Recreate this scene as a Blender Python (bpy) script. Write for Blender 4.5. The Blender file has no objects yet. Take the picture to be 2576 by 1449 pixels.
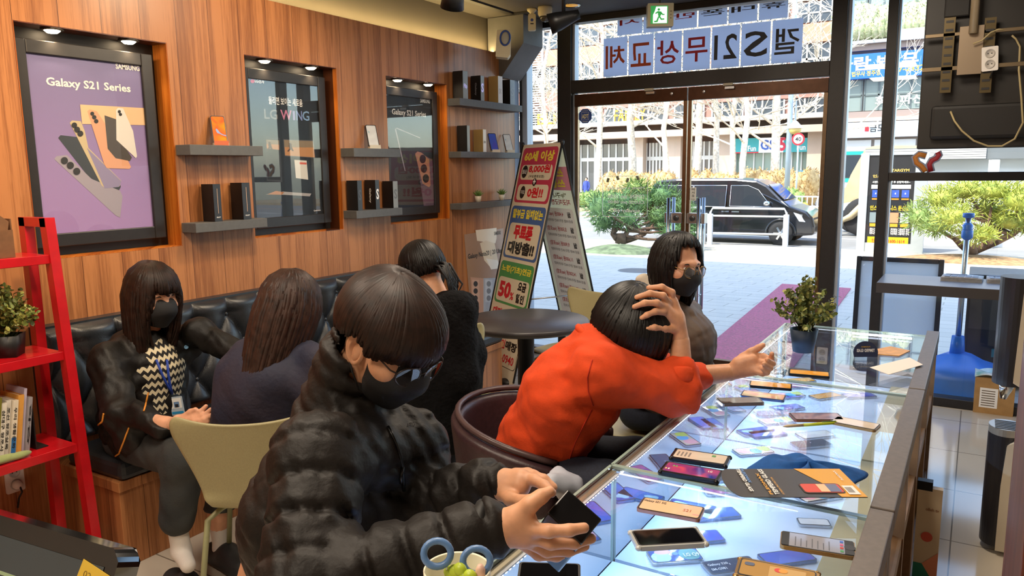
import bpy, math, random, numpy as np
from mathutils import Matrix, Vector, Euler
R_ = math.radians
S = bpy.context.scene
COL = S.collection
random.seed(7)
# ------------------------------------------------------------------ camera
CAM_H = 1.6
cam_d = bpy.data.cameras.new('camera'); cam = bpy.data.objects.new('camera', cam_d); COL.objects.link(cam)
YAW, PITCH, ROLL, FPX = 0.547420, 0.154005, -0.011742, 1919.88
_f = np.array([-math.sin(YAW)*math.cos(PITCH), math.cos(YAW)*math.cos(PITCH), -math.sin(PITCH)])
_r0 = np.array([math.cos(YAW), math.sin(YAW), 0.0]); _u0 = np.cross(_r0, _f)
_r = _r0*math.cos(ROLL)+_u0*math.sin(ROLL); _u = -_r0*math.sin(ROLL)+_u0*math.cos(ROLL)
cam.matrix_world = Matrix(((_r[0], _u[0], -_f[0], 0), (_r[1], _u[1], -_f[1], 0), (_r[2], _u[2], -_f[2], CAM_H), (0, 0, 0, 1)))
cam_d.sensor_fit = 'HORIZONTAL'; cam_d.sensor_width = 36.0; cam_d.lens = 36.0*FPX/2576.0
cam_d.clip_start = 0.05; cam_d.clip_end = 500
S.camera = cam
# ------------------------------------------------------------------ light
S.view_settings.view_transform = 'Standard'; S.view_settings.look = 'None'
S.view_settings.gamma = 1.0; S.view_settings.use_curve_mapping = False
S.view_settings.exposure = 0.62
cy = S.cycles
cy.transparent_max_bounces = 24; cy.max_bounces = 8; cy.diffuse_bounces = 4; cy.glossy_bounces = 4; cy.transmission_bounces = 6
cy.caustics_reflective = False; cy.caustics_refractive = False; cy.sample_clamp_indirect = 6.0; cy.use_denoising = True
world = bpy.data.worlds.new('world'); S.world = world; world.use_nodes = True
wn = world.node_tree.nodes; wl = world.node_tree.links
sky = wn.new('ShaderNodeTexSky'); sky.sky_type = 'NISHITA'; sky.sun_disc = False
sky.sun_elevation = R_(52); sky.sun_rotation = R_(200); sky.air_density = 1.0; sky.dust_density = 1.2
wl.new(sky.outputs[0], wn['Background'].inputs[0]); wn['Background'].inputs[1].default_value = 0.54
sun_d = bpy.data.lights.new('sun', 'SUN'); sun_d.energy = 4.8; sun_d.angle = R_(0.6); sun_d.color = (1.0, 0.93, 0.82)
sun = bpy.data.objects.new('sun', sun_d); COL.objects.link(sun)
SUN_DIR = Vector((0.28, 0.62, -0.95)).normalized()
sun.rotation_euler = SUN_DIR.to_track_quat('-Z', 'Y').to_euler(); sun.location = (0, -3, 9)
def area_lamp(name, loc, size, energy, color, rot=(0, 0, 0), sy=None, spread=None):
    d = bpy.data.lights.new(name, 'AREA'); d.size = size; d.energy = energy; d.color = color
    if sy: d.shape = 'RECTANGLE'; d.size_y = sy
    if spread: d.spread = spread
    o = bpy.data.objects.new(name, d); o.location = loc; o.rotation_euler = rot; COL.objects.link(o); return o
def spot_lamp(name, loc, aim, energy, color, size, blend=.7, r=.05):
    d = bpy.data.lights.new(name, 'SPOT'); d.energy = energy; d.color = color; d.spot_size = R_(size); d.spot_blend = blend; d.shadow_soft_size = r
    o = bpy.data.objects.new(name, d); o.location = loc; o.rotation_euler = (Vector(aim)-Vector(loc)).to_track_quat('-Z', 'Y').to_euler(); COL.objects.link(o); return o
# unseen warm spots added to brighten the upper wall, and the shop's ceiling panel lights (behind and above the camera) and the warm cove strip above the wood panelling
for (x, y) in ((-1.1, -0.3), (-2.3, 0.9), (-1.0, 1.2), (-1.9, 3.3), (-0.5, 3.6)):
    area_lamp('ceiling_panel_lamp', (x, y, 2.76), 0.55, 19, (1.0, 0.84, 0.66))
spot_lamp('added_wall_spot', (-2.2, 1.3, 2.72), (-3.36, 1.2, 2.0), 60, (1.0, .72, .40), 95); spot_lamp('added_wall_spot', (-2.3, 2.75, 2.72), (-3.36, 2.7, 2.0), 38, (1.0, .76, .48), 90)
area_lamp('cove_strip_lamp', (-3.42, 2.6, 2.535), 0.03, 20, (1.0, 0.70, 0.28), rot=(math.pi, 0, 0), sy=5.8)

# ------------------------------------------------------------------ helpers
def px(x, y, d): return np.array([0, 0, CAM_H]) + (_f*FPX+_r*(x-1288)-_u*(y-724.5))/FPX*d      # pixel at a given depth
def at(x, y, axis, val):                                                                       # pixel on an axis plane
    d = _f*FPX+_r*(x-1288)-_u*(y-724.5); c = np.array([0, 0, CAM_H]); return c+d*((val-c[axis])/d[axis])
GX = 5.73
def gz(y): return 0.0 if y < GX else max(-0.66, -0.04*(y-GX))
def gnd(x, y):                                                                                 # pixel on the sloping street
    d = _f*FPX+_r*(x-1288)-_u*(y-724.5); t = (0.04*GX-CAM_H)/(d[2]+0.04*d[1]); p = np.array([0, 0, CAM_H])+d*t
    if p[1] > 22.23: t = (-0.66-CAM_H)/d[2]; p = np.array([0, 0, CAM_H])+d*t
    return p
def lin(c):
    if isinstance(c, str):
        c = c.lstrip('#'); c = [int(c[i:i+2], 16)/255 for i in (0, 2, 4)]
        c = [v/12.92 if v <= .04045 else ((v+.055)/1.055)**2.4 for v in c]
    return (c[0], c[1], c[2], 1.0)
MATS = {}
def M(name, col='#808080', rough=.5, metal=0., spec=.5, noise=None, bump=None, coat=0., emit=None, sheen=0., trans=0., sss=0., col2=None, stretch=(1, 1, 1), aniso=0.):
    """procedural material: noise=(scale, amount) mottles the colour (towards col2), bump=(scale, strength)"""
    if name in MATS: return MATS[name]
    m = bpy.data.materials.new(name); m.use_nodes = True; MATS[name] = m
    nt = m.node_tree; b = nt.nodes['Principled BSDF']; c = lin(col)
    b.inputs['Base Color'].default_value = c; b.inputs['Roughness'].default_value = rough; b.inputs['Metallic'].default_value = metal
    b.inputs['Specular IOR Level'].default_value = spec; b.inputs['Coat Weight'].default_value = coat; b.inputs['Coat Roughness'].default_value = .08
    if sheen: b.inputs['Sheen Weight'].default_value = sheen
    if trans: b.inputs['Transmission Weight'].default_value = trans
    if sss: b.inputs['Subsurface Weight'].default_value = sss; b.inputs['Subsurface Radius'].default_value = (.02, .008, .004); b.inputs['Subsurface Scale'].default_value = .3
    if aniso: b.inputs['Anisotropic'].default_value = aniso
    if emit: b.inputs['Emission Color'].default_value = lin(emit[0]); b.inputs['Emission Strength'].default_value = emit[1]
    tc = None
    def coords(sc):
        nonlocal tc
        if tc is None:
            t = nt.nodes.new('ShaderNodeTexCoord'); mp = nt.nodes.new('ShaderNodeMapping'); mp.inputs['Scale'].default_value = stretch
            nt.links.new(t.outputs['Object'], mp.inputs[0]); tc = mp
        n = nt.nodes.new('ShaderNodeTexNoise'); n.inputs['Scale'].default_value = sc; n.inputs['Detail'].default_value = 4
        nt.links.new(tc.outputs[0], n.inputs['Vector']); return n
    if noise:
        n = coords(noise[0]); mx = nt.nodes.new('ShaderNodeMix'); mx.data_type = 'RGBA'
        a = noise[1]; c2 = lin(col2) if col2 else tuple(min(1, v*(1+a)) for v in c[:3])+(1,)
        c1 = c if col2 else tuple(v*(1-a) for v in c[:3])+(1,)
        mr = nt.nodes.new('ShaderNodeMapRange'); mr.inputs[1].default_value = .35; mr.inputs[2].default_value = .65
        nt.links.new(n.outputs[0], mr.inputs[0]); nt.links.new(mr.outputs[0], mx.inputs[0])
        mx.inputs[6].default_value = c1; mx.inputs[7].default_value = c2; nt.links.new(mx.outputs[2], b.inputs['Base Color'])
    if bump:
        n = coords(bump[0]); bp = nt.nodes.new('ShaderNodeBump'); bp.inputs['Strength'].default_value = bump[1]; bp.inputs['Distance'].default_value = .01
        nt.links.new(n.outputs[0], bp.inputs['Height']); nt.links.new(bp.outputs[0], b.inputs['Normal'])
    return m
def glass(name, tint=(1, 1, 1), f0=.045, rough=0.0):
    """clear sheet: see-through with a mirror reflection that grows at grazing angles"""
    if name in MATS: return MATS[name]
    m = bpy.data.materials.new(name); m.use_nodes = True; MATS[name] = m; nt = m.node_tree; nt.nodes.clear()
    out = nt.nodes.new('ShaderNodeOutputMaterial'); mx = nt.nodes.new('ShaderNodeMixShader'); tr = nt.nodes.new('ShaderNodeBsdfTransparent')
    gl = nt.nodes.new('ShaderNodeBsdfGlossy'); lw = nt.nodes.new('ShaderNodeLayerWeight'); lw.inputs[0].default_value = .5
    pw = nt.nodes.new('ShaderNodeMath'); pw.operation = 'POWER'; pw.inputs[1].default_value = 5
    ma = nt.nodes.new('ShaderNodeMath'); ma.operation = 'MULTIPLY_ADD'; ma.inputs[1].default_value = 1-f0; ma.inputs[2].default_value = f0
    tr.inputs[0].default_value = (*tint, 1); gl.inputs['Roughness'].default_value = rough
    L = nt.links.new
    L(lw.outputs['Facing'], pw.inputs[0]); L(pw.outputs[0], ma.inputs[0]); L(ma.outputs[0], mx.inputs[0]); L(tr.outputs[0], mx.inputs[1]); L(gl.outputs[0], mx.inputs[2]); L(mx.outputs[0], out.inputs[0])
    return m
def frame(o, x, y):
    x = Vector(x).normalized(); y = Vector(y); z = x.cross(y).normalized(); y = z.cross(x)
    m = Matrix((x, y, z)).transposed().to_4x4(); m.translation = Vector(o); return m
def rotz(a, loc=(0, 0, 0)): return Matrix.Translation(Vector(loc)) @ Matrix.Rotation(a, 4, 'Z')
_TX = {}
def text_geo(s, bold=0.0):
    k = (s, bold)
    if k not in _TX:
        c = bpy.data.curves.new('t', 'FONT'); c.body = s; c.offset = bold; c.resolution_u = 2
        o = bpy.data.objects.new('t', c); COL.objects.link(o); bpy.context.view_layer.update()
        m = bpy.data.meshes.new_from_object(o.evaluated_get(bpy.context.evaluated_depsgraph_get()))
        v = np.array([p.co[:2] for p in m.vertices]).reshape(-1, 2); f = [tuple(p.vertices) for p in m.polygons]
        if len(v): lo, hi = v.min(0), v.max(0); v = (v-lo)/np.maximum(hi-lo, 1e-6); asp = (hi-lo)[0]/max((hi-lo)[1], 1e-6)
        else: asp = 1
        bpy.data.objects.remove(o); bpy.data.curves.remove(c); bpy.data.meshes.remove(m); _TX[k] = (v, f, asp)
    return _TX[k]
class MB:
    def __init__(s, X=None): s.v = []; s.f = []; s.mi = []; s.mats = []; s.X = X or Matrix(); s.sm = []
    def mid(s, m):
        if m not in s.mats: s.mats.append(m)
        return s.mats.index(m)
    def add(s, vs, fs, m, smooth=False, X=None):
        X = X or s.X; n = len(s.v); A = np.array(X); vv = np.asarray(vs, float).reshape(-1, 3) @ A[:3, :3].T + A[:3, 3]
        s.v.extend(vv.tolist()); k = s.mid(m); flip = np.linalg.det(A[:3, :3]) < 0
        for f in fs: s.f.append(tuple(n+i for i in (reversed(f) if flip else f))); s.mi.append(k); s.sm.append(smooth)
        return s
    def box(s, c, d, m, R=None):
        x, y, z = (q/2 for q in d); vs = [(sx*x, sy*y, sz*z) for sx in (-1, 1) for sy in (-1, 1) for sz in (-1, 1)]
        vs = [Vector(v) for v in vs]
        if R is not None: vs = [R @ v for v in vs]
        vs = [v+Vector(c) for v in vs]
        return s.add(vs, [(0, 1, 3, 2), (4, 6, 7, 5), (0, 4, 5, 1), (2, 3, 7, 6), (0, 2, 6, 4), (1, 5, 7, 3)], m)
    def bb(s, lo, hi, m): return s.box([(a+b)/2 for a, b in zip(lo, hi)], [abs(b-a) for a, b in zip(lo, hi)], m)
    def bar(s, a, b, w, t, m, up=(0, 0, 1)):
        a, b = Vector(a), Vector(b); d = (b-a); L = d.length; d.normalize(); u = Vector(up)
        if abs(d.dot(u)) > .99: u = Vector((1, 0, 0))
        x = d.cross(u).normalized(); u = x.cross(d); Rm = Matrix((x, d, u)).transposed()
        return s.box((a+b)/2, (w, L, t), m, Rm)
    def tube(s, pts, r, m, n=8, closed=False, cap=True, flat=None):
        P = [Vector(p) for p in pts]; N = len(P); rs = r if hasattr(r, '__len__') else [r]*N; vs = []; pu = None
        for i in range(N):
            t = (P[(i+1) % N]-P[i-1]) if closed else (P[min(i+1, N-1)]-P[max(i-1, 0)])
            if t.length < 1e-9: t = Vector((0, 0, 1))
            t.normalize()
            if pu is None:
                pu = Vector((0, 0, 1)) if abs(t.z) < .9 else Vector((1, 0, 0))
            x = t.cross(pu)
            if x.length < 1e-6: x = t.orthogonal()
            x.normalize(); u = x.cross(t); pu = u
            for k in range(n):
                a = 2*math.pi*k/n; vs.append(P[i]+(x*math.cos(a)*(flat or 1)+u*math.sin(a))*rs[i])
        fs = []
        for i in range(N if closed else N-1):
            j = (i+1) % N
            for k in range(n): fs.append((i*n+k, i*n+(k+1) % n, j*n+(k+1) % n, j*n+k))
        if cap and not closed: fs.append(tuple(range(n))[::-1]); fs.append(tuple((N-1)*n+k for k in range(n)))
        return s.add(vs, fs, m, True)
    def lathe(s, prof, m, n=24, c=(0, 0, 0), ax=None):
        vs = []; fs = []; N = len(prof); c = Vector(c)
        Rm = Vector(ax).to_track_quat('Z', 'Y').to_matrix() if ax else Matrix.Identity(3)
        for (r, z) in prof:
            for k in range(n): a = 2*math.pi*k/n; vs.append(c+Rm @ Vector((r*math.cos(a), r*math.sin(a), z)))
        for i in range(N-1):
            for k in range(n): fs.append((i*n+k, i*n+(k+1) % n, (i+1)*n+(k+1) % n, (i+1)*n+k))
        if prof[0][0] > 1e-5: fs.append(tuple(range(n))[::-1])
        if prof[-1][0] > 1e-5: fs.append(tuple((N-1)*n+k for k in range(n)))
        return s.add(vs, fs, m, True)
    def ell(s, c, r, m, n=12, R=None):
        c = Vector(c); r = r if hasattr(r, '__len__') else (r, r, r); vs = []; fs = []; k2 = n*2
        for i in range(n+1):
            t = math.pi*i/n
            for j in range(k2):
                a = math.pi*j/n; v = Vector((r[0]*math.sin(t)*math.cos(a), r[1]*math.sin(t)*math.sin(a), -r[2]*math.cos(t)))
                vs.append(c+(R @ v if R is not None else v))
        for i in range(n):
            for j in range(k2): fs.append((i*k2+j, i*k2+(j+1) % k2, (i+1)*k2+(j+1) % k2, (i+1)*k2+j))
        return s.add(vs, fs, m, True)
    def prism(s, poly, z0, z1, m, X=None, m_side=None):
        n = len(poly); vs = [(p[0], p[1], z0) for p in poly]+[(p[0], p[1], z1) for p in poly]
        A = sum(poly[i][0]*poly[(i+1) % n][1]-poly[(i+1) % n][0]*poly[i][1] for i in range(n))
        if A < 0: vs = [(p[0], p[1], z0) for p in poly[::-1]]+[(p[0], p[1], z1) for p in poly[::-1]]
        s.add(vs, [tuple(range(n))[::-1], tuple(range(n, 2*n))], m, X=X)
        return s.add(vs, [(i, (i+1) % n, n+(i+1) % n, n+i) for i in range(n)], m_side or m, X=X)
    def poly(s, pts, m, X=None): return s.add([(p[0], p[1], p[2] if len(p) > 2 else 0) for p in pts], [tuple(range(len(pts)))], m, X=X)
    def rect(s, x0, y0, x1, y1, m, z=0): return s.poly([(x0, y0, z), (x1, y0, z), (x1, y1, z), (x0, y1, z)], m)
    def text(s, t, x, y, w, h, m, z=0, bold=0.0, mirror=False, fit=True, rot=0, sk=0):
        """lettering in the local xy plane filling the box (x, y, w, h); fit=False keeps its proportion inside the width"""
        v, f, asp = text_geo(t, bold)
        if not fit: h2 = min(h, w/asp); w2 = h2*asp; x, y, w, h = x, y+(h-h2)/2, w2, h2
        p = []
        for a, b in v:
            if mirror: a = 1-a
            qx, qy = a*w+sk*b, b*h
            if rot: c_, s_ = math.cos(rot), math.sin(rot); qx, qy = qx*c_-qy*s_, qx*s_+qy*c_
            p.append((x+qx, y+qy, z))
        return s.add(p, [fx[::-1] for fx in f] if mirror else f, m)
    def grid(s, fn, nu, nv, m, cu=False, cv=False, smooth=True):
        vs = [fn(i/(nu if cu else nu-1), j/(nv if cv else nv-1)) for i in range(nu) for j in range(nv)]; fs = []
        for i in range(nu if cu else nu-1):
            for j in range(nv if cv else nv-1):
                a, b = (i+1) % nu, (j+1) % nv; fs.append((i*nv+j, a*nv+j, a*nv+b, i*nv+b))
        return s.add(vs, fs, m, smooth)
    def build(s, name, parent=None, smooth=None, bev=0, solid=0, sub=0, kind=None, label=None):
        me = bpy.data.meshes.new(name); me.from_pydata([tuple(v) for v in s.v], [], s.f)
        for m in s.mats: me.materials.append(m)
        me.polygons.foreach_set('material_index', s.mi); me.polygons.foreach_set('use_smooth', s.sm if smooth is None else [smooth]*len(s.f)); me.update()
        return link(name, me, parent, bev, solid, sub, kind, label)
def link(name, me, parent=None, bev=0, solid=0, sub=0, kind=None, label=None):
    o = bpy.data.objects.new(name, me); COL.objects.link(o)
    if parent is not None:
        o.parent = parent
        if parent.type == 'EMPTY': o.matrix_parent_inverse = Matrix.Translation(-parent.location)
    if solid: q = o.modifiers.new('s', 'SOLIDIFY'); q.thickness = solid; q.offset = 0
    if bev: q = o.modifiers.new('b', 'BEVEL'); q.width = bev; q.segments = 2; q.limit_method = 'ANGLE'
    if sub: q = o.modifiers.new('u', 'SUBSURF'); q.levels = sub; q.render_levels = sub
    if kind: o['kind'] = kind
    if label: o['label'] = label
    return o
def T(name, label, cat, loc=(0, 0, 0), group=None):
    o = bpy.data.objects.new(name, None); COL.objects.link(o); o.location = loc; o.empty_display_size = .1; return tag(o, label, cat, group)
def tag(o, label, cat, group=None):
    o['label'] = label; o['category'] = cat
    if group: o['group'] = group
    return o
def dup(root, loc=None, rz=None, label=None, group=None):
    """copy of a thing with copies of its parts and sub-parts"""
    def cp(o, par):
        c = o.copy(); COL.objects.link(c)
        if par is not None: c.parent = par
        for ch in list(o.children): cp(ch, c)
        return c
    r = cp(root, None)
    if loc is not None: r.location = loc
    if rz is not None: r.rotation_euler = (0, 0, rz)
    if label: r['label'] = label
    if group: r['group'] = group
    return r
def rrect(w, h, r, n=4, cx=0, cy=0):
    p = []
    for (sx, sy, a0) in ((1, 1, 0), (-1, 1, 90), (-1, -1, 180), (1, -1, 270)):
        for i in range(n+1):
            a = R_(a0+90*i/n); p.append((cx+sx*(w/2-r)+r*math.cos(a), cy+sy*(h/2-r)+r*math.sin(a)))
    return p
def circ(cx, cy, rx, ry=None, n=20): return [(cx+rx*math.cos(2*math.pi*i/n), cy+(ry or rx)*math.sin(2*math.pi*i/n)) for i in range(n)]
WHITE = M('white_print', '#f2f0ec', .6); BLACK = M('black_print', '#141416', .5); RED = M('red_print', '#d01c2c', .55)
# ------------------------------------------------------------------ shell of the shop
WX, PXW, CEIL = -3.36, -3.47, 2.8
def wood_mat(name, dark, mid, light, seam=.186, axis='Y', rough=.34):
    m = bpy.data.materials.new(name); m.use_nodes = True; MATS[name] = m; nt = m.node_tree; N = nt.nodes.new; L = nt.links.new; b = nt.nodes['Principled BSDF']
    t = N('ShaderNodeTexCoord'); sp = N('ShaderNodeSeparateXYZ'); L(t.outputs['Object'], sp.inputs[0])
    ad = N('ShaderNodeMath'); ad.operation = 'ADD'
    if axis == 'Y': L(sp.outputs[1], ad.inputs[0]); L(sp.outputs[0], ad.inputs[1])
    else: L(sp.outputs[2], ad.inputs[0]); ad.inputs[1].default_value = 0
    run = sp.outputs[2] if axis == 'Y' else sp.outputs[1]
    fl = N('ShaderNodeMath'); fl.operation = 'DIVIDE'; L(ad.outputs[0], fl.inputs[0]); fl.inputs[1].default_value = seam
    fo = N('ShaderNodeMath'); fo.operation = 'FLOOR'; L(fl.outputs[0], fo.inputs[0])
    fr = N('ShaderNodeMath'); fr.operation = 'FRACT'; L(fl.outputs[0], fr.inputs[0])
    cb = N('ShaderNodeCombineXYZ'); L(ad.outputs[0], cb.inputs[0]); L(run, cb.inputs[1]); L(fo.outputs[0], cb.inputs[2])
    def ns(sc, det, rgh=.55):
        mp = N('ShaderNodeMapping'); mp.inputs['Scale'].default_value = sc; L(cb.outputs[0], mp.inputs[0])
        n = N('ShaderNodeTexNoise'); n.inputs['Scale'].default_value = 1; n.inputs['Detail'].default_value = det; n.inputs['Roughness'].default_value = rgh; L(mp.outputs[0], n.inputs['Vector']); return n
    a = ns((16, .45, 3.1), 3); c = ns((120, 2.6, 3.1), 3); e = ns((420, 14, 1), 2)
    s1 = N('ShaderNodeMath'); s1.operation = 'MULTIPLY_ADD'; L(c.outputs[0], s1.inputs[0]); s1.inputs[1].default_value = .55; L(a.outputs[0], s1.inputs[2])
    s2 = N('ShaderNodeMath'); s2.operation = 'MULTIPLY_ADD'; L(e.outputs[0], s2.inputs[0]); s2.inputs[1].default_value = .3; L(s1.outputs[0], s2.inputs[2])
    r = N('ShaderNodeValToRGB'); L(s2.outputs[0], r.inputs[0]); el = r.color_ramp.elements
    el[0].position = .70; el[0].color = lin(dark); el[1].position = 1.12 if False else 1.0; el[1].color = lin(light); q = el.new(.86); q.color = lin(mid)
    g = N('ShaderNodeMath'); g.operation = 'LESS_THAN'; L(fr.outputs[0], g.inputs[0]); g.inputs[1].default_value = .013
    mx = N('ShaderNodeMix'); mx.data_type = 'RGBA'; L(g.outputs[0], mx.inputs[0]); L(r.outputs[0], mx.inputs[6]); mx.inputs[7].default_value = lin('#4a2512'); L(mx.outputs[2], b.inputs['Base Color'])
    b.inputs['Roughness'].default_value = rough; b.inputs['Specular IOR Level'].default_value = .35
    return m
WOOD = wood_mat('walnut_laminate', '#82502f', '#9a633c', '#b3784b')
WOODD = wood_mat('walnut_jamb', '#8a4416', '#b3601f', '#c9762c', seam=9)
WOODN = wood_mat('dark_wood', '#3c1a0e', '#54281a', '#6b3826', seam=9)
WOODR = wood_mat('rail_wood', '#5b4a3d', '#7d6a58', '#94806a', seam=9)
def floor_mat():
    m = bpy.data.materials.new('cream_floor_tile'); m.use_nodes = True; nt = m.node_tree; N = nt.nodes.new; L = nt.links.new; b = nt.nodes['Principled BSDF']
    t = N('ShaderNodeTexCoord'); br = N('ShaderNodeTexBrick'); br.offset = 0; L(t.outputs['Object'], br.inputs['Vector'])
    for k, v in (('Scale', 1), ('Brick Width', .6), ('Row Height', .6), ('Mortar Size', .003), ('Mortar Smooth', 0)): br.inputs[k].default_value = v
    br.inputs['Color1'].default_value = lin('#cfc6b6'); br.inputs['Color2'].default_value = lin('#c9bfae'); br.inputs['Mortar'].default_value = lin('#7c7468')
    L(br.outputs[0], b.inputs['Base Color']); b.inputs['Roughness'].default_value = .10; b.inputs['Specular IOR Level'].default_value = .6; return m
GREYW = M('grey_paint', '#5a544c', .7, noise=(3, .05)); CEILM = M('ceiling_paint', '#4e4a44', .75, noise=(2, .04)); GREYP = M('grey_shelf_laminate', '#5b5a59', .55, noise=(40, .06))
FRAME = M('black_frame_paint', '#221f1f', .42, noise=(30, .1)); ALU = M('brushed_steel', '#b9bcc0', .28, 1.0, noise=(60, .06), stretch=(1, 1, .05)); BRONZE = M('bronze_metal', '#4a3326', .3, .75, noise=(20, .12))
LBLUE = M('light_aluminium', '#a9b3c2', .4, .1, noise=(12, .03)); PANE = glass('window_glass', (.97, .99, .98), .035)
def st(o): o['kind'] = 'structure'; return o
fb = MB(); fb.bb((-3.5, -1.6, -.1), (1.6, 5.66, 0), floor_mat()); st(fb.build('floor'))
ceil = MB(); ceil.bb((-3.7, -1.6, CEIL), (1.7, 5.85, CEIL+.15), CEILM)
st(ceil.build('ceiling'))
tr = MB()
for (a, b, w) in (((-3.2, 2.0), (-3.2, 5.3), .05), ((-3.2, 5.3), (-2.95, 5.3), .05), ((-1.72, 2.9), (-1.72, 5.2), .07)):
    tr.bar((a[0], a[1], CEIL-.006), (b[0], b[1], CEIL-.006), w, .012, M('ceiling_trim_dark', '#2c2926', .5))
st(tr.build('trim_1'))
NZ0, NZ1 = 1.244, 2.216
NY = [(1.688, 2.376), (2.824, 3.511), (3.958, 4.634)]
wl_ = MB(); y0, y1 = -1.5, 5.585
wl_.bb((WX-.11, y0, 0), (WX, y1, NZ0), WOOD); wl_.bb((WX-.11, y0, NZ1), (WX, y1, 2.52), WOOD)
e = y0
for (a, b) in NY+[(y1, y1)]:
    wl_.bb((WX-.11, e, NZ0), (WX, a, NZ1), WOOD); e = b
st(wl_.build('wall_left'))
nb = MB()
for (a, b) in NY:
    nb.bb((WX-.115, a-.002, NZ0-.002), (WX-.108, b+.002, NZ1+.002), M('niche_back_black', '#211d1a', .5))
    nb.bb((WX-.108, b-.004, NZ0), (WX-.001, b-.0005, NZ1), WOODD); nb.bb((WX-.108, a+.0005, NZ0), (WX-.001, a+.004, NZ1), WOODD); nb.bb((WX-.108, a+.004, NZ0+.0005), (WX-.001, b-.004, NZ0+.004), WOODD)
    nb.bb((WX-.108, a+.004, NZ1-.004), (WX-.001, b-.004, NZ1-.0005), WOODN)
st(nb.build('trim_2'))
gw = MB(); gw.bb((-3.75, -1.6, 0), (WX-.116, 5.83, CEIL), GREYW); gw.bb((WX-.116, 5.586, 0), (-3.36, 5.66, CEIL), M('pillar_daylight_blue', '#8d9bb0', .5)); st(gw.build('wall_front_left'))  # grey pillar end coloured light blue, with the daylight put into its paint
rw = MB(); rw.bb((1.6, -1.6, 0), (1.7, 5.85, CEIL), M('white_wall_paint', '#cfc8bd', .7)); st(rw.build('wall_right'))
bw = MB(); bw.bb((-3.6, -1.7, 0), (1.7, -1.6, CEIL), M('white_wall_paint')); st(bw.build('wall_back'))
# boxed duct in the corner, with the splayed underside
dx = MB(frame((-3.46, 5.35, 0), (1, 0, 0), (0, 0, 1)))
dx.prism([(0, 2.37), (.12, 2.33), (.33, 2.58), (.33, CEIL-.004), (0, CEIL-.004)], -.31, 0, M('duct_grey', '#6d6c6b', .6, noise=(20, .04)))
st(dx.build('pillar_1'))
# ------------------------------------------------------------------ glass front
FY0, FY1 = 5.69, 5.79
gf = MB()
def fbar(x0, x1, z0, z1, m=FRAME, a=FY0, b=FY1): gf.bb((x0, a, z0), (x1, b, z1), m)
ZM1, ZM0 = at(2400, 433, 1, GX)[2], at(2400, 454.5, 1, GX)[2]
fbar(-3.012, -2.888, 0, CEIL); fbar(-2.888, -.925, 2.205, 2.305); fbar(-.925, -.828, 0, CEIL); fbar(-.585, -.523, 0, CEIL); fbar(-.523, 1.6, ZM0, ZM1)
fbar(-.523, 1.6, .775, .845); fbar(-.828, 1.6, 0, .06); fbar(-3.30, -3.012, 0, .06); fbar(-3.30, -3.012, CEIL-.06, CEIL-.002); fbar(-2.888, -.925, CEIL-.05, CEIL-.002); fbar(-.828, 1.6, CEIL-.05, CEIL-.002)
fbar(-3.36, -3.30, 0, CEIL-.002, LBLUE); fbar(-3.36, -3.345, 0, CEIL-.002, BLACK, 5.665, 5.69)
fbar(-.828, -.805, .06, CEIL, LBLUE, 5.715, 5.80); fbar(-.523, -.508, .06, CEIL-.05, LBLUE, 5.715, 5.79); fbar(-2.888, -2.865, 2.305, CEIL-.05, LBLUE, 5.715, 5.79)
fbar(-2.888, -2.872, 0, 2.205, LBLUE, 5.73, 5.79)
st(gf.build('window_1', bev=.003))
def pane(x0, x1, z0, z1, n):
    p = MB(); p.bb((x0, 5.742, z0), (x1, 5.750, z1), PANE); st(p.build('window_%d' % n))
pane(-3.30, -3.012, .06, 2.74, 2); pane(-2.865, -.925, 2.305, 2.75, 3); pane(-.805, -.585, .06, 2.75, 4); pane(-.508, 1.6, ZM1, 2.75, 5); pane(-.508, 1.6, .845, ZM0, 6); pane(-.508, 1.6, .06, .775, 7)
# doors: two framed glass leaves with long pull bars
XS = at(1727, 420, 1, GX)[0]
def door(x0, x1, inner, n):
    d = MB(); zt, zh = 2.195, 2.10
    d.bb((x0, 5.715, zh), (x1, 5.765, zt), BRONZE); d.bb((x0, 5.715, .01), (x1, 5.765, .13), BRONZE)
    d.bb((x0, 5.722, .13), (x0+.028, 5.758, zh), M('bronze_stile', '#7a6550', .25, .85, noise=(30, .1))); d.bb((x1-.028, 5.722, .13), (x1, 5.758, zh), M('bronze_stile'))
    o = st(d.build('door_%d' % n, bev=.002))
    g = MB(); g.bb((x0+.028, 5.737, .13), (x1-.028, 5.744, zh), PANE); g.build('glass_pane', o)
    s = -1 if inner > (x0+x1)/2 else 1
    h = MB(); hx = inner+s*.115
    for yy in (5.68, 5.80):
        h.tube([(hx, yy, .95-.45), (hx, yy, .95+.42)], .0135, ALU, 12)
        for zz in (.62, 1.25): h.tube([(hx, yy, zz), (hx, 5.74, zz)], .007, ALU, 8)
    h.build('door_handle', o, label='pair of tubular steel pull bars')
    k = MB(); k.bb((inner+s*.015, 5.70, 1.175), (inner+s*.155, 5.78, 1.255), ALU); k.lathe([(.022, 0), (.022, .012), (.012, .014)], M('dark_steel', '#5a5c60', .3, .9), 16, (inner+s*.06, 5.70, 1.215), (0, -1, 0))
    k.build('lock_case', o, bev=.004)
    c = MB(); cx = inner+s*.30; c.bb((cx-.035, 5.70, 2.185), (cx+.035, 5.72, 2.215), M('pale_plastic', '#c9c3ae', .5)); c.bb((cx-.02, 5.69, 2.16), (cx+.05, 5.715, 2.18), ALU)
    c.lathe([(.012, 0), (.012, .008)], ALU, 12, (inner+s*.12, 5.715, 2.155), (0, -1, 0)); c.build('latch', o, bev=.002); return o
door(-2.868, XS-.004, XS-.004, 1); door(XS+.004, -.93, XS+.004, 2)
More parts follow.
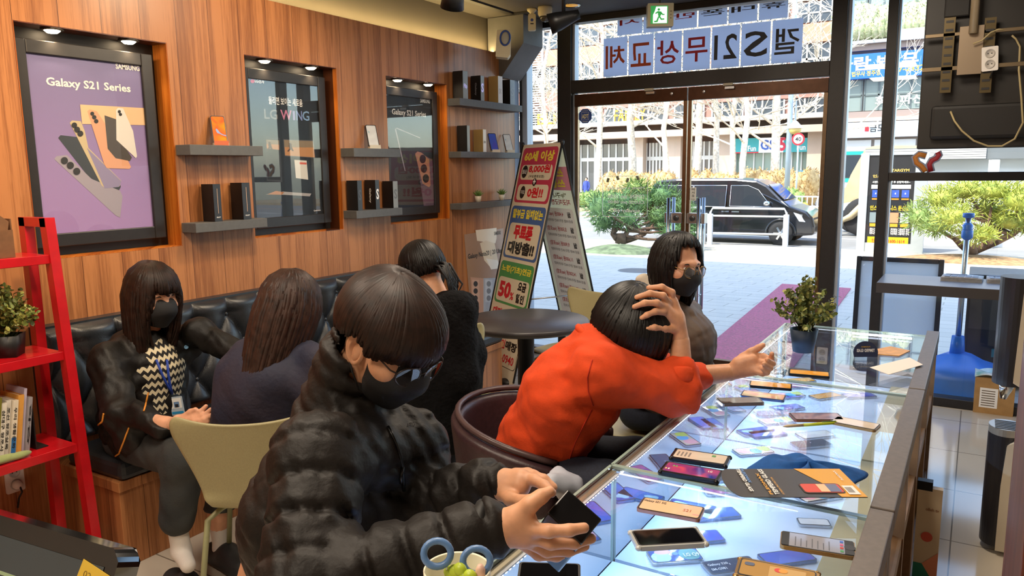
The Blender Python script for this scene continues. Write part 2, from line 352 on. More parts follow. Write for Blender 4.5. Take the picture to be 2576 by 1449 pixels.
# ------------------------------------------------------------------ poster niches: frames, downlights, printed posters
def pmat(name, a, b, z0, z1):
    m = bpy.data.materials.new(name); m.use_nodes = True; nt = m.node_tree; N = nt.nodes.new; L = nt.links.new; bs = nt.nodes['Principled BSDF']
    t = N('ShaderNodeTexCoord'); s = N('ShaderNodeSeparateXYZ'); r = N('ShaderNodeMapRange'); mx = N('ShaderNodeMix'); mx.data_type = 'RGBA'
    L(t.outputs['Object'], s.inputs[0]); L(s.outputs[2], r.inputs[0]); r.inputs[1].default_value = z0; r.inputs[2].default_value = z1; L(r.outputs[0], mx.inputs[0])
    mx.inputs[6].default_value = lin(a); mx.inputs[7].default_value = lin(b); L(mx.outputs[2], bs.inputs['Base Color']); bs.inputs['Roughness'].default_value = .5; return m
FXF = WX-.068          # poster face plane
def wp(x, y, xx=FXF): p = at(x, y, 0, xx); return (p[1], p[2])
def framed(i, label, paper):
    a, b = NY[i]; root = T('framed_poster', label, 'poster', (WX-.1, (a+b)/2, NZ0), 'framed phone posters in wall niches')
    a, b = a+.012, b-.045; z0, z1 = NZ0+.045, NZ1-.055; w = .058; f = MB(); xf, xb = WX-.055, WX-.106
    f.bb((xb, a, z0), (xf, a+w, z1), FRAME); f.bb((xb, b-w, z0), (xf, b, z1), FRAME); f.bb((xb, a+w, z0), (xf, b-w, z0+w), FRAME); f.bb((xb, a+w, z1-w), (xf, b-w, z1), FRAME)
    f.build('frame', root, bev=.004)
    p = MB(); p.bb((xb, a+w-.004, z0+w-.004), (FXF, b-w+.004, z1-w+.004), paper); p.X = frame((FXF, 0, 0), (0, 1, 0), (0, 0, 1))
    g = MB(); g.bb((FXF+.006, a+w-.002, z0+w-.002), (FXF+.008, b-w+.002, z1-w+.002), glass('poster_glass', (1, 1, 1), .05)); g.build('glass_cover', root)
    return root, p, (a+w, b-w, z0+w, z1-w)
def W4(p, pts, m, z): p.poly([(*wp(x, y), z) for x, y in pts], m)
def wtext(p, s, x0, yb, x1, yt, m, z=.0012, bold=0.0, sk=0):   # from the foot of the first letter to the top of the last
    a = wp(x0, yb); b = wp(x1, yt); p.text(s, a[0], a[1], b[0]-a[0], b[1]-a[1], m, z, bold)
def flat(c): return M('print_'+c, '#'+c, .5)
root, p, _b = framed(0, 'large framed lilac poster of fanned phones, in the wall niche nearest the red ladder shelf', pmat('lilac_print', '#a585bd', '#77719f', 1.35, 2.1))
wtext(p, 'SAMSUNG', 291, 173, 350, 166, WHITE, bold=.03)
wtext(p, 'Galaxy S21 Series', 117, 221, 327, 213, WHITE, bold=.025)
P1 = [('343a40', [(146, 347), (152, 340), (197, 345), (300, 458), (304, 470), (281, 512), (274, 511)]), ('9d96a4', [(136, 400), (142, 393), (168, 390), (230, 450), (302, 480), (308, 494), (302, 547), (292, 543)]),
      ('c7b58f', [(175, 309), (181, 303), (203, 305), (213, 330), (222, 372), (305, 455), (301, 468), (265, 474), (255, 466)]), ('8d84a6', [(218, 372), (305, 456), (299, 470), (263, 474)]),
      ('e3bd92', [(201, 263), (365, 272), (366, 315), (206, 312)]), ('d99f7c', [(219, 280), (225, 275), (243, 280), (310, 380), (329, 420), (325, 425), (268, 423), (262, 414)]), ('4a433d', [(262, 290), (291, 300), (300, 350), (331, 396), (326, 405), (290, 398), (270, 374)]),
      ('ded9d2', [(291, 277), (296, 271), (309, 273), (334, 330), (344, 393), (341, 398), (292, 352)])]
for i, (c, q) in enumerate(P1): W4(p, q, flat(c), .0006+.0003*i)
for (cx, cy, r) in ((186, 315, 7), (193, 326, 7.5), (201, 336, 7.5), (161, 404, 9), (176, 416, 9), (192, 431, 9), (231, 286, 5), (236, 295, 5.5), (241, 305, 5.5), (299, 281, 4), (302, 288, 4)): W4(p, circ(cx, cy, r, n=14), flat('23211f'), .0036)
p.build('printed_sheet', root)
root, p, _b = framed(1, 'framed black poster with rotating phone and coloured lettering, in the middle wall niche', M('black_poster', '#15161a', .45))
W4(p, circ(635, 204, 5.2, n=18), flat('c03048'), .0008); wtext(p, 'LG전자', 641, 208, 664, 201, WHITE, bold=.03)
wtext(p, '돌리면 보이는 새로움', 676, 262, 760, 250, WHITE, .001, .015); wtext(p, 'LG', 665, 299, 697, 276, flat('77716a'), bold=.015)
for ch, x0, x1, c in (('W', 706, 733, 'c87a9a'), ('I', 737, 741, '8f86b4'), ('N', 746, 759, '7e8ec0'), ('G', 761, 777, '7fa0c6')): wtext(p, ch, x0, 301+(x0-706)*.04, x1, 278+(x0-706)*.04, flat(c), bold=.012)
W4(p, [(667, 345), (703, 347), (710, 458), (671, 455)], flat('3a3a3e'), .0006); W4(p, [(669, 348), (701, 350), (706, 453), (673, 451)], flat('1d1c1f'), .0009); W4(p, [(669, 351), (702, 353), (702, 377), (671, 374)], flat('b07848'), .0012); W4(p, [(669, 351), (702, 353), (702, 364), (670, 362)], flat('7d6a52'), .0014)
W4(p, [(712, 350), (789, 353), (794, 398), (716, 393)], flat('4a4a4e'), .0006); W4(p, [(714, 352), (787, 355), (792, 396), (717, 391)], flat('b98352'), .0009); W4(p, [(714, 352), (787, 355), (789, 371), (715, 370)], flat('86735a'), .0012); W4(p, [(740, 402), (771, 404), (775, 452), (744, 448)], flat('d9d3c8'), .0012); W4(p, [(753, 408), (771, 409), (771, 414), (753, 413)], flat('d2604e'), .0015)
for s in (0, 52):   # small running figure on both phone screens
    for q in ([(674, 358), (679, 356), (681, 361), (676, 363)], [(674, 363), (681, 361), (683, 371), (676, 371)], [(676, 370), (683, 370), (687, 377), (683, 377), (679, 373), (673, 379), (670, 377)]): W4(p, [(x+s*1.0, y+s*.06) for x, y in q], flat('4c3020'), .0018)
W4(p, [(668, 489), (712, 482), (783, 487), (779, 494), (715, 490)], flat('a9a3a0'), .0008); W4(p, [(672, 489), (694, 480), (715, 484), (708, 490)], flat('b0703c'), .001); wtext(p, 'Qualcomm', 789, 532, 806, 527, WHITE, bold=.02)
p.build('printed_sheet', root)
root, p, _b = framed(2, 'framed black poster with pink phone, in the wall niche nearest the glass front', M('black_poster'))
wtext(p, 'SAMSUNG', 1057, 258, 1081, 250, WHITE, bold=.03); wtext(p, 'Galaxy S21 Series', 986, 292, 1071, 281, WHITE, bold=.02)
W4(p, [(1046, 385), (1051, 381), (1088, 402), (1092, 480), (1091, 520), (1066, 520)], flat('6a5364'), .0006); W4(p, [(1044, 387), (1050, 381), (1060, 384), (1079, 400), (1083, 466), (1079, 471), (1063, 462)], flat('c08468'), .0009)
for cx, cy in ((1063, 400), (1066, 424), (1071, 449)): W4(p, circ(cx, cy, 8, 11, 16), flat('1b1a1d'), .0013)
for q in ([(993, 325), (998, 321), (1057, 346), (1056, 348), (998, 324)], [(993, 325), (996, 323), (1020, 430), (1018, 430)]): W4(p, q, flat('b9b2b4'), .0008)
p.build('printed_sheet', root)
LAMP = M('downlight_glow', '#ffffff', .5, emit=('#ffe2b8', 22.0)); LRING = M('downlight_ring', '#3a3530', .4)
for i, (a, b) in enumerate(NY):
    for j, fr_ in enumerate((.26, .76)):
        y = a+(b-a)*fr_; x = WX-.045
        t = T('niche_downlight', 'round warm downlight over the %s poster, %s' % (('lilac', 'middle black', 'pink phone')[i], ('end nearer the red ladder', 'end nearer the glass front')[j]), 'lamp', (x, y, NZ1-.012), 'downlights in the poster niches')
        q = MB(); q.lathe([(.034, -.012), (.045, -.012), (.045, -.004), (.030, -.004)], LRING, 20, (x, y, NZ1)); q.build('ring', t)
        q = MB(); q.lathe([(.034, -.010), (.020, -.022), (0.0001, -.024)], LAMP, 20, (x, y, NZ1)); q.build('diffuser', t)
        d = bpy.data.lights.new('downlight_lamp', 'SPOT'); d.energy = 3.2; d.color = (1, .76, .45); d.spot_size = R_(110); d.spot_blend = .6; d.shadow_soft_size = .03
        o = bpy.data.objects.new('downlight_lamp', d); o.location = (x, y, NZ1-.03); COL.objects.link(o)
def tmat(name, col, tl_, mixf=.65):
    m = M(name, col, .6); nt = m.node_tree; t = nt.nodes.new('ShaderNodeBsdfTranslucent'); t.inputs[0].default_value = lin(tl_); mx = nt.nodes.new('ShaderNodeMixShader'); mx.inputs[0].default_value = mixf; nt.links.new(nt.nodes['Principled BSDF'].outputs[0], mx.inputs[1]); nt.links.new(t.outputs[0], mx.inputs[2]); nt.links.new(mx.outputs[0], nt.nodes['Material Output'].inputs[0]); return m
# ------------------------------------------------------------------ the street
def pave_mat(name, c1, c2, mo, w, h, mort=.008):
    m = bpy.data.materials.new(name); m.use_nodes = True; nt = m.node_tree; N = nt.nodes.new; L = nt.links.new; b = nt.nodes['Principled BSDF']
    t = N('ShaderNodeTexCoord'); br = N('ShaderNodeTexBrick'); br.offset = .5; L(t.outputs['Object'], br.inputs['Vector'])
    for k, v in (('Scale', 1), ('Brick Width', w), ('Row Height', h), ('Mortar Size', mort)): br.inputs[k].default_value = v
    for k, v in (('Color1', c1), ('Color2', c2), ('Mortar', mo)): br.inputs[k].default_value = lin(v)
    L(br.outputs[0], b.inputs['Base Color']); b.inputs['Roughness'].default_value = .8; return m
PAVE = pave_mat('paving_slabs', '#d6cfc3', '#cdc7bc', '#aaa498', .6, .3); ASPH = M('asphalt', '#8b8986', .85, noise=(1.5, .08)); LAWN = M('hedge_soil', '#b09a76', .9, noise=(3, .2))
g = MB()
def strip(y0, y1, z0, z1, m, x0=-70, x1=40): g.add([(x0, y0, z0), (x1, y0, z0), (x1, y1, z1), (x0, y1, z1), (x0, y0, z0-.4), (x1, y0, z0-.4), (x1, y1, z1-.4), (x0, y1, z1-.4)], [(0, 1, 2, 3), (0, 4, 5, 1), (1, 5, 6, 2), (2, 6, 7, 3), (3, 7, 4, 0)], m)
strip(5.66, 18.6, 0, gz(18.6), PAVE); st(g.build('sidewalk'))
g = MB(); strip(18.6, 22.3, gz(18.6), -.64, pave_mat('paving_blocks_warm', '#cdbfa8', '#c4b59c', '#9d917e', .3, .15)); st(g.build('sidewalk_verge'))
g = MB(); strip(22.3, 37, -.66, -.66, ASPH); strip(43.5, 54, -.66, -.66, ASPH); st(g.build('road'))
g = MB(); strip(37, 43.5, -.5, -.5, LAWN); strip(54, 62, -.5, -.5, PAVE); st(g.build('pavement_far'))
g = MB()
for y in (25.6, 29.5): g.bb((-60, y, -.66), (35, y+.15, -.654), M('road_paint', '#f4f2ec', .7))
g.bb((-60, 33.2, -.66), (35, 33.35, -.654), M('road_paint_orange', '#e58a3c', .7)); st(g.build('road_marking'))
ub = MB(); ub.bb((-22, -2, CEIL+.16), (20, 5.9, 15.6), M('shop_building_stone', '#a79a8c', .8)); ub.bb((-22, -2, 0), (-3.76, 5.9, CEIL+.16), M('shop_building_stone')); ub.bb((1.71, -2, 0), (20, 5.9, CEIL+.16), M('shop_building_stone')); st(ub.build('wall_upper'))
# carpet strip at the door
cp = MB(); q = [(-2.60, 12.6), (-1.58, 12.6), (-1.16, 5.85), (-1.95, 5.85)]
CARP = M('magenta_carpet', '#b83a68', .95, noise=(45, .35), bump=(120, .8), sheen=.3)
cp.add([(x, y, gz(y)+.014) for x, y in q]+[(x, y, gz(y)+.001) for x, y in q], [(3, 2, 1, 0), (0, 1, 5, 4), (1, 2, 6, 5), (2, 3, 7, 6), (3, 0, 4, 7)], CARP)
tag(cp.build('entrance_carpet'), 'long magenta carpet strip laid on the pavement outside the glass doors', 'carpet')
mh = MB(); p_ = gnd(1600, 682); mh.lathe([(.34, .0), (.34, .012), (.30, .014)], M('cast_iron', '#77787a', .5, .6), 28, p_); tag(mh.build('manhole_cover'), 'round iron cover set in the shaded pavement beyond the left door', 'manhole cover')
# ---- buildings over the road
def fx(x, y=350, Y=60): return at(x, y, 1, Y)[0]
WIN = M('facade_glass', '#3f474f', .2, .0, noise=(.6, .3)); PINK = M('pink_granite', '#a47a6c', .8, noise=(1.2, .06)); PALE = M('pale_stone', '#b9a594', .8, noise=(1, .05)); MUL = M('facade_mullion', '#c3c2bd', .6)
mall = T('shopping_building', 'tall pink stone building with gold lettering across the road, behind the bare trees', 'building', (-30, 60, -.5))
XA, XB = fx(1290), fx(2092)
b = MB(); b.bb((XA, 60, -.5), (XB, 66, 5.0), M('facade_recess', '#4a3f3b', .8)); b.bb((XA, 59.6, 5.0), (XB, 66, 24), PINK); b.build('wall', mall)
for z0, z1, mt, dy in ((4.0, 4.5, PALE, 1.6), (5.0, 5.35, MUL, 1.2), (6.5, 8.2, PINK, .2), (10.3, 11.6, M('peach_band', '#c08f74', .8), .3), (13.2, 14.1, PALE, .25)):
    b = MB(); b.bb((XA, 59.6-dy, z0), (XB, 59.65, z1), mt); b.build('ledge', mall)
for (zz0, zz1) in ((5.4, 6.45), (8.3, 10.2), (11.7, 13.1), (14.2, 16.4)):
    n = 9
    for i in range(n):
        x0 = XA+(XB-XA)*(i+.12)/n; x1 = XA+(XB-XA)*(i+.9)/n
        w = MB(); w.bb((x0, 59.45, zz0), (x1, 59.62, zz1), WIN)
        for k in range(4): xx = x0+(x1-x0)*k/3; w.bb((xx-.06, 59.40, zz0), (xx+.06, 59.46, zz1), MUL)
        w.bb((x0, 59.4, zz0+(zz1-zz0)*.42), (x1, 59.46, zz0+(zz1-zz0)*.5), MUL); w.build('window', mall)
for x in (1440, 1612, 1705, 1835, 2060):
    c = MB(); c.bb((fx(x)-.6, 59.0, -.5), (fx(x)+.6, 60.0, 4.1), PALE); c.build('column', mall)
for (a, z) in ((1465, 1590), (1630, 1690), (1722, 1815)):
    w = MB(); w.bb((fx(a), 59.8, -.4), (fx(z), 59.95, 3.6), M('shopfront_glass', '#4c4e52', .15, .2)); k = 7
    for i in range(k+1): xx = fx(a)+(fx(z)-fx(a))*i/k; w.bb((xx-.07, 59.72, -.4), (xx+.07, 59.82, 3.6), MUL)
    w.bb((fx(a), 59.7, 2.2), (fx(z), 59.82, 2.5), MUL); w.build('shop_window', mall)
w = MB(); w.bb((fx(1855), 59.8, -.4), (fx(2045), 59.95, 2.9), M('green_shop_glass', '#7a8e86', .2)); 
for i in range(9): xx = fx(1855)+(fx(2045)-fx(1855))*i/8; w.bb((xx-.05, 59.7, -.4), (xx+.05, 59.82, 2.9), MUL)
for i, c in enumerate(('d8c24a', '5c8f5e', 'e5e2d8', 'c46a52', 'e5e2d8', '4d7f9a')): xx = fx(1870+i*29); w.bb((xx, 59.68, .4), (xx+.45, 59.72, 1.3), flat(c))
w.build('shop_window', mall)
sg = MB(frame((0, 59.1, 0), (1, 0, 0), (0, 0, 1)))
def sb(x0, x1, y0, y1, c, d=.0): sg.bb((fx(x0), at(1750, y1, 1, 60)[2], -.4), (fx(x1), at(1750, y0, 1, 60)[2], .0+d), c)
TEAL = M('teal_sign', '#2f8f95', .5, emit=('#2f8f95', .25)); sb(1855, 1917, 353, 388, TEAL); sb(1917, 1978, 353, 388, M('sign_white', '#f3f1f6', .5, emit=('#f3f1f6', .4))); sb(1978, 2040, 356, 388, TEAL)
zc = at(1750, 382, 1, 60)[2]; sg.text('GS', fx(1921), zc, 1.05, .75, flat('3b5fae'), .02, .03); sg.text('25', fx(1951), zc-.1, .95, 1.0, flat('cf2f4a'), .02, .04); sg.text('Fun', fx(1890), zc-.05, .6, .4, WHITE, .02, .02); sg.text('Fun', fx(2012), zc-.05, .6, .4, WHITE, .02, .02)
sg.rect(fx(1855), zc-.2, fx(1917), zc-.12, RED, .02); sg.build('shop_sign', mall)
gl = MB(frame((0, 58.5, 0), (1, 0, 0), (0, 0, 1))); GOLD = M('gold_letters', '#b88f3c', .4, .3); zf = at(1560, 306, 1, 58.5)[2]; zt = at(1560, 276, 1, 58.5)[2]
def gxx(x): return at(x, 290, 1, 58.5)[0]
gl.text('FAMILY', gxx(1545), zf, gxx(1625)-gxx(1545), zt-zf, GOLD, .0, .02); gl.text('ELITE', gxx(1352), zf+.05, gxx(1445)-gxx(1352), zt-zf, GOLD, .0, .02); gl.bb((gxx(1345), zf-.12, -.3), (gxx(1640), zf-.04, -.01), MUL); gl.build('lettering', mall, solid=.08)
lv = MB(); x0, x1 = fx(1345, 200), fx(1376, 200)
for i in range(44): lv.bb((x0, 59.2, 5.5+i*.2), (x1, 59.4, 5.6+i*.2), MUL)
for x in (x0, x1): lv.bb((x-.1, 59.15, 5), (x+.1, 59.45, 14.5), MUL)
lv.bar((x0, 59.1, 8.2), (x1, 59.1, 10.4), .14, .1, MUL); lv.bar((x0, 59.1, 10.4), (x1, 59.1, 8.2), .14, .1, MUL); lv.build('louvre_screen', mall)
off = T('office_building', 'office block over the road with a big blue sign, seen right of the doors', 'building', (-6, 56, -.5))
def ox(x): return at(x, 200, 1, 56)[0]
def oz(y): return at(2200, y, 1, 56)[2]
OA, OB = ox(2098), ox(2700); OST = M('grey_panel', '#958a86', .7, noise=(.8, .05))
b = MB(); b.bb((OA, 56, -.5), (OB, 62, 18), OST); b.build('wall', off)
for y0, y1, dy, mt in ((112, 128, .6, M('brown_ledge', '#94837c', .7)), (280, 296, .35, M('brown_ledge')), (296, 306, .6, PALE), (104, 112, .9, MUL)):
    b = MB(); b.bb((OA, 56-dy, oz(y1)), (OB, 56.02, oz(y0)), mt); b.build('ledge', off)
for y0, y1 in ((200, 278), (-60, 45)):
    for i in range(7):
        x0 = OA+(OB-OA)*i/7+.08; x1 = OA+(OB-OA)*(i+1)/7-.08; w = MB(); w.bb((x0, 55.9, oz(y1)), (x1, 56.02, oz(y0)), M('office_glass', '#8b9894', .15, .1))
        for k in range(3): xx = x0+(x1-x0)*k/2; w.bb((xx-.05, 55.84, oz(y1)), (xx+.05, 55.92, oz(y0)), M('dark_mullion', '#5f6a6a', .5))
        w.bb((x0, 55.84, oz(y0+(y1-y0)*.5)-.05), (x1, 55.92, oz(y0+(y1-y0)*.5)+.05), M('dark_mullion')); w.build('window', off)
sg = MB(frame((0, 55.3, 0), (1, 0, 0), (0, 0, 1))); sg.bb((OA, oz(198), -.5), (ox(2330), oz(137), 0), M('blue_sign', '#2463c8', .5, emit=('#2463c8', .35)))
for ch, a in (('가', 2106), ('람', 2150), ('법', 2207), ('무', 2268)): sg.text(ch, ox(a), oz(178), ox(a+42)-ox(a), oz(143)-oz(178), WHITE, .02, .03)
sg.text('법무사 정주영', ox(2146), oz(193), ox(2216)-ox(2146), .34, flat('e8c23a'), .02, .02); sg.text('27-2332', ox(2250), oz(188), ox(2325)-ox(2250), .36, flat('e8c23a'), .02, .02); sg.build('shop_sign', off)
sg = MB(frame((0, 55.2, 0), (1, 0, 0), (0, 0, 1))); sg.bb((OA, oz(346), -.6), (OB, oz(308), 0), M('pale_sign', '#cfdbe8', .5)); sg.bb((ox(2187), oz(331), 0), (ox(2197), oz(320), .04), RED); sg.text('금모네', ox(2199), oz(333), ox(2256)-ox(2199), .5, BLACK, .03, .01); sg.build('shop_sign', off)
sg = MB(frame((0, 55.75, 0), (1, 0, 0), (0, 0, 1))); sg.text('회생파산', ox(2206), oz(266), ox(2330)-ox(2206), .6, WHITE, .0, .02); sg.build('lettering', off)
for i in range(5):
    x0 = OA+(OB-OA)*i/5+.1; x1 = OA+(OB-OA)*(i+1)/5-.1; w = MB(); w.bb((x0, 55.85, -.4), (x1, 56.02, oz(352)), M('shutter_white', '#d9d9da', .6))
    for k in range(6): w.bb((x0, 55.8, .2+k*.36), (x1, 55.86, .26+k*.36), M('shutter_line', '#b4b5b8', .6))
    w.build('shutter', off)
# ---- planting: leaf clumps made of many small blades
def blades(mb, c, r, n, ln, wd, mat, rng, up=.25, R=None):
    c = Vector(c); vs = []; fs = []
    for _ in range(n):
        d = Vector((rng.gauss(0, 1), rng.gauss(0, 1), rng.gauss(0, 1))); d.normalize(); k = rng.uniform(.45, 1.0)
        p = c+Vector((d.x*r[0], d.y*r[1], d.z*r[2]))*k; a = (d+Vector((rng.gauss(0, .5), rng.gauss(0, .5), rng.gauss(0, .5)+up))).normalized()
        s = a.cross(Vector((rng.gauss(0, 1), rng.gauss(0, 1), rng.gauss(0, 1)))).normalized()*wd*.5; l = ln*rng.uniform(.6, 1.2); b = len(vs)
        vs += [p-s, p+s, p+s*.7+a*l, p-s*.7+a*l]; fs.append((b, b+1, b+2, b+3))
    mb.add(vs, fs, mat)
LEAFM = {}
def leafm(name, a, b_):
    if name not in LEAFM:
        m = M(name, a, .7, noise=(6, .3), col2=b_); LEAFM[name] = m
    return LEAFM[name]
BARK = M('bare_bark', '#e3d8c6', .9, noise=(8, .25)); PBARK = M('pine_bark', '#6e5645', .9, noise=(10, .3))  # bare tree bark is paled to carry the glare of the sun
def hedge(name, label, x0, x1, Y, z0, h, dpt, mat, seed, n=9):
    rng = random.Random(seed); m = MB(); n = int(n*1.6)
    for i in range(n):
        x = x0+(x1-x0)*(i+.5)/n; hh = h*rng.uniform(.88, 1.04); w = (x1-x0)/n*1.15; z = z0+hh*.5
        for c, r in (((x, Y, z0+hh*.40), (w, dpt*.5, hh*.42)), ((x+w*.3, Y+rng.uniform(-.2, .2), z0+hh*.62), (w, dpt*.42, hh*.36))): m.ell(c, r, mat, 5); blades(m, c, (r[0]*1.05, r[1]*1.08, r[2]*1.08), 300, .13, .06, mat, rng)
    return tag(m.build(name), label, 'hedge')
GOLDL = leafm('golden_hedge_leaf', '#a98a58', '#cbb07c'); GRN = leafm('green_hedge_leaf', '#6f8a45', '#9aae62'); YGR = leafm('sunlit_pine_needle', '#8a9a3c', '#b4b850'); DGR = leafm('pine_needle', '#466a3c', '#6f9258')  # right pine's yellow green has the sunlight mixed into its needle colour
hx_ = lambda x, Y, y=450: at(x, y, 1, Y)[0]
hedge('clipped_hedge', 'golden brown clipped hedge over the road, left of the door stiles', hx_(1515, 42), hx_(1686, 42), 42, -.5, 2.0, 2, GOLDL, 1); hedge('clipped_hedge', 'golden brown clipped hedge over the road, behind the black van', hx_(1722, 42), hx_(2045, 42), 42.4, -.5, 2.0, 2, GOLDL, 2, 14)
hedge('low_shrub', 'low green shrub behind the front of the black van', hx_(1900, 38), hx_(2010, 38), 38, -.6, 1.2, 1.6, GRN, 3, 5); hedge('low_shrub', 'low green shrub across the road near the walker in blue', hx_(1480, 40), hx_(1570, 40), 38.9, -.55, .9, 1.6, GRN, 4, 5); hedge('roof_planting', 'leafy planting along the terrace of the office block', hx_(2098, 55.4, 80), hx_(2330, 55.4, 80), 55.4, oz(104), 2.4, 1.4, leafm('terrace_leaf', '#9aa878', '#c2bfa0'), 5, 9)
def branchy(m, p, d, L, r, lv, rng, mat):
    q = p+d*L*.5+Vector((rng.gauss(0, .04), rng.gauss(0, .04), 0))*L; e = p+d*L+Vector((rng.gauss(0, .06), rng.gauss(0, .06), rng.gauss(0, .03)))*L
    m.tube([p, q, e], [r, r*.8, r*.55], mat, 5 if lv < 2 else 4, cap=False)
    if lv >= 4: return
    for i in range(3 if lv else 4):
        nd = (d+Vector((rng.gauss(0, .62), rng.gauss(0, .62), rng.uniform(-.1, .5)))).normalized(); b0 = p+(e-p)*rng.uniform(.45, 1.0)
        branchy(m, b0, nd, L*rng.uniform(.58, .85), r*.58, lv+1, rng, mat)
def bare_tree(x, Y, z0, h, r, seed, label, mat=BARK):
    rng = random.Random(seed); p = Vector((at(x, 440, 1, Y)[0], Y, z0)); t = T('bare_tree', label, 'tree', p, 'bare street trees across the road')
    m = MB(); pts = [p+Vector((rng.gauss(0, .07)*k, rng.gauss(0, .05), h*k/6)) for k in range(7)]; m.tube(pts, [r*(1.1-.12*k) for k in range(7)], mat, 9); m.build('trunk', t)
    m = MB()
    for k in range(15):
        f = rng.uniform(.18, 1.0); i = min(5, int(f*6)); b0 = pts[i]+(pts[i+1]-pts[i])*(f*6-i); a = rng.uniform(0, 6.28)
        branchy(m, b0, Vector((math.cos(a), math.sin(a), rng.uniform(.15, .9))).normalized(), h*rng.uniform(.15, .25), r*.34, 1, rng, mat)
    m.build('branches', t)
for i, (x, Y, h, r, lb) in enumerate(((1372, 43, 15, .16, 'bare pale tree seen through the narrow pane left of the doors'), (1507, 43, 14, .20, 'bare pale tree rising behind the blue octagon sticker'), (1591, 46, 16, .26, 'thick bare trunk behind the left door, in front of the gold lettering'), (1676, 42, 13, .17, 'bare pale tree just left of the meeting door stiles'), (1752, 44, 16, .22, 'bare tree just right of the meeting door stiles'), (1801, 46, 15, .19, 'slim bare tree above the roof of the black van'),
        (1836, 42, 14, .16, 'slim bare tree left of the convenience store sign'), (1872, 41, 14, .17, 'bare tree in front of the teal part of the convenience store sign'), (1949, 43, 16, .24, 'stout bare tree in front of the red number of the store sign'), (2112, 38, 16, .11, 'thin pale tree seen in the tall pane right of the doors'))):
    bare_tree(x, Y, -.55, h, r, 30+i, lb)
def needle_tree(name, label, base, clumps, trunk_pts, r, mats, seed, n=260, ln=.14):
    rng = random.Random(seed); t = T(name, label, 'tree', base); m = MB()
    for pts, rr in trunk_pts: m.tube(pts, rr, PBARK, 7)
    m.build('trunk', t); m = MB()
    for (c, rad, k) in clumps: m.ell(c, [v*.62 for v in rad], mats[k], 5); blades(m, c, rad, n, ln, .02, mats[k], rng, .35)
    m.build('foliage', t)
def pine(label, bx, by, pix, limbs, seed, mats, n, ln, wid=.018):
    base = Vector(gnd(bx, by))+Vector((0, 0, .19 if seed == 51 else .15)); d0 = float((np.array(base)-np.array([0, 0, CAM_H])) @ _f); rng = random.Random(seed)
    cl = []; tp = []
    for (x, y, rx, ry, k) in pix:
        c = Vector(px(x, y, d0+rng.uniform(-.8, .8))); cl.append((c, (rx/FPX*d0, rx/FPX*d0, ry/FPX*d0), k))
        a = Vector(px(*limbs[rng.randrange(len(limbs))], d0)); mid = base.lerp(c, .55)+Vector((0, 0, .05)); tp.append(([base+Vector((0, 0, .02)), base.lerp(a, .6), a, a.lerp(c, .5)+Vector((0, 0, -.05)), c], [.085, .075, .05, .035, .012]))
    tp.append(([base, base+Vector((0, 0, .25))], [.16, .11])); needle_tree('clipped_pine', label, base, cl, tp, .1, mats, seed, n, ln)
pine('dark green garden pine on a mound outside the left door', 1562, 630, [(1508, 520, 42, 38, 0), (1555, 505, 50, 32, 0), (1610, 510, 55, 42, 0), (1660, 495, 48, 36, 0), (1705, 520, 45, 40, 0), (1730, 555, 34, 38, 0), (1655, 545, 46, 34, 0), (1575, 550, 42, 30, 0), (1520, 560, 30, 24, 0), (1690, 580, 36, 26, 0), (1725, 605, 26, 24, 0), (1600, 470, 34, 18, 1)], [(1540, 590), (1580, 580), (1620, 590)], 51, (DGR, GRN), 420, .16)
pine('yellow green garden pine with a spreading crown outside the right window', 2440, 655, [(2315, 545, 44, 40, 1), (2370, 500, 56, 38, 0), (2430, 480, 56, 34, 0), (2500, 480, 60, 36, 0), (2560, 505, 50, 42, 0), (2480, 530, 50, 34, 0), (2540, 555, 52, 36, 0), (2400, 545, 46, 30, 0), (2600, 560, 60, 50, 0), (2460, 590, 44, 18, 0), (2355, 570, 36, 24, 1), (2640, 500, 60, 50, 0)], [(2400, 600), (2480, 610), (2520, 600), (2550, 590)], 52, (YGR, GRN), 420, .17)
def mound(name, label, cx, cy, rx, ry, h, mat):
    p = gnd(cx, cy); m = MB(); m.grid(lambda u, v: (p[0]+rx*v*math.cos(6.2832*u), p[1]+ry*v*math.sin(6.2832*u), gz(p[1]+ry*v*math.sin(6.2832*u))+h*(1-v*v)-.02), 28, 8, mat, cu=True); tag(m.build(name), label, 'mound')
mound('earth_mound', 'dark grassy mound at the foot of the pine outside the left door', 1562, 634, 1.1, 1.0, .22, M('mound_grass', '#6d7a5a', .9, noise=(6, .4))); mound('earth_mound', 'brown needle strewn mound under the pine outside the right window', 2440, 656, 1.7, 1.3, .16, M('dry_needles', '#a9845c', .95, noise=(9, .35)))
# ---- street furniture
def rail(x0, x1, y0, y1, label):
    a, b = gnd(x0, y0), gnd(x1, y1); a, b = Vector(a), Vector(b); d = b-a; t = T('street_barrier', label, 'barrier', (a+b)/2); WP = M('white_steel', '#d5d7da', .45); h = 1.08
    m = MB(); pts = [a+Vector((0, 0, .55)), a+Vector((0, 0, h-.12)), a+d*.03+Vector((0, 0, h)), a+d*.97+Vector((0, 0, h)), b+Vector((0, 0, h-.12)), b+Vector((0, 0, .55))]; m.tube(pts, .032, WP, 8); m.build('top_rail', t)
    for z in (.86, .36): m = MB(); m.tube([a+Vector((0, 0, z)), b+Vector((0, 0, z))], .028, WP, 8); m.build('crossbar', t)
    for q in (a, b): m = MB(); m.bb((q[0]-.07, q[1]-.07, q[2]-.02), (q[0]+.07, q[1]+.07, q[2]+.92), WP); m.build('post', t, bev=.02)
rail(1785, 1975, 617, 622, 'white steel street barrier in front of the black van'); rail(1560, 1768, 612, 616, 'white steel street barrier behind the left garden pine')
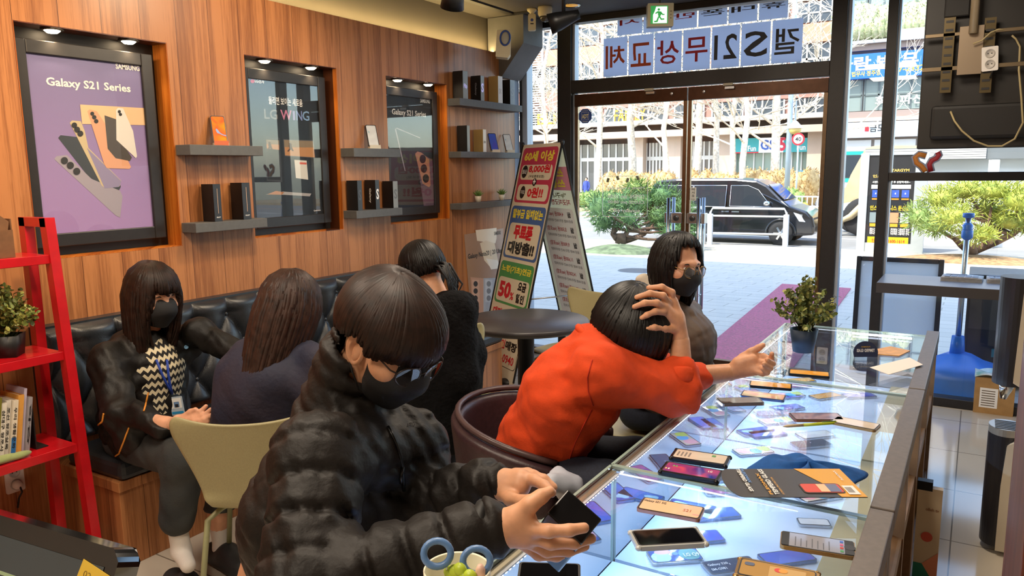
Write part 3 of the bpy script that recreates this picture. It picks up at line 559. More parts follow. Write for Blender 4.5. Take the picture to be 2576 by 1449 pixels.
fn = T('railing_fence', 'white road railing with yellow sunflower rings, ahead of the black van', 'fence', (-6, 30, -.66)); m = MB(); fa, fb_ = at(1930, 500, 1, 31)[0], at(2110, 500, 1, 31)[0]; WP = M('white_steel')
for z in (-.35, .05, .42): m.bb((fa, 30.97, z), (fb_, 31.03, z+.05), WP)
for i in range(15): x = fa+(fb_-fa)*i/14; m.bb((x-.02, 30.98, -.66), (x+.02, 31.02, .44), WP)
m.build('rails', fn)
for i, x in enumerate((1945, 1966, 1985, 2004, 2024)):
    m = MB(); xx = at(x, 500, 1, 30.9)[0]; z = .2 if i % 2 else .08; m.lathe([(.15, 0), (.15, .03), (.07, .05)], M('sunflower_yellow', '#e8b23a', .6), 14, (xx, 30.95, z), (0, -1, 0)); m.lathe([(.07, .03), (.05, .07), (.001, .08)], M('sunflower_eye', '#6a4a2a', .8), 12, (xx, 30.95, z), (0, -1, 0)); m.build('sunflower', fn)
lp = T('street_lamp', 'pale blue street lamp pole with a bell shaped lamp over the store sign', 'lamp post', (at(1981, 440, 1, 40)[0], 40, -.66)); X0 = lp.location.x; m = MB(); m.tube([(X0, 40, -.66), (X0, 40, 12)], [.14, .10], M('pole_blue', '#a9bccb', .4), 12); m.build('pole', lp)
m = MB(); zz = at(2000, 322, 1, 40)[2]; xx = at(2000, 322, 1, 40)[0]; m.tube([(X0, 40, zz+1.2), (xx, 40, zz+1.3), (xx, 40, zz+.2)], .04, M('pole_blue'), 8); m.lathe([(.05, .35), (.12, .3), (.38, 0), (.36, -.03)], M('lamp_white', '#e6e6e2', .5), 18, (xx, 40, zz)); m.ell((xx, 40, zz-.1), (.3, .3, .22), M('lamp_globe', '#c9b870', .3), 8); m.build('lamp_head', lp)
sp_ = T('speed_sign', 'round red rimmed speed limit sign beside the street lamp', 'road sign', at(2008, 440, 1, 39.5)); m = MB(); c = Vector(at(2008, 350, 1, 39.5)); m.tube([(c.x, 39.55, -.66), (c.x, 39.55, c.z)], .04, M('pole_blue'), 8); m.build('pole', sp_)
m = MB(frame(c, (1, 0, 0), (0, 0, 1))); m.prism(circ(0, 0, .30, n=28), -.03, 0, RED); m.poly(circ(0, 0, .22, n=28), WHITE); m.v[-28:] = [[v[0], v[1]-.004, v[2]] for v in m.v[-28:]]; m.text('40', -.14, -.1, .28, .2, BLACK, .01, .02); m.build('sign_plate', sp_)
# advertising panel for the gym
ad = T('advertising_panel', 'black gym advertising panel with a yellow phone band, standing outside the right window', 'advertising sign', gnd(2240, 637)); B = Vector(gnd(2240, 637)); dA = float((np.array(B)-np.array([0, 0, CAM_H])) @ _f)
yA = B.y
def ap(x, y): p = at(x, y, 1, yA); return (p[0], p[2])
m = MB(frame((0, yA, 0), (1, 0, 0), (0, 0, 1))); GP = M('panel_grey', '#a9b0b4', .5); a0 = ap(2160, 500)[0]; a1 = ap(2330, 500)[0]; zt = ap(2240, 385)[1]
m.bb((a0, B.z, -.22), (a0+.2, zt, .0), GP); m.bb((a1-.28, B.z, -.22), (a1, zt, .0), GP); m.bb((a0+.2, B.z, -.2), (a1-.28, B.z+.25, -.02), GP); m.bb((a0+.2, zt-.05, -.2), (a1-.28, zt, -.02), GP); m.build('casing', ad)
m = MB(frame((0, yA, 0), (1, 0, 0), (0, 0, 1))); x0, x1 = a0+.2, a1-.28; m.bb((x0, B.z+.25, -.15), (x1, zt-.05, -.05), M('ad_black', '#25272b', .35)); YEL = M('ad_yellow', '#f2d317', .5, emit=('#f2d317', .15)); F = flat
w = x1-x0; z = lambda y: ap(2240, y)[1]
m.rect(x0+.06, z(630), x1-.06, z(597), YEL, -.04); m.text('인스타짐  1600-1614', x0+.16, z(612), w-.3, z(601)-z(612), F('b8452a'), -.03, .03); m.text('둔산역 사거리 엠파이어빌딩 15F', x0+.16, z(625), w-.3, z(616)-z(625), F('7a5a14'), -.03, .02)
m.text('인스타휘트니스 둔산점', x0+.08, z(530), w-.16, z(517)-z(530), F('e8bb2a'), -.03, .03); m.text('STARGYM', x0+w*.45, z(432), w*.42, z(425)-z(432), F('d8b25a'), -.03, .03); m.text('인스타짐', x0+.1, z(447), w*.4, z(439)-z(447), F('d8b25a'), -.03, .03)
m.text('사장님 신세요 저장 후 상담하세요~', x0+.1, z(461), w-.2, z(455)-z(461), WHITE, -.03, .02); m.rect(x0+.08, z(475), x1-.08, z(465), WHITE, -.04)
for i in range(4): q = x0+.08+(w-.16)*i/4; m.rect(q+.03, z(497), q+(w-.16)/4-.03, z(478), F('3556b8'), -.04); m.rect(q+.03, z(503), q+(w-.16)/4-.03, z(499), F('e08a2c'), -.04); m.rect(q+.1, z(489), q+(w-.16)/4-.1, z(485), WHITE, -.03)
for i, c in enumerate(('7d8b90', '4a555a', 'd88f6a', 'c9d6da')): q = x0+.06+(w-.12)*i/4; m.rect(q+.02, z(561), q+(w-.12)/4-.02, z(535), F(c), -.04); m.rect(q+.03, z(571), q+(w-.12)/4-.03, z(563), F('e0a02c'), -.04)
for k in range(3): m.text('휘트니스 정회원 모집 안내', x0+.1, z(581+k*5), w*.38, .07, WHITE, -.03, .02); m.text('개인레슨 그룹레슨 안내', x0+w*.55, z(581+k*5), w*.4, .07, WHITE, -.03, .02)
m.build('display_face', ad)
# bus, truck, shelter
bus = T('city_bus', 'white and teal city bus passing behind the tan truck', 'bus', (at(2150, 470, 1, 34)[0]+3, 34, -.66)); m = MB(); bx0 = at(2085, 420, 1, 34)[0]; bz = lambda y: at(2130, y, 1, 34)[2]
TE = M('bus_teal', '#1fa596', .35); m.bb((bx0, 34, -.3), (bx0+9, 36.4, bz(383)), M('bus_white', '#eef0ee', .35)); m.bb((bx0+.05, 34.05, bz(383)), (bx0+8.9, 36.3, bz(370)), M('bus_white')); m.build('body', bus, bev=.1)
m = MB(); m.bb((bx0-.02, 33.97, bz(390)), (bx0+9.02, 34.1, bz(382)), TE); m.bb((bx0-.02, 33.97, bz(458)), (bx0+9.02, 34.1, bz(448)), TE); m.build('trim_band', bus)
for i in range(5): m = MB(); m.bb((bx0+.2+i*1.75, 33.95, bz(447)), (bx0+1.75+i*1.75, 34.05, bz(391)), M('bus_glass', '#39444c', .1, .3)); m.build('window', bus)
for xx in (1.6, 7.0): m = MB(); m.lathe([(.48, -.12), (.48, .12), (.25, .14)], M('tyre_rubber', '#2a2a2c', .8), 20, (bx0+xx, 34.1, -.18), (0, -1, 0)); m.build('wheel', bus)
trk = T('tan_truck', 'tan heavy truck with a muddy wheel and slanting rear plate, behind the gym panel', 'truck', gnd(2190, 600)); m = MB(); tY = 27.0; tq = lambda x, y, dy=0: at(x, y, 1, tY+dy); TAN = M('tan_paint', '#c9b48e', .6, noise=(2, .1))
m.X = frame((0, tY, 0), (1, 0, 0), (0, 0, 1)); m.prism([(tq(x, y)[0], tq(x, y)[2]) for x, y in ((2178, 372), (2205, 366), (2330, 366), (2330, 560), (2230, 560), (2190, 500), (2120, 512), (2098, 505), (2104, 490), (2128, 470), (2140, 440))], -2.2, 0, TAN); m.build('body', trk)
for x, y, r in ((2172, 557, .62), (2128, 530, .42), (2290, 570, .62)):
    m = MB(); c = tq(x, y); zc = -.66+r; m.lathe([(r*.62, -.16), (r*.95, -.18), (r, -.12), (r, .12), (r*.95, .18), (r*.62, .16)], M('tyre_rubber'), 26, (c[0], tY+(.0 if r > .5 else 1.6), zc), (0, -1, 0)); m.lathe([(r*.6, .05), (r*.5, .12), (r*.15, .16), (.001, .18)], M('wheel_steel', '#a7a39a', .4, .6), 16, (c[0], tY+(.0 if r > .5 else 1.6), zc), (0, -1, 0)); m.build('wheel', trk)
m = MB(); m.tube([tq(2168, 520, -.1), tq(2140, 545, -.1), tq(2116, 556, -.1), tq(2108, 590, -.1)], [.14, .12, .10, .08], TAN, 8, flat=2.0); m.build('mudguard', trk)
bsh = T('louvred_kiosk', 'pale street kiosk with a louvred fascia and round white pillar, behind the right garden pine', 'kiosk', (1, 24, -.66)); kY = 24.5; kq = lambda x, y: at(x, y, 1, kY); m = MB(); m.bb((kq(2176, 400)[0], kY, kq(2330, 402)[2]), (kq(2700, 400)[0], kY+2, kq(2330, 372)[2]), M('kiosk_grey', '#6f7476', .6)); m.bb((kq(2335, 400)[0], kY+.3, -.66), (kq(2700, 400)[0], kY+2, kq(2330, 402)[2]), M('kiosk_white', '#dfe2e2', .6)); m.build('body', bsh)
m = MB()
for k in range(5): zz = kq(2330, 376+k*5.4)[2]; m.bb((kq(2176, 400)[0], kY-.06, zz-.035), (kq(2480, 400)[0], kY, zz+.015), MUL)
m.build('louvre', bsh); m = MB(); m.tube([(kq(2500, 420)[0], kY-.2, -.66), (kq(2500, 420)[0], kY-.2, kq(2500, 402)[2])], .13, M('kiosk_white'), 14); m.build('pillar', bsh)
# ---- black van
van = T('black_van', 'black passenger van with alloy wheels parked beyond the street barrier', 'van', (0, 0, 0)); VB = M('van_black', '#1d1f24', .18, .3, coat=1.0); VG = M('van_glass', '#2b3138', .05, .2, spec=.8); CHR = M('chrome', '#d8dadd', .12, 1.0)
prof = [(-2.55, .36), (-2.60, .62), (-2.58, 1.02), (-2.50, 1.35), (-2.36, 1.72), (-2.22, 1.86), (-1.6, 1.92), (.2, 1.92), (.85, 1.86), (1.15, 1.72), (1.62, 1.30), (1.85, 1.14), (2.30, .98), (2.48, .80), (2.54, .55), (2.52, .32), (1.9, .26), (-1.9, .26)]
def hw(z): return .96 if z < 1.05 else .96-.2*(z-1.05)/.87
n = len(prof); vs = [(x, s*hw(z)*(1 if abs(x) < 2.2 else .93), z) for s in (-1, 1) for x, z in prof]; m = MB(); m.add(vs, [tuple(range(n)), tuple(range(2*n-1, n-1, -1))]+[((i+1) % n, i, n+i, n+(i+1) % n) for i in range(n)], VB); m.build('body', van, bev=.06)
def vside(pts, mt, d, nm, s=-1):
    m = MB(); m.add([(x, s*(hw(z)+d), z) for x, z in pts], [tuple(range(len(pts)))[::(1 if s < 0 else -1)]], mt); return m
for nm, pts in (('side_window', [(-2.25, 1.12), (-1.05, 1.10), (-1.05, 1.70), (-2.10, 1.70)]), ('side_window', [(-.98, 1.10), (-.02, 1.10), (-.02, 1.70), (-.98, 1.70)]), ('side_window', [(.14, 1.12), (1.32, 1.12), (.92, 1.58), (.62, 1.70), (.14, 1.70)])):
    q = vside(pts, VG, .012, nm); q.build(nm, van, solid=.01)
    cx = sum(p[0] for p in pts)/len(pts); cz = sum(p[1] for p in pts)/len(pts); q = MB(); q.tube([(cx+(x-cx)*1.03, -(hw(z)+.016), cz+(z-cz)*1.05) for x, z in pts], .012, CHR, 6, closed=True); q.build('window_trim', van)
m = MB(); m.add([(1.18, -.72, 1.74), (1.66, -.84, 1.31), (1.66, .84, 1.31), (1.18, .72, 1.74)], [(0, 1, 2, 3)], VG); m.build('windscreen', van, solid=.02)
for x in (-1.62, 1.62):
    for s in (-1, 1):
        m = MB(); m.lathe([(.20, -.10), (.32, -.11), (.34, -.06), (.34, .08), (.32, .11), (.22, .10)], M('tyre_rubber'), 26, (x, s*.86, .34), (0, s, 0)); w = m.build('wheel', van)
        m = MB(); m.lathe([(.22, .06), (.22, .095), (.19, .09)], CHR, 24, (x, s*.86, .34), (0, s, 0)); m.lathe([(.06, .09), (.05, .115), (.001, .12)], CHR, 14, (x, s*.86, .34), (0, s, 0))
        for k in range(6): a = k*math.pi/3; m.bar((x, s*.96, .34), (x+.2*math.cos(a), s*.95, .34+.2*math.sin(a)), .055, .02, CHR, up=(0, 1, 0))
        m.build('alloy_rim', w)
        m = MB(); m.tube([(x+.41*math.cos(a), s*.955, .34+.41*math.sin(a)) for a in [R_(t) for t in range(-5, 186, 10)]], .03, VB, 6); m.build('wheel_arch', van)
m = MB(); m.X = Matrix(); m.add([(1.95, -.93, .95), (2.42, -.80, .82), (2.46, -.80, .66), (2.12, -.95, .70)], [(0, 1, 2, 3)], M('headlamp', '#dfe5ea', .1, .3)); m.build('headlamp', van, solid=.03)
m = MB(); m.ell((1.22, -1.03, 1.2), (.10, .09, .085), CHR, 8); m.build('side_mirror', van); m = MB(); m.bb((-.1, -.99, .93), (.12, -.955, .97), CHR); m.build('door_handle', van); m = MB(); m.bb((.2, -.99, .93), (.42, -.955, .97), CHR); m.build('door_handle', van)
w_ = gnd(1962, 617); van.location = (w_[0]-1.62, w_[1]+.95, -.66)
# ---- person in a blue coat, far off
FAR = T('person', 'distant person in a long blue coat walking on the far pavement', 'person', (at(1475, 470, 1, 50)[0], 50, -.66))
fxp = FAR.location.x; zs = 1.62/1.65; m = MB(); m.lathe([(.001, 1.63), (.07, 1.6), (.095, 1.52), (.09, 1.44), (.05, 1.38), (.06, 1.34)], M('far_skin', '#c99b80', .6), 12, (fxp, 50, -.66)); m.tube([(fxp-.08, 50, .2), (fxp-.09, 50.1, -.62)], [.08, .05], M('dark_trouser', '#2c2c34', .8), 8); m.tube([(fxp+.08, 50, .2), (fxp+.1, 49.85, -.62)], [.08, .05], M('dark_trouser'), 8); m.build('body', FAR)
m = MB(); m.lathe([(.19, .35), (.20, .7), (.17, 1.0), (.2, 1.25), (.16, 1.36), (.07, 1.4)], M('blue_coat', '#3f4f9e', .8), 14, (fxp, 50, -.66)); m.tube([(fxp-.18, 50, .65), (fxp-.25, 50, .3), (fxp-.2, 49.9, .1)], [.07, .06, .05], M('blue_coat'), 8); m.tube([(fxp+.18, 50, .65), (fxp+.24, 50, .3), (fxp+.22, 49.85, .1)], [.07, .06, .05], M('blue_coat'), 8); m.build('coat', FAR); m = MB(); m.ell((fxp, 50.03, .88), (.11, .11, .12), M('far_hair', '#241c18', .6), 8); m.build('hair', FAR)
# ---- blank white easel board, parasol base outside the window
eb = T('sign_board', 'blank white board in a black frame leaning outside the right window', 'sign board', (-.6, 6.3, 0)); eY = 6.45; eq = lambda x, y: at(x, y, 1, eY); e0, e1 = eq(2150, 700)[0], eq(2372, 700)[0]; ez = eq(2260, 650)[2]
m = MB(); m.X = frame((0, eY, 0), (1, 0, 0), (0, .08, 1)); m.bb((e0+.03, .06, -.02), (e1-.03, ez-.03, .0), tmat('board_white', '#e6eaee', '#dfe6ee', .6)); m.build('panel', eb)
m = MB(); m.X = frame((0, eY, 0), (1, 0, 0), (0, .08, 1))
for a, b_ in (((e0, -.01, -.03), (e0+.035, ez, .012)), ((e1-.035, -.01, -.03), (e1, ez, .012)), ((e0+.035, ez-.035, -.03), (e1-.035, ez, .012)), ((e0+.035, -.01, -.03), (e1-.035, .05, .012))): m.bb(a, b_, M('board_frame', '#2a2d38', .4))
m.build('frame', eb, bev=.006)
pb = T('parasol_base', 'blue plastic parasol base with a steel pole outside the right window', 'parasol base', (-.02, 6.15, 0)); BL = M('parasol_blue', '#3a84ea', .35, noise=(8, .05)); c = at(2410, 955, 1, 6.15); X = c[0]
m = MB(); m.grid(lambda u, v: (X+.26*math.copysign(abs(math.cos(6.2832*u))**.6, math.cos(6.2832*u))*([1, 1, .92, .62, .3, .14, .0][int(v*6+.5)]), 6.15+.26*math.copysign(abs(math.sin(6.2832*u))**.6, math.sin(6.2832*u))*([1, 1, .92, .62, .3, .14, .0][int(v*6+.5)]), [-.012, .13, .19, .22, .27, .285, .29][int(v*6+.5)]), 36, 7, BL, cu=True); m.tube([(X-.02, 6.15, .27), (X-.02, 6.15, .40)], [.05, .04], BL, 14); m.build('water_tank', pb)
m = MB(); zt = at(2405, 540, 1, 6.15)[2]; m.tube([(X-.02, 6.15, .3), (X-.015, 6.15, zt)], .018, ALU, 12); m.build('pole', pb); m = MB(); zz = lambda y: at(2405, y, 1, 6.15)[2]; m.lathe([(.02, zz(602)), (.036, zz(596)), (.036, zz(580)), (.03, zz(578)), (.036, zz(576)), (.03, zz(574)), (.034, zz(566)), (.02, zz(560))], BL, 14, (X-.015, 6.15, 0)); m.lathe([(.02, zz(548)), (.036, zz(546)), (.036, zz(536)), (.0001, zz(535))], BL, 14, (X-.015, 6.15, 0)); m.build('clamp', pb)
dc = T('dark_cabinet', 'dark grey cabinet standing against the window under the right hand shelf', 'cabinet', (.45, 6.2, 0)); m = MB(); c0 = at(2425, 850, 1, 6.5)[0]; DK = M('cabinet_dark', '#2d3036', .35); m.bb((c0, 6.50, -.01), (1.4, 7.0, .80), DK); m.build('carcass', dc, bev=.006); m = MB(); m.bb((c0+.02, 6.48, .40), (c0+.33, 6.50, .72), M('cabinet_panel', '#44464b', .3)); m.bb((c0+.36, 6.48, .40), (1.1, 6.50, .72), M('cabinet_panel')); m.build('door', dc); m = MB(); m.bb((c0+.18, 6.475, .2), (c0+.38, 6.50, .26), M('teal_plastic', '#2f8d9c', .4)); m.build('handle', dc)
# ------------------------------------------------------------------ floating shelves and what stands on them
SX = -3.252
SH = {'A1': (2.380, 2.822, 1.687, 1.737), 'A2': (2.380, 2.822, 1.311, 1.358), 'B1': (3.515, 3.955, 1.687, 1.740), 'B2': (3.515, 3.955, 1.312, 1.360), 'C1': (4.640, 5.53, 2.064, 2.116), 'C2': (4.640, 5.53, 1.690, 1.735), 'C3': (4.640, 5.53, 1.310, 1.355)}
SHL = {'A1': 'grey floating shelf holding one phone on a stand, between the lilac and middle posters', 'A2': 'grey floating shelf holding two black boxes, below the one with the rainbow phone', 'B1': 'grey floating shelf with one blue and white phone, between the middle and pink posters', 'B2': 'grey floating shelf holding three slim black boxes, between the middle and pink posters', 'C1': 'topmost grey floating shelf by the glass front, holding four boxes', 'C2': 'middle grey floating shelf by the glass front, with two boxes and two phones', 'C3': 'lowest grey floating shelf by the glass front, holding two potted succulents'}
for k, (a, b, z0, z1) in SH.items():
    m = MB(); m.bb((WX, a, z0), (SX, b, z1), GREYP); tag(m.build('wall_shelf', bev=.002), SHL[k], 'shelf', 'grey floating shelves on the walnut wall')
BX = M('box_black', '#131214', .45); BXF = M('box_black_front', '#2a2b2f', .4); GOLDB = M('box_gold', '#b59a62', .4, .3); WBX = M('box_white', '#e4e0da', .5)
def pbox(sh, xe, xr, yt, yb, label, me=BX, mf=BXF, dp=.088, front=None, end=None, fc=WHITE):
    z1 = SH[sh][3]; xf = SX-.008; y0 = at(xe, yb, 0, xf)[1]; y1 = at(xr, yb, 0, xf)[1]; h = at(xe, yt, 0, xf)[2]-at(xe, yb, 0, xf)[2]
    o = T('phone_box', label, 'box', (xf-dp/2, (y0+y1)/2, z1), 'phone boxes on the wall shelves'); m = MB(); m.bb((xf-dp, y0, z1), (xf, y1, z1+h), me); m.bb((xf-.001, y0+.001, z1+.001), (xf+.0005, y1-.001, z1+h-.001), mf)
    w = y1-y0
    if front: 
        m.X = frame((xf+.001, y0, z1), (0, 1, 0), (0, 0, 1))
        if front == '|': m.rect(w*.5, h*.22, w*.56, h*.88, flat('c8a487')); m.text('GALAXY', w*.25, h*.1, w*.55, h*.035, WHITE, 0, .02)
        else: m.text(front, w*.18, h*.34, w*.66, h*(.36 if len(front) == 1 else .2), fc, 0, .03)
    if end: m.X = frame((xf-.012, y0-.0006, z1), (0, 0, -1), (1, 0, 0)); m.X.translation = Vector((xf-dp*.62, y0-.0006, z1+h*.72)); m.text(end, 0, 0, h*.5, dp*.22, flat('8d8f96') if end == 'Galaxy' and sh == 'C1' else WHITE, 0, .02)
    m.build('carton', o); return o
LILAC = M('lilac_letter', '#b9b2e8', .5, emit=('#b9b2e8', .3))
pbox('A2', 541, 560, 462, 557, 'black phone box with thin copper line, left of the pair below the rainbow phone', front='|'); pbox('A2', 613, 633, 458, 551, 'black phone box with thin copper line, right of the pair, touching the middle poster', front='|')
pbox('B2', 901, 912.5, 451, 527, 'slim black phone box with a dim letter, first of the three nearest the middle poster', front='S', fc=flat('4c4e55')); pbox('B2', 946, 956, 451, 525, 'slim black phone box with white side lettering, centre of the row of three', front='S', end='Galaxy', fc=WHITE); pbox('B2', 990, 1002, 454, 522, 'slim black phone box with a grey face, overlapping the pink phone poster', mf=M('box_grey_front', '#8b8d8b', .4), front='S', fc=flat('6d6f70'))
pbox('C1', 1165, 1177.6, 176, 246, 'tall black phone box with lilac front lettering on the topmost shelf', mf=M('box_grey_front'), front='Flip', fc=LILAC); pbox('C1', 1209.6, 1218.6, 187, 250.6, 'slim black box with grey side lettering and lilac letter on the topmost shelf', mf=M('box_grey_front'), front='S', end='Galaxy', fc=LILAC); pbox('C1', 1253.4, 1264.6, 190, 258, 'gold and white phone box on the topmost shelf', me=GOLDB, mf=WBX, front='SK', fc=flat('c9c2b6')); pbox('C1', 1283.4, 1295, 197.5, 260, 'black box with a bluish grey face at the glass end of the topmost shelf', mf=M('box_blue_front', '#7f8a97', .4), front='S', fc=flat('9aa4ae'))
pbox('C2', 1175.6, 1182.7, 313, 379, 'tall plain black phone box on the middle shelf by the glass front', mf=M('box_grey_front')); pbox('C2', 1215.5, 1223.7, 323, 380, 'small gold sided white phone box on the middle shelf by the glass front', me=GOLDB, mf=WBX, front='phone', fc=flat('8d8578'))
_ph = {}
def wallpaper(name, cols, sc=9.0, seed=0.0, emit=.0):
    if 'wp_'+name in MATS: return MATS['wp_'+name]
    m = bpy.data.materials.new('wp_'+name); m.use_nodes = True; MATS['wp_'+name] = m; nt = m.node_tree; N = nt.nodes.new; L = nt.links.new; b = nt.nodes['Principled BSDF']
    t = N('ShaderNodeTexCoord'); mp = N('ShaderNodeMapping'); mp.inputs['Location'].default_value = (seed, seed*.7, 0); L(t.outputs['Object'], mp.inputs[0]); n = N('ShaderNodeTexNoise'); n.inputs['Scale'].default_value = sc; n.inputs['Detail'].default_value = 1.5; n.inputs['Distortion'].default_value = 1.2; L(mp.outputs[0], n.inputs['Vector'])
    r = N('ShaderNodeValToRGB'); L(n.outputs[0], r.inputs[0]); e = r.color_ramp.elements
    for i, c in enumerate(cols):
        p = .3+.4*i/(len(cols)-1)
        q = e[0] if i == 0 else (e[1] if i == len(cols)-1 else e.new(p)); q.position = p; q.color = lin(c)
    L(r.outputs[0], b.inputs['Base Color']); b.inputs['Roughness'].default_value = .06; b.inputs['Specular IOR Level'].default_value = .6
    if emit: L(r.outputs[0], b.inputs['Emission Color']); b.inputs['Emission Strength'].default_value = emit
    return m
WPS = {'orange': wallpaper('orange', ['#efc9a0', '#e2855a', '#d24a35', '#f0c8a4'], 14, 1), 'amber': wallpaper('amber', ['#f0a43a', '#d8452a', '#8c2a20', '#f3c27a'], 12, 2), 'blue': wallpaper('blue', ['#2a63c0', '#2f9fdc', '#66c8ea', '#1f3f9a'], 10, 3), 'multi': wallpaper('multi', ['#2a2f8a', '#9a3fa8', '#e0a03a', '#3fae8a', '#d8506a'], 14, 4), 'purple': wallpaper('purple', ['#5a58c8', '#7f7fe0', '#b083d8', '#4a6ad0'], 10, 5), 'mint': wallpaper('mint', ['#e8d9a0', '#56b0d0', '#b8c84a', '#e59aa0'], 13, 6), 'white': wallpaper('white', ['#e9dccd', '#efe5da', '#dccbb9'], 9, 7), 'black': wallpaper('black', ['#060608', '#0b0b0e'], 5, 8), 'grey': wallpaper('grey', ['#9a9ba6', '#a5a6b0'], 4, 9), 'navy': wallpaper('navy', ['#26314a', '#4a5570', '#b9bdc6', '#2a3550'], 22, 10), 'wine': wallpaper('wine', ['#7d7490', '#6a2f2a', '#c0603f', '#b9a0ac'], 11, 11), 'window_glint': wallpaper('window_glint', ['#3d2a22', '#58463a', '#d9cbb6', '#2c211d'], 16, 12), 'teal': wallpaper('teal', ['#bfe3ee', '#2f5fb0', '#2d8a80', '#e59a9a'], 9, 13), 'rainbow': wallpaper('rainbow', ['#f0a030', '#d83f8a', '#5a3fb8', '#3f7fd8', '#e86a40'], 16, 14), 'flower': wallpaper('flower', ['#e9eef0', '#3f7fb8', '#e8ecee', '#58a8c0', '#d8dce0'], 14, 15)}
EDG = {'black': M('phone_edge_black', '#17181c', .25, .4), 'silver': M('phone_edge_silver', '#b8bcc4', .2, .9), 'gold': M('phone_edge_gold', '#b58f5c', .25, .8), 'blue': M('phone_edge_blue', '#5a74a8', .25, .6), 'clear': M('clear_case', '#b9bab6', .1, .0, spec=.8, coat=1), 'rose': M('phone_edge_rose', '#b07f72', .25, .7)}
def phone(label, scr='blue', edge='black', L=.155, W=.074, H=.0085, deco=None, group='display phones lying under the counter glass', case=False, name='smartphone'):
    """phone lying along local x, built at the origin"""
    t = T(name, label, 'phone', (0, 0, 0), group); e = .007 if case else 0
    m = MB(); m.prism(rrect(L+e, W+e, .009 if not case else .013, 4), 0, H, EDG[edge]); m.build('body', t, bev=.0015)
    s = MB(); s.prism(rrect(L-.004, W-.004, .008, 4), H, H+.0007, BLACK); s.poly([(x, y, H+.0009) for x, y in rrect(L-.010, W-.010, .006, 4)], WPS[scr] if isinstance(scr, str) else scr)
    if deco: deco(s, L, W, H+.0013)
    s.build('screen', t)
    if case:
        m = MB()
        for sx in (-1, 1):
            for sy in (-1, 1): m.ell((sx*(L/2-.001), sy*(W/2-.001), H*.55), (.008, .008, H*.62), EDG[edge], 6)
        m.build('case_bumper', t)
    else:
        m = MB(); m.bb((L*.12, -W/2-.0012, H*.3), (L*.22, -W/2+.001, H*.7), EDG[edge]); m.build('side_button', t)
    return t
CZ = .7605
def lay(t, x0, y0, x1, y1, z=CZ, tilt=0):
    a, b = at(x0, y0, 2, z), at(x1, y1, 2, z); t.location = ((a[0]+b[0])/2, (a[1]+b[1])/2, z+.0004); t.rotation_euler = (0, tilt, math.atan2(b[1]-a[1], b[0]-a[0])); return t
def standing(label, sh, x, yb, scr, edge, stand):
    z = SH[sh][3]; p = at(x, yb, 0, SX-.03); t = T('display_phone', label, 'phone', (0, 0, 0), 'phones on stands on the wall shelves')
    m = MB(); m.bb((-.02, -.036, .0), (.016, .036, .012), M('stand_acrylic', '#ddd6c6', .2)); m.add([(-.022, -.03, .012), (-.022, .03, .012), (-.05, .03, .075), (-.05, -.03, .075)], [(0, 1, 2, 3)], M('stand_acrylic')); m.bb((.014, -.034, .0), (.018, .034, .022), stand); m.build('stand', t, solid=.002)
    X = Matrix.Translation((-.002, 0, .012)) @ Matrix.Rotation(R_(-22), 4, 'Y') @ frame((0, 0, .075), (0, 1, 0), (0, 0, 1)); m = MB(X); m.prism(rrect(.070, .148, .009), -.008, 0, EDG[edge]); m.build('body', t, bev=.001)
    m = MB(X); m.prism(rrect(.066, .144, .008), 0, .0006, BLACK); m.poly([(q[0], q[1], .0009) for q in rrect(.062, .138, .007)], WPS[scr]); m.build('screen', t); t.location = (p[0], p[1], z); t.rotation_euler = (0, 0, R_(-28)); return t
standing('phone with a rainbow screen leaning on a stand, on the shelf by the lilac poster', 'A1', 556, 362, 'rainbow', 'silver', M('stand_label', '#d8714e', .5)); standing('phone with a white and blue flower screen, on the shelf by the pink poster', 'B1', 942, 369, 'flower', 'black', M('stand_acrylic')); standing('narrow phone on a stand beside the small gold box', 'C2', 1246, 379, 'purple', 'silver', M('stand_acrylic')); standing('phone on a stand at the glass end of the middle shelf', 'C2', 1283, 380, 'flower', 'silver', M('stand_acrylic'))
def succulent(x, label):
    p = at(x, 500, 0, SX-.05); z = SH['C3'][3]; t = T('potted_succulent', label, 'plant', (p[0], p[1], z), 'succulents on the lowest shelf'); m = MB(); m.lathe([(.020, 0), (.029, .045), (.026, .046), (.025, .038), (.0001, .038)], M('white_ceramic', '#d9cfbb', .4), 6, (p[0], p[1], z)); m.build('pot', t)
    m = MB(); rng = random.Random(int(x)); G = M('succulent_leaf', '#5f7d3a', .5, noise=(30, .3))
    for k in range(18):
        a = k*2.4; r = .008+.020*(k/18); h = .062-.03*(k/18); q = Vector((p[0], p[1], z+.038)); d = Vector((math.cos(a), math.sin(a), 0)); m.tube([q, q+d*r+Vector((0, 0, h*.6)), q+d*r*1.9+Vector((0, 0, h*.95))], [.006, .005, .0008], G, 6, flat=.5)
    m.build('leaves', t)
succulent(1203, 'small spiky succulent in a white pot, the one nearer the pink phone poster'); succulent(1262, 'small spiky succulent in a white pot, the one nearer the glass front')
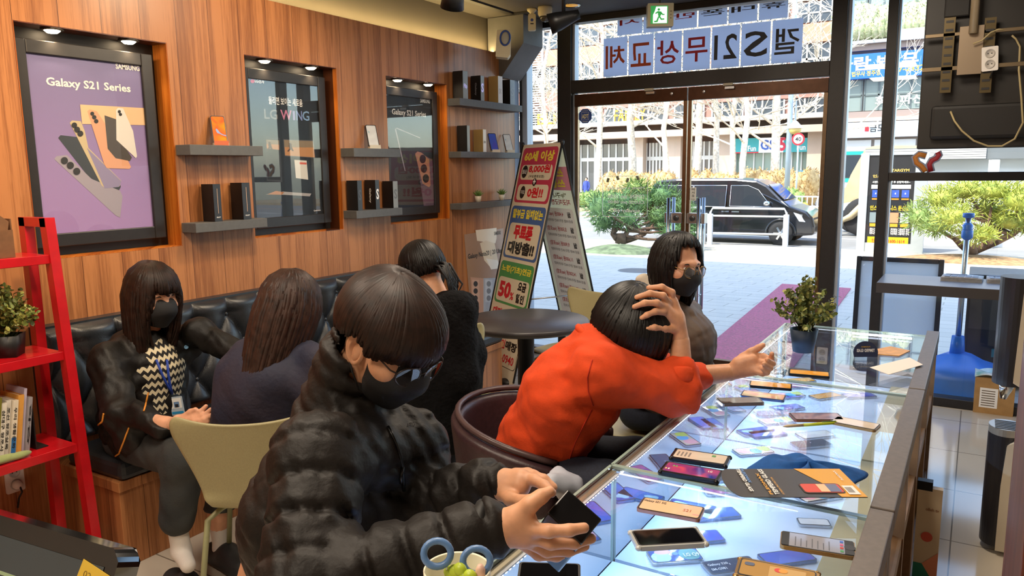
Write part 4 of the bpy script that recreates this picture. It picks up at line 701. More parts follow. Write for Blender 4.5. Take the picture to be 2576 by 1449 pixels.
# ------------------------------------------------------------------ bench with buttoned back
LEA = M('black_leather', '#24272c', .36, spec=.6, noise=(90, .12), bump=(220, .12))
bn = T('banquette_bench', 'long walnut bench with black leather seat and buttoned back along the walnut wall', 'bench', (-3.1, 3.1, 0)); BY0, BY1 = 1.665, 4.58
m = MB(); m.bb((WX+.002, BY0, 0), (-2.885, BY1, .33), WOOD); m.bb((WX+.002, BY0-.008, .33), (-2.872, BY1+.006, .372), WOOD); m.build('base', bn, bev=.002)
for i in range(3): a = BY0+(BY1-BY0)*i/3; b = BY0+(BY1-BY0)*(i+1)/3; m = MB(); m.bb((WX+.10, a+.003, .373), (-2.866, b-.003, .452), LEA); m.build('seat_cushion', bn, bev=.022)
BK0, BK1 = 1.62, 4.44; SPY, SPZ, ZB = .2, .30, .878
def tuft(u, v):
    y = BK0+(BK1-BK0)*u; z = .455+(.965-.455)*v; a = (y-2.55)/SPY; b = (z-ZB)/SPZ; k = (abs(math.sin(math.pi*(a+b)))*abs(math.sin(math.pi*(a-b))))**.42 if True else 0
    if z > ZB+.0: k = max(k, 0) if z < ZB+.02 else (abs(math.sin(math.pi*a)))**.35
    e = min(1, (1-v)/.06, v/.05, u/.01, (1-u)/.01); return (WX+.062+.055*k*max(0, e)**.5, y, z)
m = MB(); m.grid(tuft, 420, 44, LEA); m.bb((WX+.002, BK0, .455), (WX+.066, BK1, .972), LEA); m.build('backrest', bn)
for r_, z in ((0, ZB), (1, ZB-SPZ/2), (2, ZB-SPZ)):
    k0 = int((BK0-2.55)/SPY)-1
    for k in range(k0, k0+16):
        y = 2.55+SPY*(k+(.5 if r_ == 1 else 0))
        if BK0+.04 < y < BK1-.04: m = MB(); m.ell((WX+.070, y, z), (.007, .011, .011), LEA, 6); m.build('button', bn)
# wall poster of phones on clear film
fm = T('clear_film_poster', 'clear film phone poster stuck to the walnut wall beside the banner stand', 'poster', (WX, 5.1, 1.1)); fX = WX+.004
m = MB(); q = [(*wp(x, y, fX),) for x, y in ((1168, 590), (1266, 574), (1266, 800), (1186, 800))]; m.X = frame((fX, 0, 0), (0, 1, 0), (0, 0, 1)); m.prism(q, -.003, 0, M('film_rosy', '#a88a78', .25, spec=.6)); FP = lambda pts, c, z: m.poly([(*wp(x, y, fX), z) for x, y in pts], flat(c))
FP([(1196, 579), (1249, 573), (1249, 600), (1246, 612), (1200, 606)], 'efe4d2', .0008); FP([(1207, 612), (1222, 605), (1244, 612), (1256, 672), (1236, 676), (1218, 655)], 'e6d6bd', .001); FP([(1222, 650), (1252, 655), (1256, 675), (1235, 678)], 'f2ebe0', .0013)
a = wp(1177, 655, fX); b = wp(1265, 634, fX); m.text('Galaxy Note20 | 20 Ultra', a[0], a[1]-.0, b[0]-a[0], .05, BLACK, .002, .015); a = wp(1243, 592, fX); m.text('SAMSUNG', a[0], a[1], .10, .03, flat('4a443f'), .002, .02)
FP([(1183, 697), (1216, 700), (1216, 800), (1188, 800)], 'c49b86', .0012); FP([(1213, 700), (1264, 698), (1264, 800), (1215, 800)], 'aeb4c2', .0011)
for (x, c) in ((1189, '2b2625'), (1222, '7d7f88')):
    FP([(x-2, 703), (x+16, 704), (x+17, 760), (x-1, 760)], 'd2b09f' if x < 1200 else 'c4c9d4', .0016)
    for yy in (714, 732, 750): FP(circ(x+7, yy, 5.5, 7, 14), c, .002)
m.build('printed_sheet', fm)
# ------------------------------------------------------------------ A-frame price banner
B0 = Vector((-2.82, 4.63, .05)); wv = Vector((.852, -.523, 0)).normalized(); nv = Vector((.523, .852, 0)).normalized(); BW = .60; TT = B0+nv*.42; TT.z = 1.79
bs = T('banner_stand', 'tall folding price banner with red, blue and green panels, standing by the glass front', 'banner stand', (B0.x, B0.y, 0)); upv = (TT-B0); BH = upv.length; PAP = M('banner_paper', '#e6dcc4', .3, spec=.6)
m = MB(frame(B0-wv*BW, wv, upv)); m.bb((0, -.03, -.004), (BW, BH, 0), PAP); CRM = flat('c23a58'); BLU = flat('4868a4'); GRE = flat('4e9a58'); YLW = flat('f0e04a')
def panel(x0, y0, x1, y1, c, z): m.poly([(a+(x0+x1)/2, b+(y0+y1)/2, z) for a, b in rrect(x1-x0, y1-y0, .035)], c)
h = BH; panel(.03, h*.745, .57, h*.985, CRM, .001); m.text('60세 이상', .07, h*.925, .46, h*.045, YLW, .002, .04); panel(.06, h*.845, .54, h*.91, PAP, .002); panel(.06, h*.755, .54, h*.825, PAP, .002)
m.poly([(a, b, .003) for a, b in circ(.12, h*.88, .045, .05)], BLACK); m.text('월요금', .085, h*.87, .07, .035, WHITE, .004, .02); m.text('8,000원', .18, h*.872, .33, .07, RED, .003, .04); m.text('(무료통화포함)', .2, h*.852, .24, .025, BLACK, .003, .01); m.poly([(a, b, .004) for a, b in circ(.31, h*.835, .03)], BLACK); m.text('+', .29, h*.826, .04, .04, WHITE, .005, .05)
m.poly([(a, b, .003) for a, b in circ(.15, h*.79, .04, .05)], BLACK); m.text('기기값', .12, h*.782, .06, .03, WHITE, .004, .02); m.text('0원!!', .23, h*.768, .24, .08, RED, .003, .04)
panel(.03, h*.50, .57, h*.73, BLU, .001); m.text('할부금 일체없는', .06, h*.675, .48, .075, YLW, .002, .04); panel(.055, h*.51, .545, h*.655, PAP, .002); m.text('무료폰', .14, h*.585, .30, .11, RED, .003, .06); m.text('대방출!!', .09, h*.52, .42, .10, BLACK, .003, .05)
panel(.03, h*.30, .57, h*.485, GRE, .001); m.text('노령(기초)연금', .06, h*.435, .48, .06, YLW, .002, .04); panel(.05, h*.31, .55, h*.415, PAP, .002); m.text('50', .08, h*.325, .20, .13, RED, .003, .05); m.text('%', .28, h*.325, .06, .06, RED, .003, .03); m.text('요금', .38, h*.37, .13, .07, BLACK, .003, .05); m.text('할인', .38, h*.32, .13, .07, BLACK, .003, .05)
m.text('대전 1등', .05, h*.235, .30, .08, RED, .002, .04); panel(.02, h*.045, .58, h*.215, BLACK, .001); panel(.024, h*.047, .576, h*.213, PAP, .0015); m.text('kt', .44, h*.18, .06, .045, BLACK, .003, .02); m.poly([(a, b, .003) for a, b in circ(.53, h*.192, .022)], flat('a0508a'))
m.text('휴대', .03, h*.118, .12, .07, BLACK, .003, .04); m.text('폰할인', .16, h*.118, .2, .07, RED, .003, .04); m.text('매장', .37, h*.118, .18, .07, BLACK, .003, .04); m.text('042-381-0940', .04, h*.062, .50, .065, RED, .003, .02); m.build('front_sheet', bs)
m = MB(); T2 = TT; C2 = B0+nv*.84; C2.z = .05; FS = M('thin_banner_film', '#e9e4cf', .4)
nt_ = FS.node_tree; tl = nt_.nodes.new('ShaderNodeBsdfTranslucent'); tl.inputs[0].default_value = lin('#f0ead2'); mxs = nt_.nodes.new('ShaderNodeMixShader'); mxs.inputs[0].default_value = .6; o_ = nt_.nodes['Material Output']; nt_.links.new(nt_.nodes['Principled BSDF'].outputs[0], mxs.inputs[1]); nt_.links.new(tl.outputs[0], mxs.inputs[2]); nt_.links.new(mxs.outputs[0], o_.inputs[0])
m.X = frame(C2-wv*BW, wv, T2-C2); h2 = (T2-C2).length; m.bb((0, 0, -.002), (BW, h2, 0), FS)
m.rect(0, h2*.80, BW, h2*.9, flat('d98ca6'), .001); m.text('쓰던', .32, h2*.855, .2, .07, YLW, .002, .05, True); m.text('쓰던', .3, h2*.81, .22, .07, YLW, .002, .05, True); m.text('"누구나" 약', .2, h2*.765, .3, .045, flat('7d7a4a'), .002, .03, True); m.text('지긋지긋한 약', .18, h2*.735, .36, .045, flat('b0484a'), .002, .03, True); panel(.05, .03, BW-.05, h2*.72, flat('eef0f2'), .001)
for k, s in enumerate(('4,400원', '5,500원', '9,900원', '11,600원', '14,500원', '17,600원', '19,800원', '22,000원')): yy = h2*(.68-.068*k); m.text(s+' (vat포함)', .1, yy, .3, .045, flat('b5525a'), .002, .02, True); m.text('월', .46, yy, .05, .045, BLACK, .002, .02, True); m.text('음성100분 문자100건 데이터제공', .1, yy-.04, .42, .024, flat('8a8a92'), .002, .01, True)
m.build('rear_sheet', bs)
m = MB()
for s in (0, BW): m.tube([B0-wv*s, TT-wv*s], .008, BLACK, 8); m.tube([C2-wv*s, TT-wv*s], .008, BLACK, 8); m.ell(TT-wv*s, (.016, .016, .022), BLACK, 6)
m.tube([B0+upv*.35-wv*.02, C2+(TT-C2)*.35-wv*.02], .006, ALU, 6); m.build('stand_frame', bs); [MB().ell(B0-wv*q+Vector((0, .0, -.02)), (.07, .05, .03), BLACK, 8).build('foot', bs) for q in (.12, .48)]
# ------------------------------------------------------------------ table and chairs
DKT = M('dark_table_laminate', '#3a3739', .38, noise=(30, .06)); BLK = M('black_metal', '#17181a', .4, .4)
tb = T('round_table', 'round dark cafe table on a black column in front of the banner stand', 'table', (-2.19, 3.74, 0)); m = MB(); m.lathe([(.0001, .705), (.355, .705), (.368, .715), (.368, .735), (.362, .741), (.0001, .741)], DKT, 48, (-2.19, 3.74, 0)); m.build('tabletop', tb)
m = MB(); m.lathe([(.05, .02), (.048, .69), (.12, .705)], BLK, 20, (-2.19, 3.74, 0)); m.build('column', tb); m = MB(); m.lathe([(.24, 0), (.24, .012), (.06, .03), (.05, .04)], BLK, 32, (-2.19, 3.74, 0)); m.build('base', tb)
for s in (-1, 1): c = Vector((-2.19, 3.74, .70))+Vector((_r0[0], _r0[1], 0))*s*.075; m = MB(); m.tube([c, c-Vector((0, 0, .04)), c-Vector((-.02*s, 0, .055)), c-Vector((-.04*s, 0, .04))], .006, BLK, 6); m.build('bag_hook', tb)
SAGE = M('sage_plastic', '#a0976f', .42, noise=(200, .05)); SAGEM = M('sage_metal', '#8f8f6a', .4, noise=(40, .05))
def shell_chair(label, loc, rz, group='sage green shell chairs'):
    """front is local +x, built at the origin; one-piece shell, four tube legs"""
    t = T('shell_chair', label, 'chair', (0, 0, 0), group); m = MB()
    def sh(u, v):   # v 0 seat front .. 1 back top
        a = 2*u-1
        if v < .45: k = v/.45; x = .22-.40*k; z = .445-.012*math.sin(k*3.14)+.02*a*a; w = .20+.02*math.sin(k*3.14)-(.03 if k < .08 else 0)-.055*max(0, k-.6)/.4
        elif v < .58: k = (v-.45)/.13; x = -.18-.055*math.sin(k*1.57); z = .445+.055*(1-math.cos(k*1.57))+.02*a*a*(1-k); w = .165-.02*math.sin(k*3.14)
        else: k = (v-.58)/.42; x = -.235-.075*k+.05*a*a*(.3+.7*k); z = .50+.30*k+.03*a*a*max(0, k-.55)-(.02*(1-a*a) if k > .99 else 0); w = .165+.085*min(1, k*1.25)**1.3-(.02 if k > .97 else 0)
        return (x, a*w, z)
    m.grid(sh, 15, 34, SAGE); m.build('seat_shell', t, solid=.011, smooth=True, sub=1)
    for sx in (1, -1):
        for sy in (1, -1): q = MB(); q.tube([(sx*.03, sy*.05, .425), (sx*.13, sy*.13, .424), (sx*.18, sy*.17, .40), (sx*.235, sy*.215, .0)], .0105, SAGEM, 9); q.build('leg', t)
    t.location = loc; t.rotation_euler = (0, 0, rz); return t
FA = math.atan2(.854, -.52)     # away from the camera
c1 = px(596, 1150, 2.56); FH = Vector((-.52, .854, 0)); shell_chair('sage green shell chair with its back to the camera, under the woman in navy', (c1[0]-.52*.27, c1[1]+.854*.27, 0), FA+R_(8))
c3 = px(1462, 800, 4.92); shell_chair('sage green shell chair, empty, tucked behind the round table', (c3[0]-.02, c3[1]-.06, 0), -R_(100))
c4 = px(1236, 1010, 3.72); shell_chair('sage green shell chair, empty, with its seat turned to the glass counter', (c4[0], c4[1], 0), R_(-8))
c6 = px(1075, 1000, 3.55); shell_chair('sage green shell chair under the person in black fleece', (c6[0]-.36, c6[1]+.04, 0), R_(170))
BRL = M('brown_leather', '#39262a', .38, spec=.55, noise=(60, .15), bump=(180, .1))
def tub_chair(label, loc, rz):
    t = T('tub_chair', label, 'chair', (0, 0, 0), 'dark brown tub chairs at the counter'); m = MB()
    def sh(u, v): a = R_(48+264*u); e = abs(2*u-1); zt = .70-.11*e**2.2; r = .275+.03*v; return (r*math.cos(a)*1.0, r*math.sin(a), .40+(zt-.40)*v)
    m.grid(sh, 40, 10, BRL); m.build('backrest', t, solid=.05, smooth=True, bev=0, sub=1); m = MB(); m.lathe([(.0001, .40), (.25, .40), (.27, .42), (.27, .455), (.25, .475), (.0001, .482)], BRL, 32); m.build('seat_cushion', t)
    m = MB(); m.tube([((.30)*math.cos(R_(48+264*u)), .30*math.sin(R_(48+264*u)), .715-.11*abs(2*u-1)**2.2) for u in [i/30 for i in range(31)]], .012, M('rim_piping', '#4d3a3a', .35), 6); m.build('rim_piping', t)
    for a in (45, 135, 225, 315): q = MB(); q.tube([(.15*math.cos(R_(a)), .15*math.sin(R_(a)), .39), (.24*math.cos(R_(a)), .24*math.sin(R_(a)), 0)], [.016, .011], BLK, 8); q.build('leg', t)
    t.location = loc; t.rotation_euler = (0, 0, rz); return t
tub_chair('dark brown leather tub chair behind the woman in the orange sweatshirt', (-1.37, 2.42, 0), 0)
stl = T('padded_stool', 'round padded stool under the man in the black padded jacket', 'stool', (-1.32, 1.11, 0)); m = MB(); m.lathe([(.0001, .385), (.18, .385), (.19, .40), (.19, .435), (.175, .452), (.0001, .456)], M('stool_vinyl', '#4a4648', .5), 32, (-1.32, 1.11, 0)); m.build('seat_cushion', stl)
for a in range(4): m = MB(); ca, sa = math.cos(.78+a*1.571), math.sin(.78+a*1.571); m.tube([(-1.32+.12*ca, 1.11+.12*sa, .385), (-1.32+.19*ca, 1.11+.19*sa, 0)], .012, BLK, 8); m.build('leg', stl)
# ------------------------------------------------------------------ glass display counter in three cases
CX0, CX1, RX = -.845, -.172, -.118; SEG = [(.77, 1.922), (1.930, 3.078), (3.086, 4.235)]
CGL = glass('case_glass', (.985, .99, 1.0), .05); CGE = M('glass_edge_green', '#9fb5ac', .2, .1, spec=.8); CGLOW = M('case_base_glow_tint', '#c6d9ef', .45); CRE = M('cream_board', '#b9ae84', .5); LED = M('led_beads', '#ffffff', .5, emit=('#e4efff', 20.0)); LEDB = M('led_tape', '#e6ecf2', .5)  # white display floor is tinted blue to carry the LED glow
SN = ('nearest the camera', 'in the middle of the row', 'nearest the glass front'); BASE = .47
for i, (a, b) in enumerate(SEG):
    t = T('glass_display_case', 'glass topped phone display case with grey rear rail, '+SN[i], 'display case', ((CX0+CX1)/2, (a+b)/2, 0), 'glass display cases joined into one counter')
    m = MB(); m.bb((CX0+.012, a+.004, 0), (CX1, b-.004, BASE-.012), M('case_plinth', '#6d4a35', .5)); m.build('plinth', t)
    m = MB(); m.bb((CX0+.008, a+.004, BASE-.012), (-.315, b-.004, BASE), CGLOW); m.build('display_floor', t); m = MB(); m.bb((-.315, a+.004, BASE-.012), (CX1+.004, b-.004, BASE+.012), CRE); m.build('rear_ledge', t)
    m = MB(); m.bb((CX0, a, .752), (CX1, b, .76), CGL); m.build('glass_top', t); m = MB(); m.bb((CX0, a+.002, BASE-.02), (CX0+.006, b-.002, .7515), glass('front_case_glass', (.16, .22, .30), .8)); m.build('front_pane', t)
    m = MB(); m.bb((CX0+.007, a, BASE), (CX1-.002, a+.005, .7515), CGL); m.build('end_pane', t); m = MB(); m.bb((CX0+.007, b-.005, BASE), (CX1-.002, b, .7515), CGL); m.build('end_pane', t)
    m = MB()
    for (p, q) in (((CX0-.001, a), (CX0-.001, b)), ((CX0, a), (CX1, a)), ((CX0, b), (CX1, b))): m.bar((p[0], p[1], .757), (q[0], q[1], .757), .009, .008, CGE)
    for y in (a+.004, b-.004): m.bb((CX0-.002, y-.006, BASE), (CX0+.008, y+.006, .752), CGE)
    m.bar((CX0+.012, a+.01, .744), (CX0+.012, b-.01, .744), .016, .012, M('alu_channel', '#b4a98e', .3, .7)); m.build('edge_trim', t)
    m = MB(); m.bar((CX0+.024, a+.01, .742), (CX0+.024, b-.01, .742), .010, .004, LEDB)
    n = 70
    for k in range(n): y = a+.015+(b-a-.03)*k/(n-1); m.bb((CX0+.021, y-.0028, .736), (CX0+.027, y+.0028, .7400), LED)
    for yy in (a+.012, b-.012): m.bb((CX0+.03, yy-.0025, .744), (CX1-.16, yy+.0025, .747), M('led_tape_lit', '#ffffff', .5, emit=('#dcebff', .7)))
    if i == 2:
        for k in range(30): x = CX0+.34+(CX1-.06-CX0-.34)*k/30; m.bb((x-.005, b-.018, .737), (x+.005, b-.008, .743), LED)
    m.build('led_strip', t)
    area_lamp('case_strip_lamp', (CX0+.03, (a+b)/2, .733), .012, 3.6, (.42, .68, 1.0), rot=(0, R_(-28), 0), sy=b-a-.06)
    m = MB(); m.bb((CX1, a+.001, .735), (RX, b-.001, .788), M('rail_laminate', '#6b625b', .5, noise=(60, .08))); m.build('rear_rail', t, bev=.003)
    m = MB(); BRW = M('rear_frame_brown', '#7a5d41', .5, noise=(14, .15))
    for y in (a+.02, (a+b)/2, b-.02): m.bb((CX1+.004, y-.02, 0), (RX-.006, y+.02, .734), BRW)
    m.bb((CX1+.004, a+.04, .42), (RX-.010, b-.04, .47), BRW); m.bb((CX1+.004, a+.04, 0), (RX-.010, b-.04, .08), BRW); m.build('rear_frame', t)
    m = MB(); m.bb((CX1+.012, a+.05, .09), (CX1+.022, (a+b)/2-.03, .41), M('rear_panel_cream', '#c8b48c', .5)); m.build('sliding_panel', t)
# phones under the glass
def dsp(label, x0, y0, x1, y1, scr, edge='silver', z=BASE+.0005, **k):
    t = lay(phone(label, scr, edge, **k), x0, y0, x1, y1, z); L, W = k.get('L', .155)/2+.002, k.get('W', .074)/2+.003; a = t.rotation_euler[2]; ex, ey = abs(L*math.cos(a))+abs(W*math.sin(a)), abs(L*math.sin(a))+abs(W*math.cos(a)); y = t.location.y
    lo, hi = min(SEG, key=lambda q: abs((q[0]+q[1])/2-y)); t.location.y = min(hi-.012-ey, max(lo+.012+ey, y)); t.location.x = min(-.318-ex, max(CX0+.015+ex, t.location.x)); return t
def blob(cols):
    def f(s, L, W, z):
        for i, (cx, cy, rx, ry, c) in enumerate(cols): s.poly([(max(-L/2+.006, min(L/2-.006, a)), max(-W/2+.006, min(W/2-.006, b)), z+.0002*i) for a, b in circ(cx*L, cy*W, rx*L, ry*W, 18)], flat(c))
    return f
A52 = blob([(-.25, .1, .18, .42, 'e3a0a6'), (.05, -.1, .16, .35, '3f9fd8'), (.32, .15, .17, .4, 'c6cf52')])
dsp('display phone with pastel circles under the glass, beside the red phone in the far middle', 1925, 1001, 2040, 993, 'white', deco=A52); dsp('display phone with a red screen under the glass near the far joint', 2052, 1003, 2100, 996, 'amber')
dsp('display phone with blue swirls under the glass, left of the wine coloured phone', 1922, 1035, 2036, 1023, 'blue'); dsp('display phone with pastel circles under the glass, left of the yellow pen', 1897, 1068, 2010, 1057, 'white', deco=A52)
dsp('display phone with purple clouds under the glass, left of the silver one', 1868, 1100, 1990, 1088, 'purple', 'blue'); dsp('silver display phone seen through the glass, right of the purple one', 1992, 1104, 2108, 1092, 'flower', 'silver'); dsp('display phone with pastel circles in the middle case, nearest the camera', 1840, 1134, 1966, 1122, 'white', deco=A52); dsp('dark patterned display phone beside the blue cloth under the glass', 1970, 1138, 2096, 1126, 'navy')
dsp('display phone with blue screen at the far left of the middle case', 1770, 1075, 1826, 1068, 'blue'); dsp('display phone half hidden under the thick black cased phone', 1795, 1207, 1882, 1192, 'navy'); dsp('display phone with a rainbow edge near the joint of the near cases', 1770, 1240, 1880, 1236, 'multi'); dsp('display phone peeping out below the tempered glass card', 2040, 1262, 2115, 1250, 'white', deco=A52)
dsp('bright blue display phone right of the orange screened phone', 1735, 1304, 1862, 1292, 'blue', 'blue'); dsp('violet display phone under the clear cased black phone', 1690, 1362, 1818, 1352, 'purple', 'blue')
def lgq(s, L, W, z): blob([(-.28, -.1, .19, .38, 'a9d6ec'), (-.2, .3, .16, .2, 'e9a9b2'), (.28, .0, .2, .46, '2f8f88'), (.02, .1, .06, .13, '3f7fd0')])(s, L, W, z); s.text('LG Q9', .16*L, -.25*W, .3*L, .3*W, WHITE, z+.002, .02)
dsp('display phone with pale blue circle and green corner, nearest the bottom edge', 1605, 1420, 1775, 1407, 'blue', deco=lgq)
def gs(s, L, W, z): s.text('Galaxy S20', -.42*L, .05*W, .4*L, .2*W, WHITE, z, .02); s.text('SM-G981', -.42*L, -.25*W, .3*L, .16*W, WHITE, z, .02)
dsp('dark display phone with white lettering beside the gold cased phone', 1770, 1438, 1905, 1420, 'navy', deco=gs); dsp('violet display phone at the right of the near case, by the gold cased phone', 2010, 1432, 2095, 1420, 'purple', 'blue'); dsp('small white phone model with a loop strap on the display floor', 2010, 1318, 2090, 1322, 'flower', 'silver', L=.10, W=.05)
dsp('blue display phone at the left of the near case', 1575, 1245, 1665, 1262, 'blue', 'blue')
for j, (x, y, sc) in enumerate(((1890, 905, 'amber'), (1850, 962, 'multi'), (1815, 985, 'purple'), (1800, 1030, 'wine'), (2120, 1000, 'purple'))): dsp(('orange', 'many coloured', 'violet', 'wine coloured', 'lilac')[j]+' screened display phone under the glass '+('by the open hand', 'by the far joint on the left', 'left of the chrome edged phone', 'by the elbow of the orange sweatshirt', 'right of the far joint')[j], x, y, x+80, y-4, sc)
# phones and things lying on the glass
GT = 'phones lying on top of the counter glass'
def top(label, x0, y0, x1, y1, scr, edge='black', **k): return lay(phone(label, scr, edge, group=GT, **k), x0, y0, x1, y1)
def lines(s, L, W, z):
    for k in range(7): s.bb((-.3*L+k*.075*L, -.38*W, z), (-.3*L+k*.075*L+.012*L, .2*W-.08*W*(k % 3), z+.0001), flat('5a5c66'))
    s.rect(-.5*L+.004, -.45*W, -.38*L, .45*W, BLACK, z+.0003); s.rect(.36*L, -.45*W, .5*L-.004, .45*W, BLACK, z+.0003); s.poly([(a, b, z+.0006) for a, b in circ(.43*L, 0, .012, n=20)], flat('2c2c32'))
    for k, c in enumerate(('3f9a58', 'c0392b', 'd05a8a', '3f6fd0')): s.rect(.30*L, (-.36+.2*k)*W, .345*L, (-.24+.2*k)*W, flat(c), z+.0004)
def card(s, L, W, z): s.rect(-.1*L, -.4*W, .36*L, .3*W, flat('c9a15e'), z); s.poly([(a, b, z+.0004) for a, b in circ(.02*L, .12*W, .009)], flat('d83a2c')); s.poly([(a, b, z+.0006) for a, b in circ(.075*L, .12*W, .009)], flat('e89a2c')); s.poly([(a, b, z+.0004) for a, b in rrect(.02, .014, .005, cx=-.36*L, cy=.2*W)], flat('4f5c78'))
def wht(s, L, W, z):
    for k in range(4): s.rect(-.42*L+.07*k*L, -.25*W, -.39*L+.07*k*L, .2*W, flat('8a7f78'), z)
    s.rect(.2*L, .1*W, .27*L, .3*W, flat('5f9a5a'), z)
def s21(s, L, W, z): s.text('Galaxy S21 5G', -.46*L, .12*W, .36*L, .2*W, BLACK, z, .015, rot=0); s.text('S21', .2*L, -.12*W, .12*L, .2*W, flat('b8603f'), z, .01)
def lgt(s, L, W, z):
    for k, c in enumerate(('e8c87a', 'e9e9e9', '58b05a', '58b05a')): s.rect(-.45*L+.05*k*L, (.1 if k > 1 else -.25)*W, -.42*L+.05*k*L, (.22 if k > 1 else -.12)*W, flat(c), z)
    s.text('LG', .28*L, .1*W, .07*L, .16*W, WHITE, z, .01)
top('phone in a dark case with pale home screen, behind the thick black cased phone', 1676, 1146, 1850, 1172, 'white', 'black', case=True, deco=wht, H=.012); top('thick black cased phone with a rainbow ink wallpaper', 1650, 1180, 1832, 1212, 'multi', 'black', case=True, deco=lgt, H=.013)
top('phone with an orange paint wallpaper and a red tag on its side', 1596, 1270, 1782, 1303, 'orange', 'rose', deco=s21); top('phone with a blank black screen in a clear bumper case', 1580, 1367, 1778, 1356, 'black', 'clear', case=True, H=.011); top('older phone with round home button showing a grey list', 1962, 1362, 2152, 1392, 'grey', 'gold', deco=lines, H=.009); top('gold phone case with a red and orange bank card in its back', 1852, 1432, 2060, 1472, wallpaper('goldcase', ['#c09a62', '#b8905a'], 4, 3), 'gold', deco=card, case=True)
top('phone with an amber and pink wallpaper, second from the plant pot', 1874, 968, 2004, 979, 'amber', 'black'); top('phone with a golden landscape wallpaper crossing the chrome edged phone', 1856, 993, 1985, 1008, 'mint', 'blue'); top('chrome edged phone with window reflections, left of the golden one', 1785, 1016, 1938, 1012, 'window_glint', 'silver', H=.010); top('long phone with a wine and copper wallpaper above the yellow pen', 1974, 1053, 2134, 1054, 'wine', 'rose', L=.165, W=.076); top('pale gold phone lying askew past the end of the yellow pen', 2108, 1062, 2196, 1079, 'white', 'gold', L=.14); top('phone with an orange wallpaper nearest the plant pot', 1968, 938, 2104, 949, 'amber', 'black'); top('black phone just entering at the bottom edge beside the cup', 1318, 1446, 1446, 1450, 'black', 'black', L=.13)  # the chrome edged phone's window reflections are painted into its screen pattern
pn = T('ballpoint_pen', 'yellow green ballpoint pen lying below the wine coloured phone', 'pen', at(2035, 1068, 2, CZ)); a, b = Vector(at(1970, 1073, 2, CZ+.006)), Vector(at(2108, 1063, 2, CZ+.006)); d = b-a; m = MB(); m.tube([a, a+d*.06, a+d*.36], [.0012, .0045, .0052], M('pen_beige', '#cdb58c', .4), 10); m.build('grip', pn); m = MB(); m.tube([a+d*.36, a+d*.97, b], [.0054, .005, .003], M('pen_lime', '#b3c02c', .25), 10); m.build('barrel', pn); m = MB(); m.tube([a+d*.7+Vector((0, 0, .006)), a+d*.96+Vector((0, 0, .006))], .0015, M('pen_green', '#3f6a2c', .4), 6); m.build('clip', pn)
# crumpled blue cloth with the screen protector card on it
cl = MB(); c0 = at(2030, 1203, 2, CZ); CLB = M('blue_microfibre', '#14549c', .85, noise=(40, .15)); rng = random.Random(5); cdir = Vector((_r0[0], _r0[1], 0)); cup = Vector((-_r0[1], _r0[0], 0))
def cloth(u, v): r = v*(1+.16*math.sin(6.283*u*3+1)+.1*math.sin(6.283*u*5)); q = Vector(c0)+cdir*(.145*r*math.cos(6.283*u))+cup*(.115*r*math.sin(6.283*u)); hh = .036*(1-v**2.5)+.012*math.sin(9*u*6.283/2+v*4)*(1-v)+.02*math.exp(-((u-.36)/.07)**2)*math.exp(-((v-.72)/.22)**2)+.02*math.exp(-((u-.24)/.05)**2)*math.exp(-((v-.78)/.18)**2); return (q.x, q.y, CZ+.0015+max(0, hh))
cl.grid(cloth, 72, 18, CLB, cu=True); tag(cl.build('cleaning_cloth', solid=.002), 'crumpled blue cleaning cloth under the black and yellow card', 'cloth')
cd = T('screen_protector_card', 'black and yellow screen protector card lying on the blue cloth', 'packaging', c0); Z = CZ+.052; m = MB(); f = lambda x, y: at(x, y, 2, Z)
A, Bq, Cq = Vector(f(1890, 1250)), Vector(f(2183, 1251)), Vector(f(1900, 1182)); xv = (Bq-A); LW = xv.length; m.X = frame(A, xv, Cq-A); X_i = m.X.inverted(); Hh = (X_i @ Vector(f(2160, 1180)))[1]
arc = [(-.015-.03*math.sin(k*math.pi/10)*1.0, Hh*(.5+.5*math.cos(k*math.pi/10))) for k in range(11)]; KB = M('card_black', '#3a352f', .35); KY = M('card_yellow', '#e3a41c', .4); m.prism([(LW, 0), (LW, Hh)]+arc, -.0015, 0, KB)
m.poly([(LW*.57, Hh, .0008), (LW*.72, Hh*.45, .0008), (LW*.78, 0, .0008), (LW, 0, .0008), (LW, Hh, .0008)], KY); m.poly([(a, b, .0014) for a, b in rrect(LW*.36, Hh*.34, .01, cx=LW*.67, cy=Hh*.28)], flat('3a2b26')); m.poly([(a, b, .002) for a, b in rrect(LW*.34, Hh*.29, .008, cx=LW*.67, cy=Hh*.28)], flat('d8452f')); m.rect(LW*.64, Hh*.15, LW*.72, Hh*.41, flat('eac49a'), .0026); m.rect(LW*.72, Hh*.15, LW*.82, Hh*.41, flat('6a7396'), .0026); m.rect(LW*.86, Hh*.06, LW*.96, Hh*.36, WHITE, .0026)
for k in range(7): m.rect(LW*.872+k*.0023, Hh*.12, LW*.872+k*.0023+.0012, Hh*.30, BLACK, .003)
m.text('PLEOMAX', LW*.20, Hh*.05, Hh*.75, .0075, KY, .003, .03, rot=math.pi/2); m.text('TEMPERD GLASS', LW*.26, Hh*.05, Hh*.9, .012, WHITE, .003, .03, rot=math.pi/2); m.text('SCREEN PROTECTOR', LW*.30, Hh*.05, Hh*.6, .005, KY, .003, .01, rot=math.pi/2)
m.text('TEMPERD GLASS', LW*.015, Hh*.95, Hh*.8, .010, WHITE, .003, .03, rot=-math.pi/2); m.text('PLEOMAX', LW*.055, Hh*.95, Hh*.5, .008, flat('5a8fd0'), .003, .03, rot=-math.pi/2); m.text('PLEOMAX', LW*.93, Hh*.55, Hh*.35, .006, WHITE, .003, .02, rot=math.pi/2); m.build('printed_card', cd)
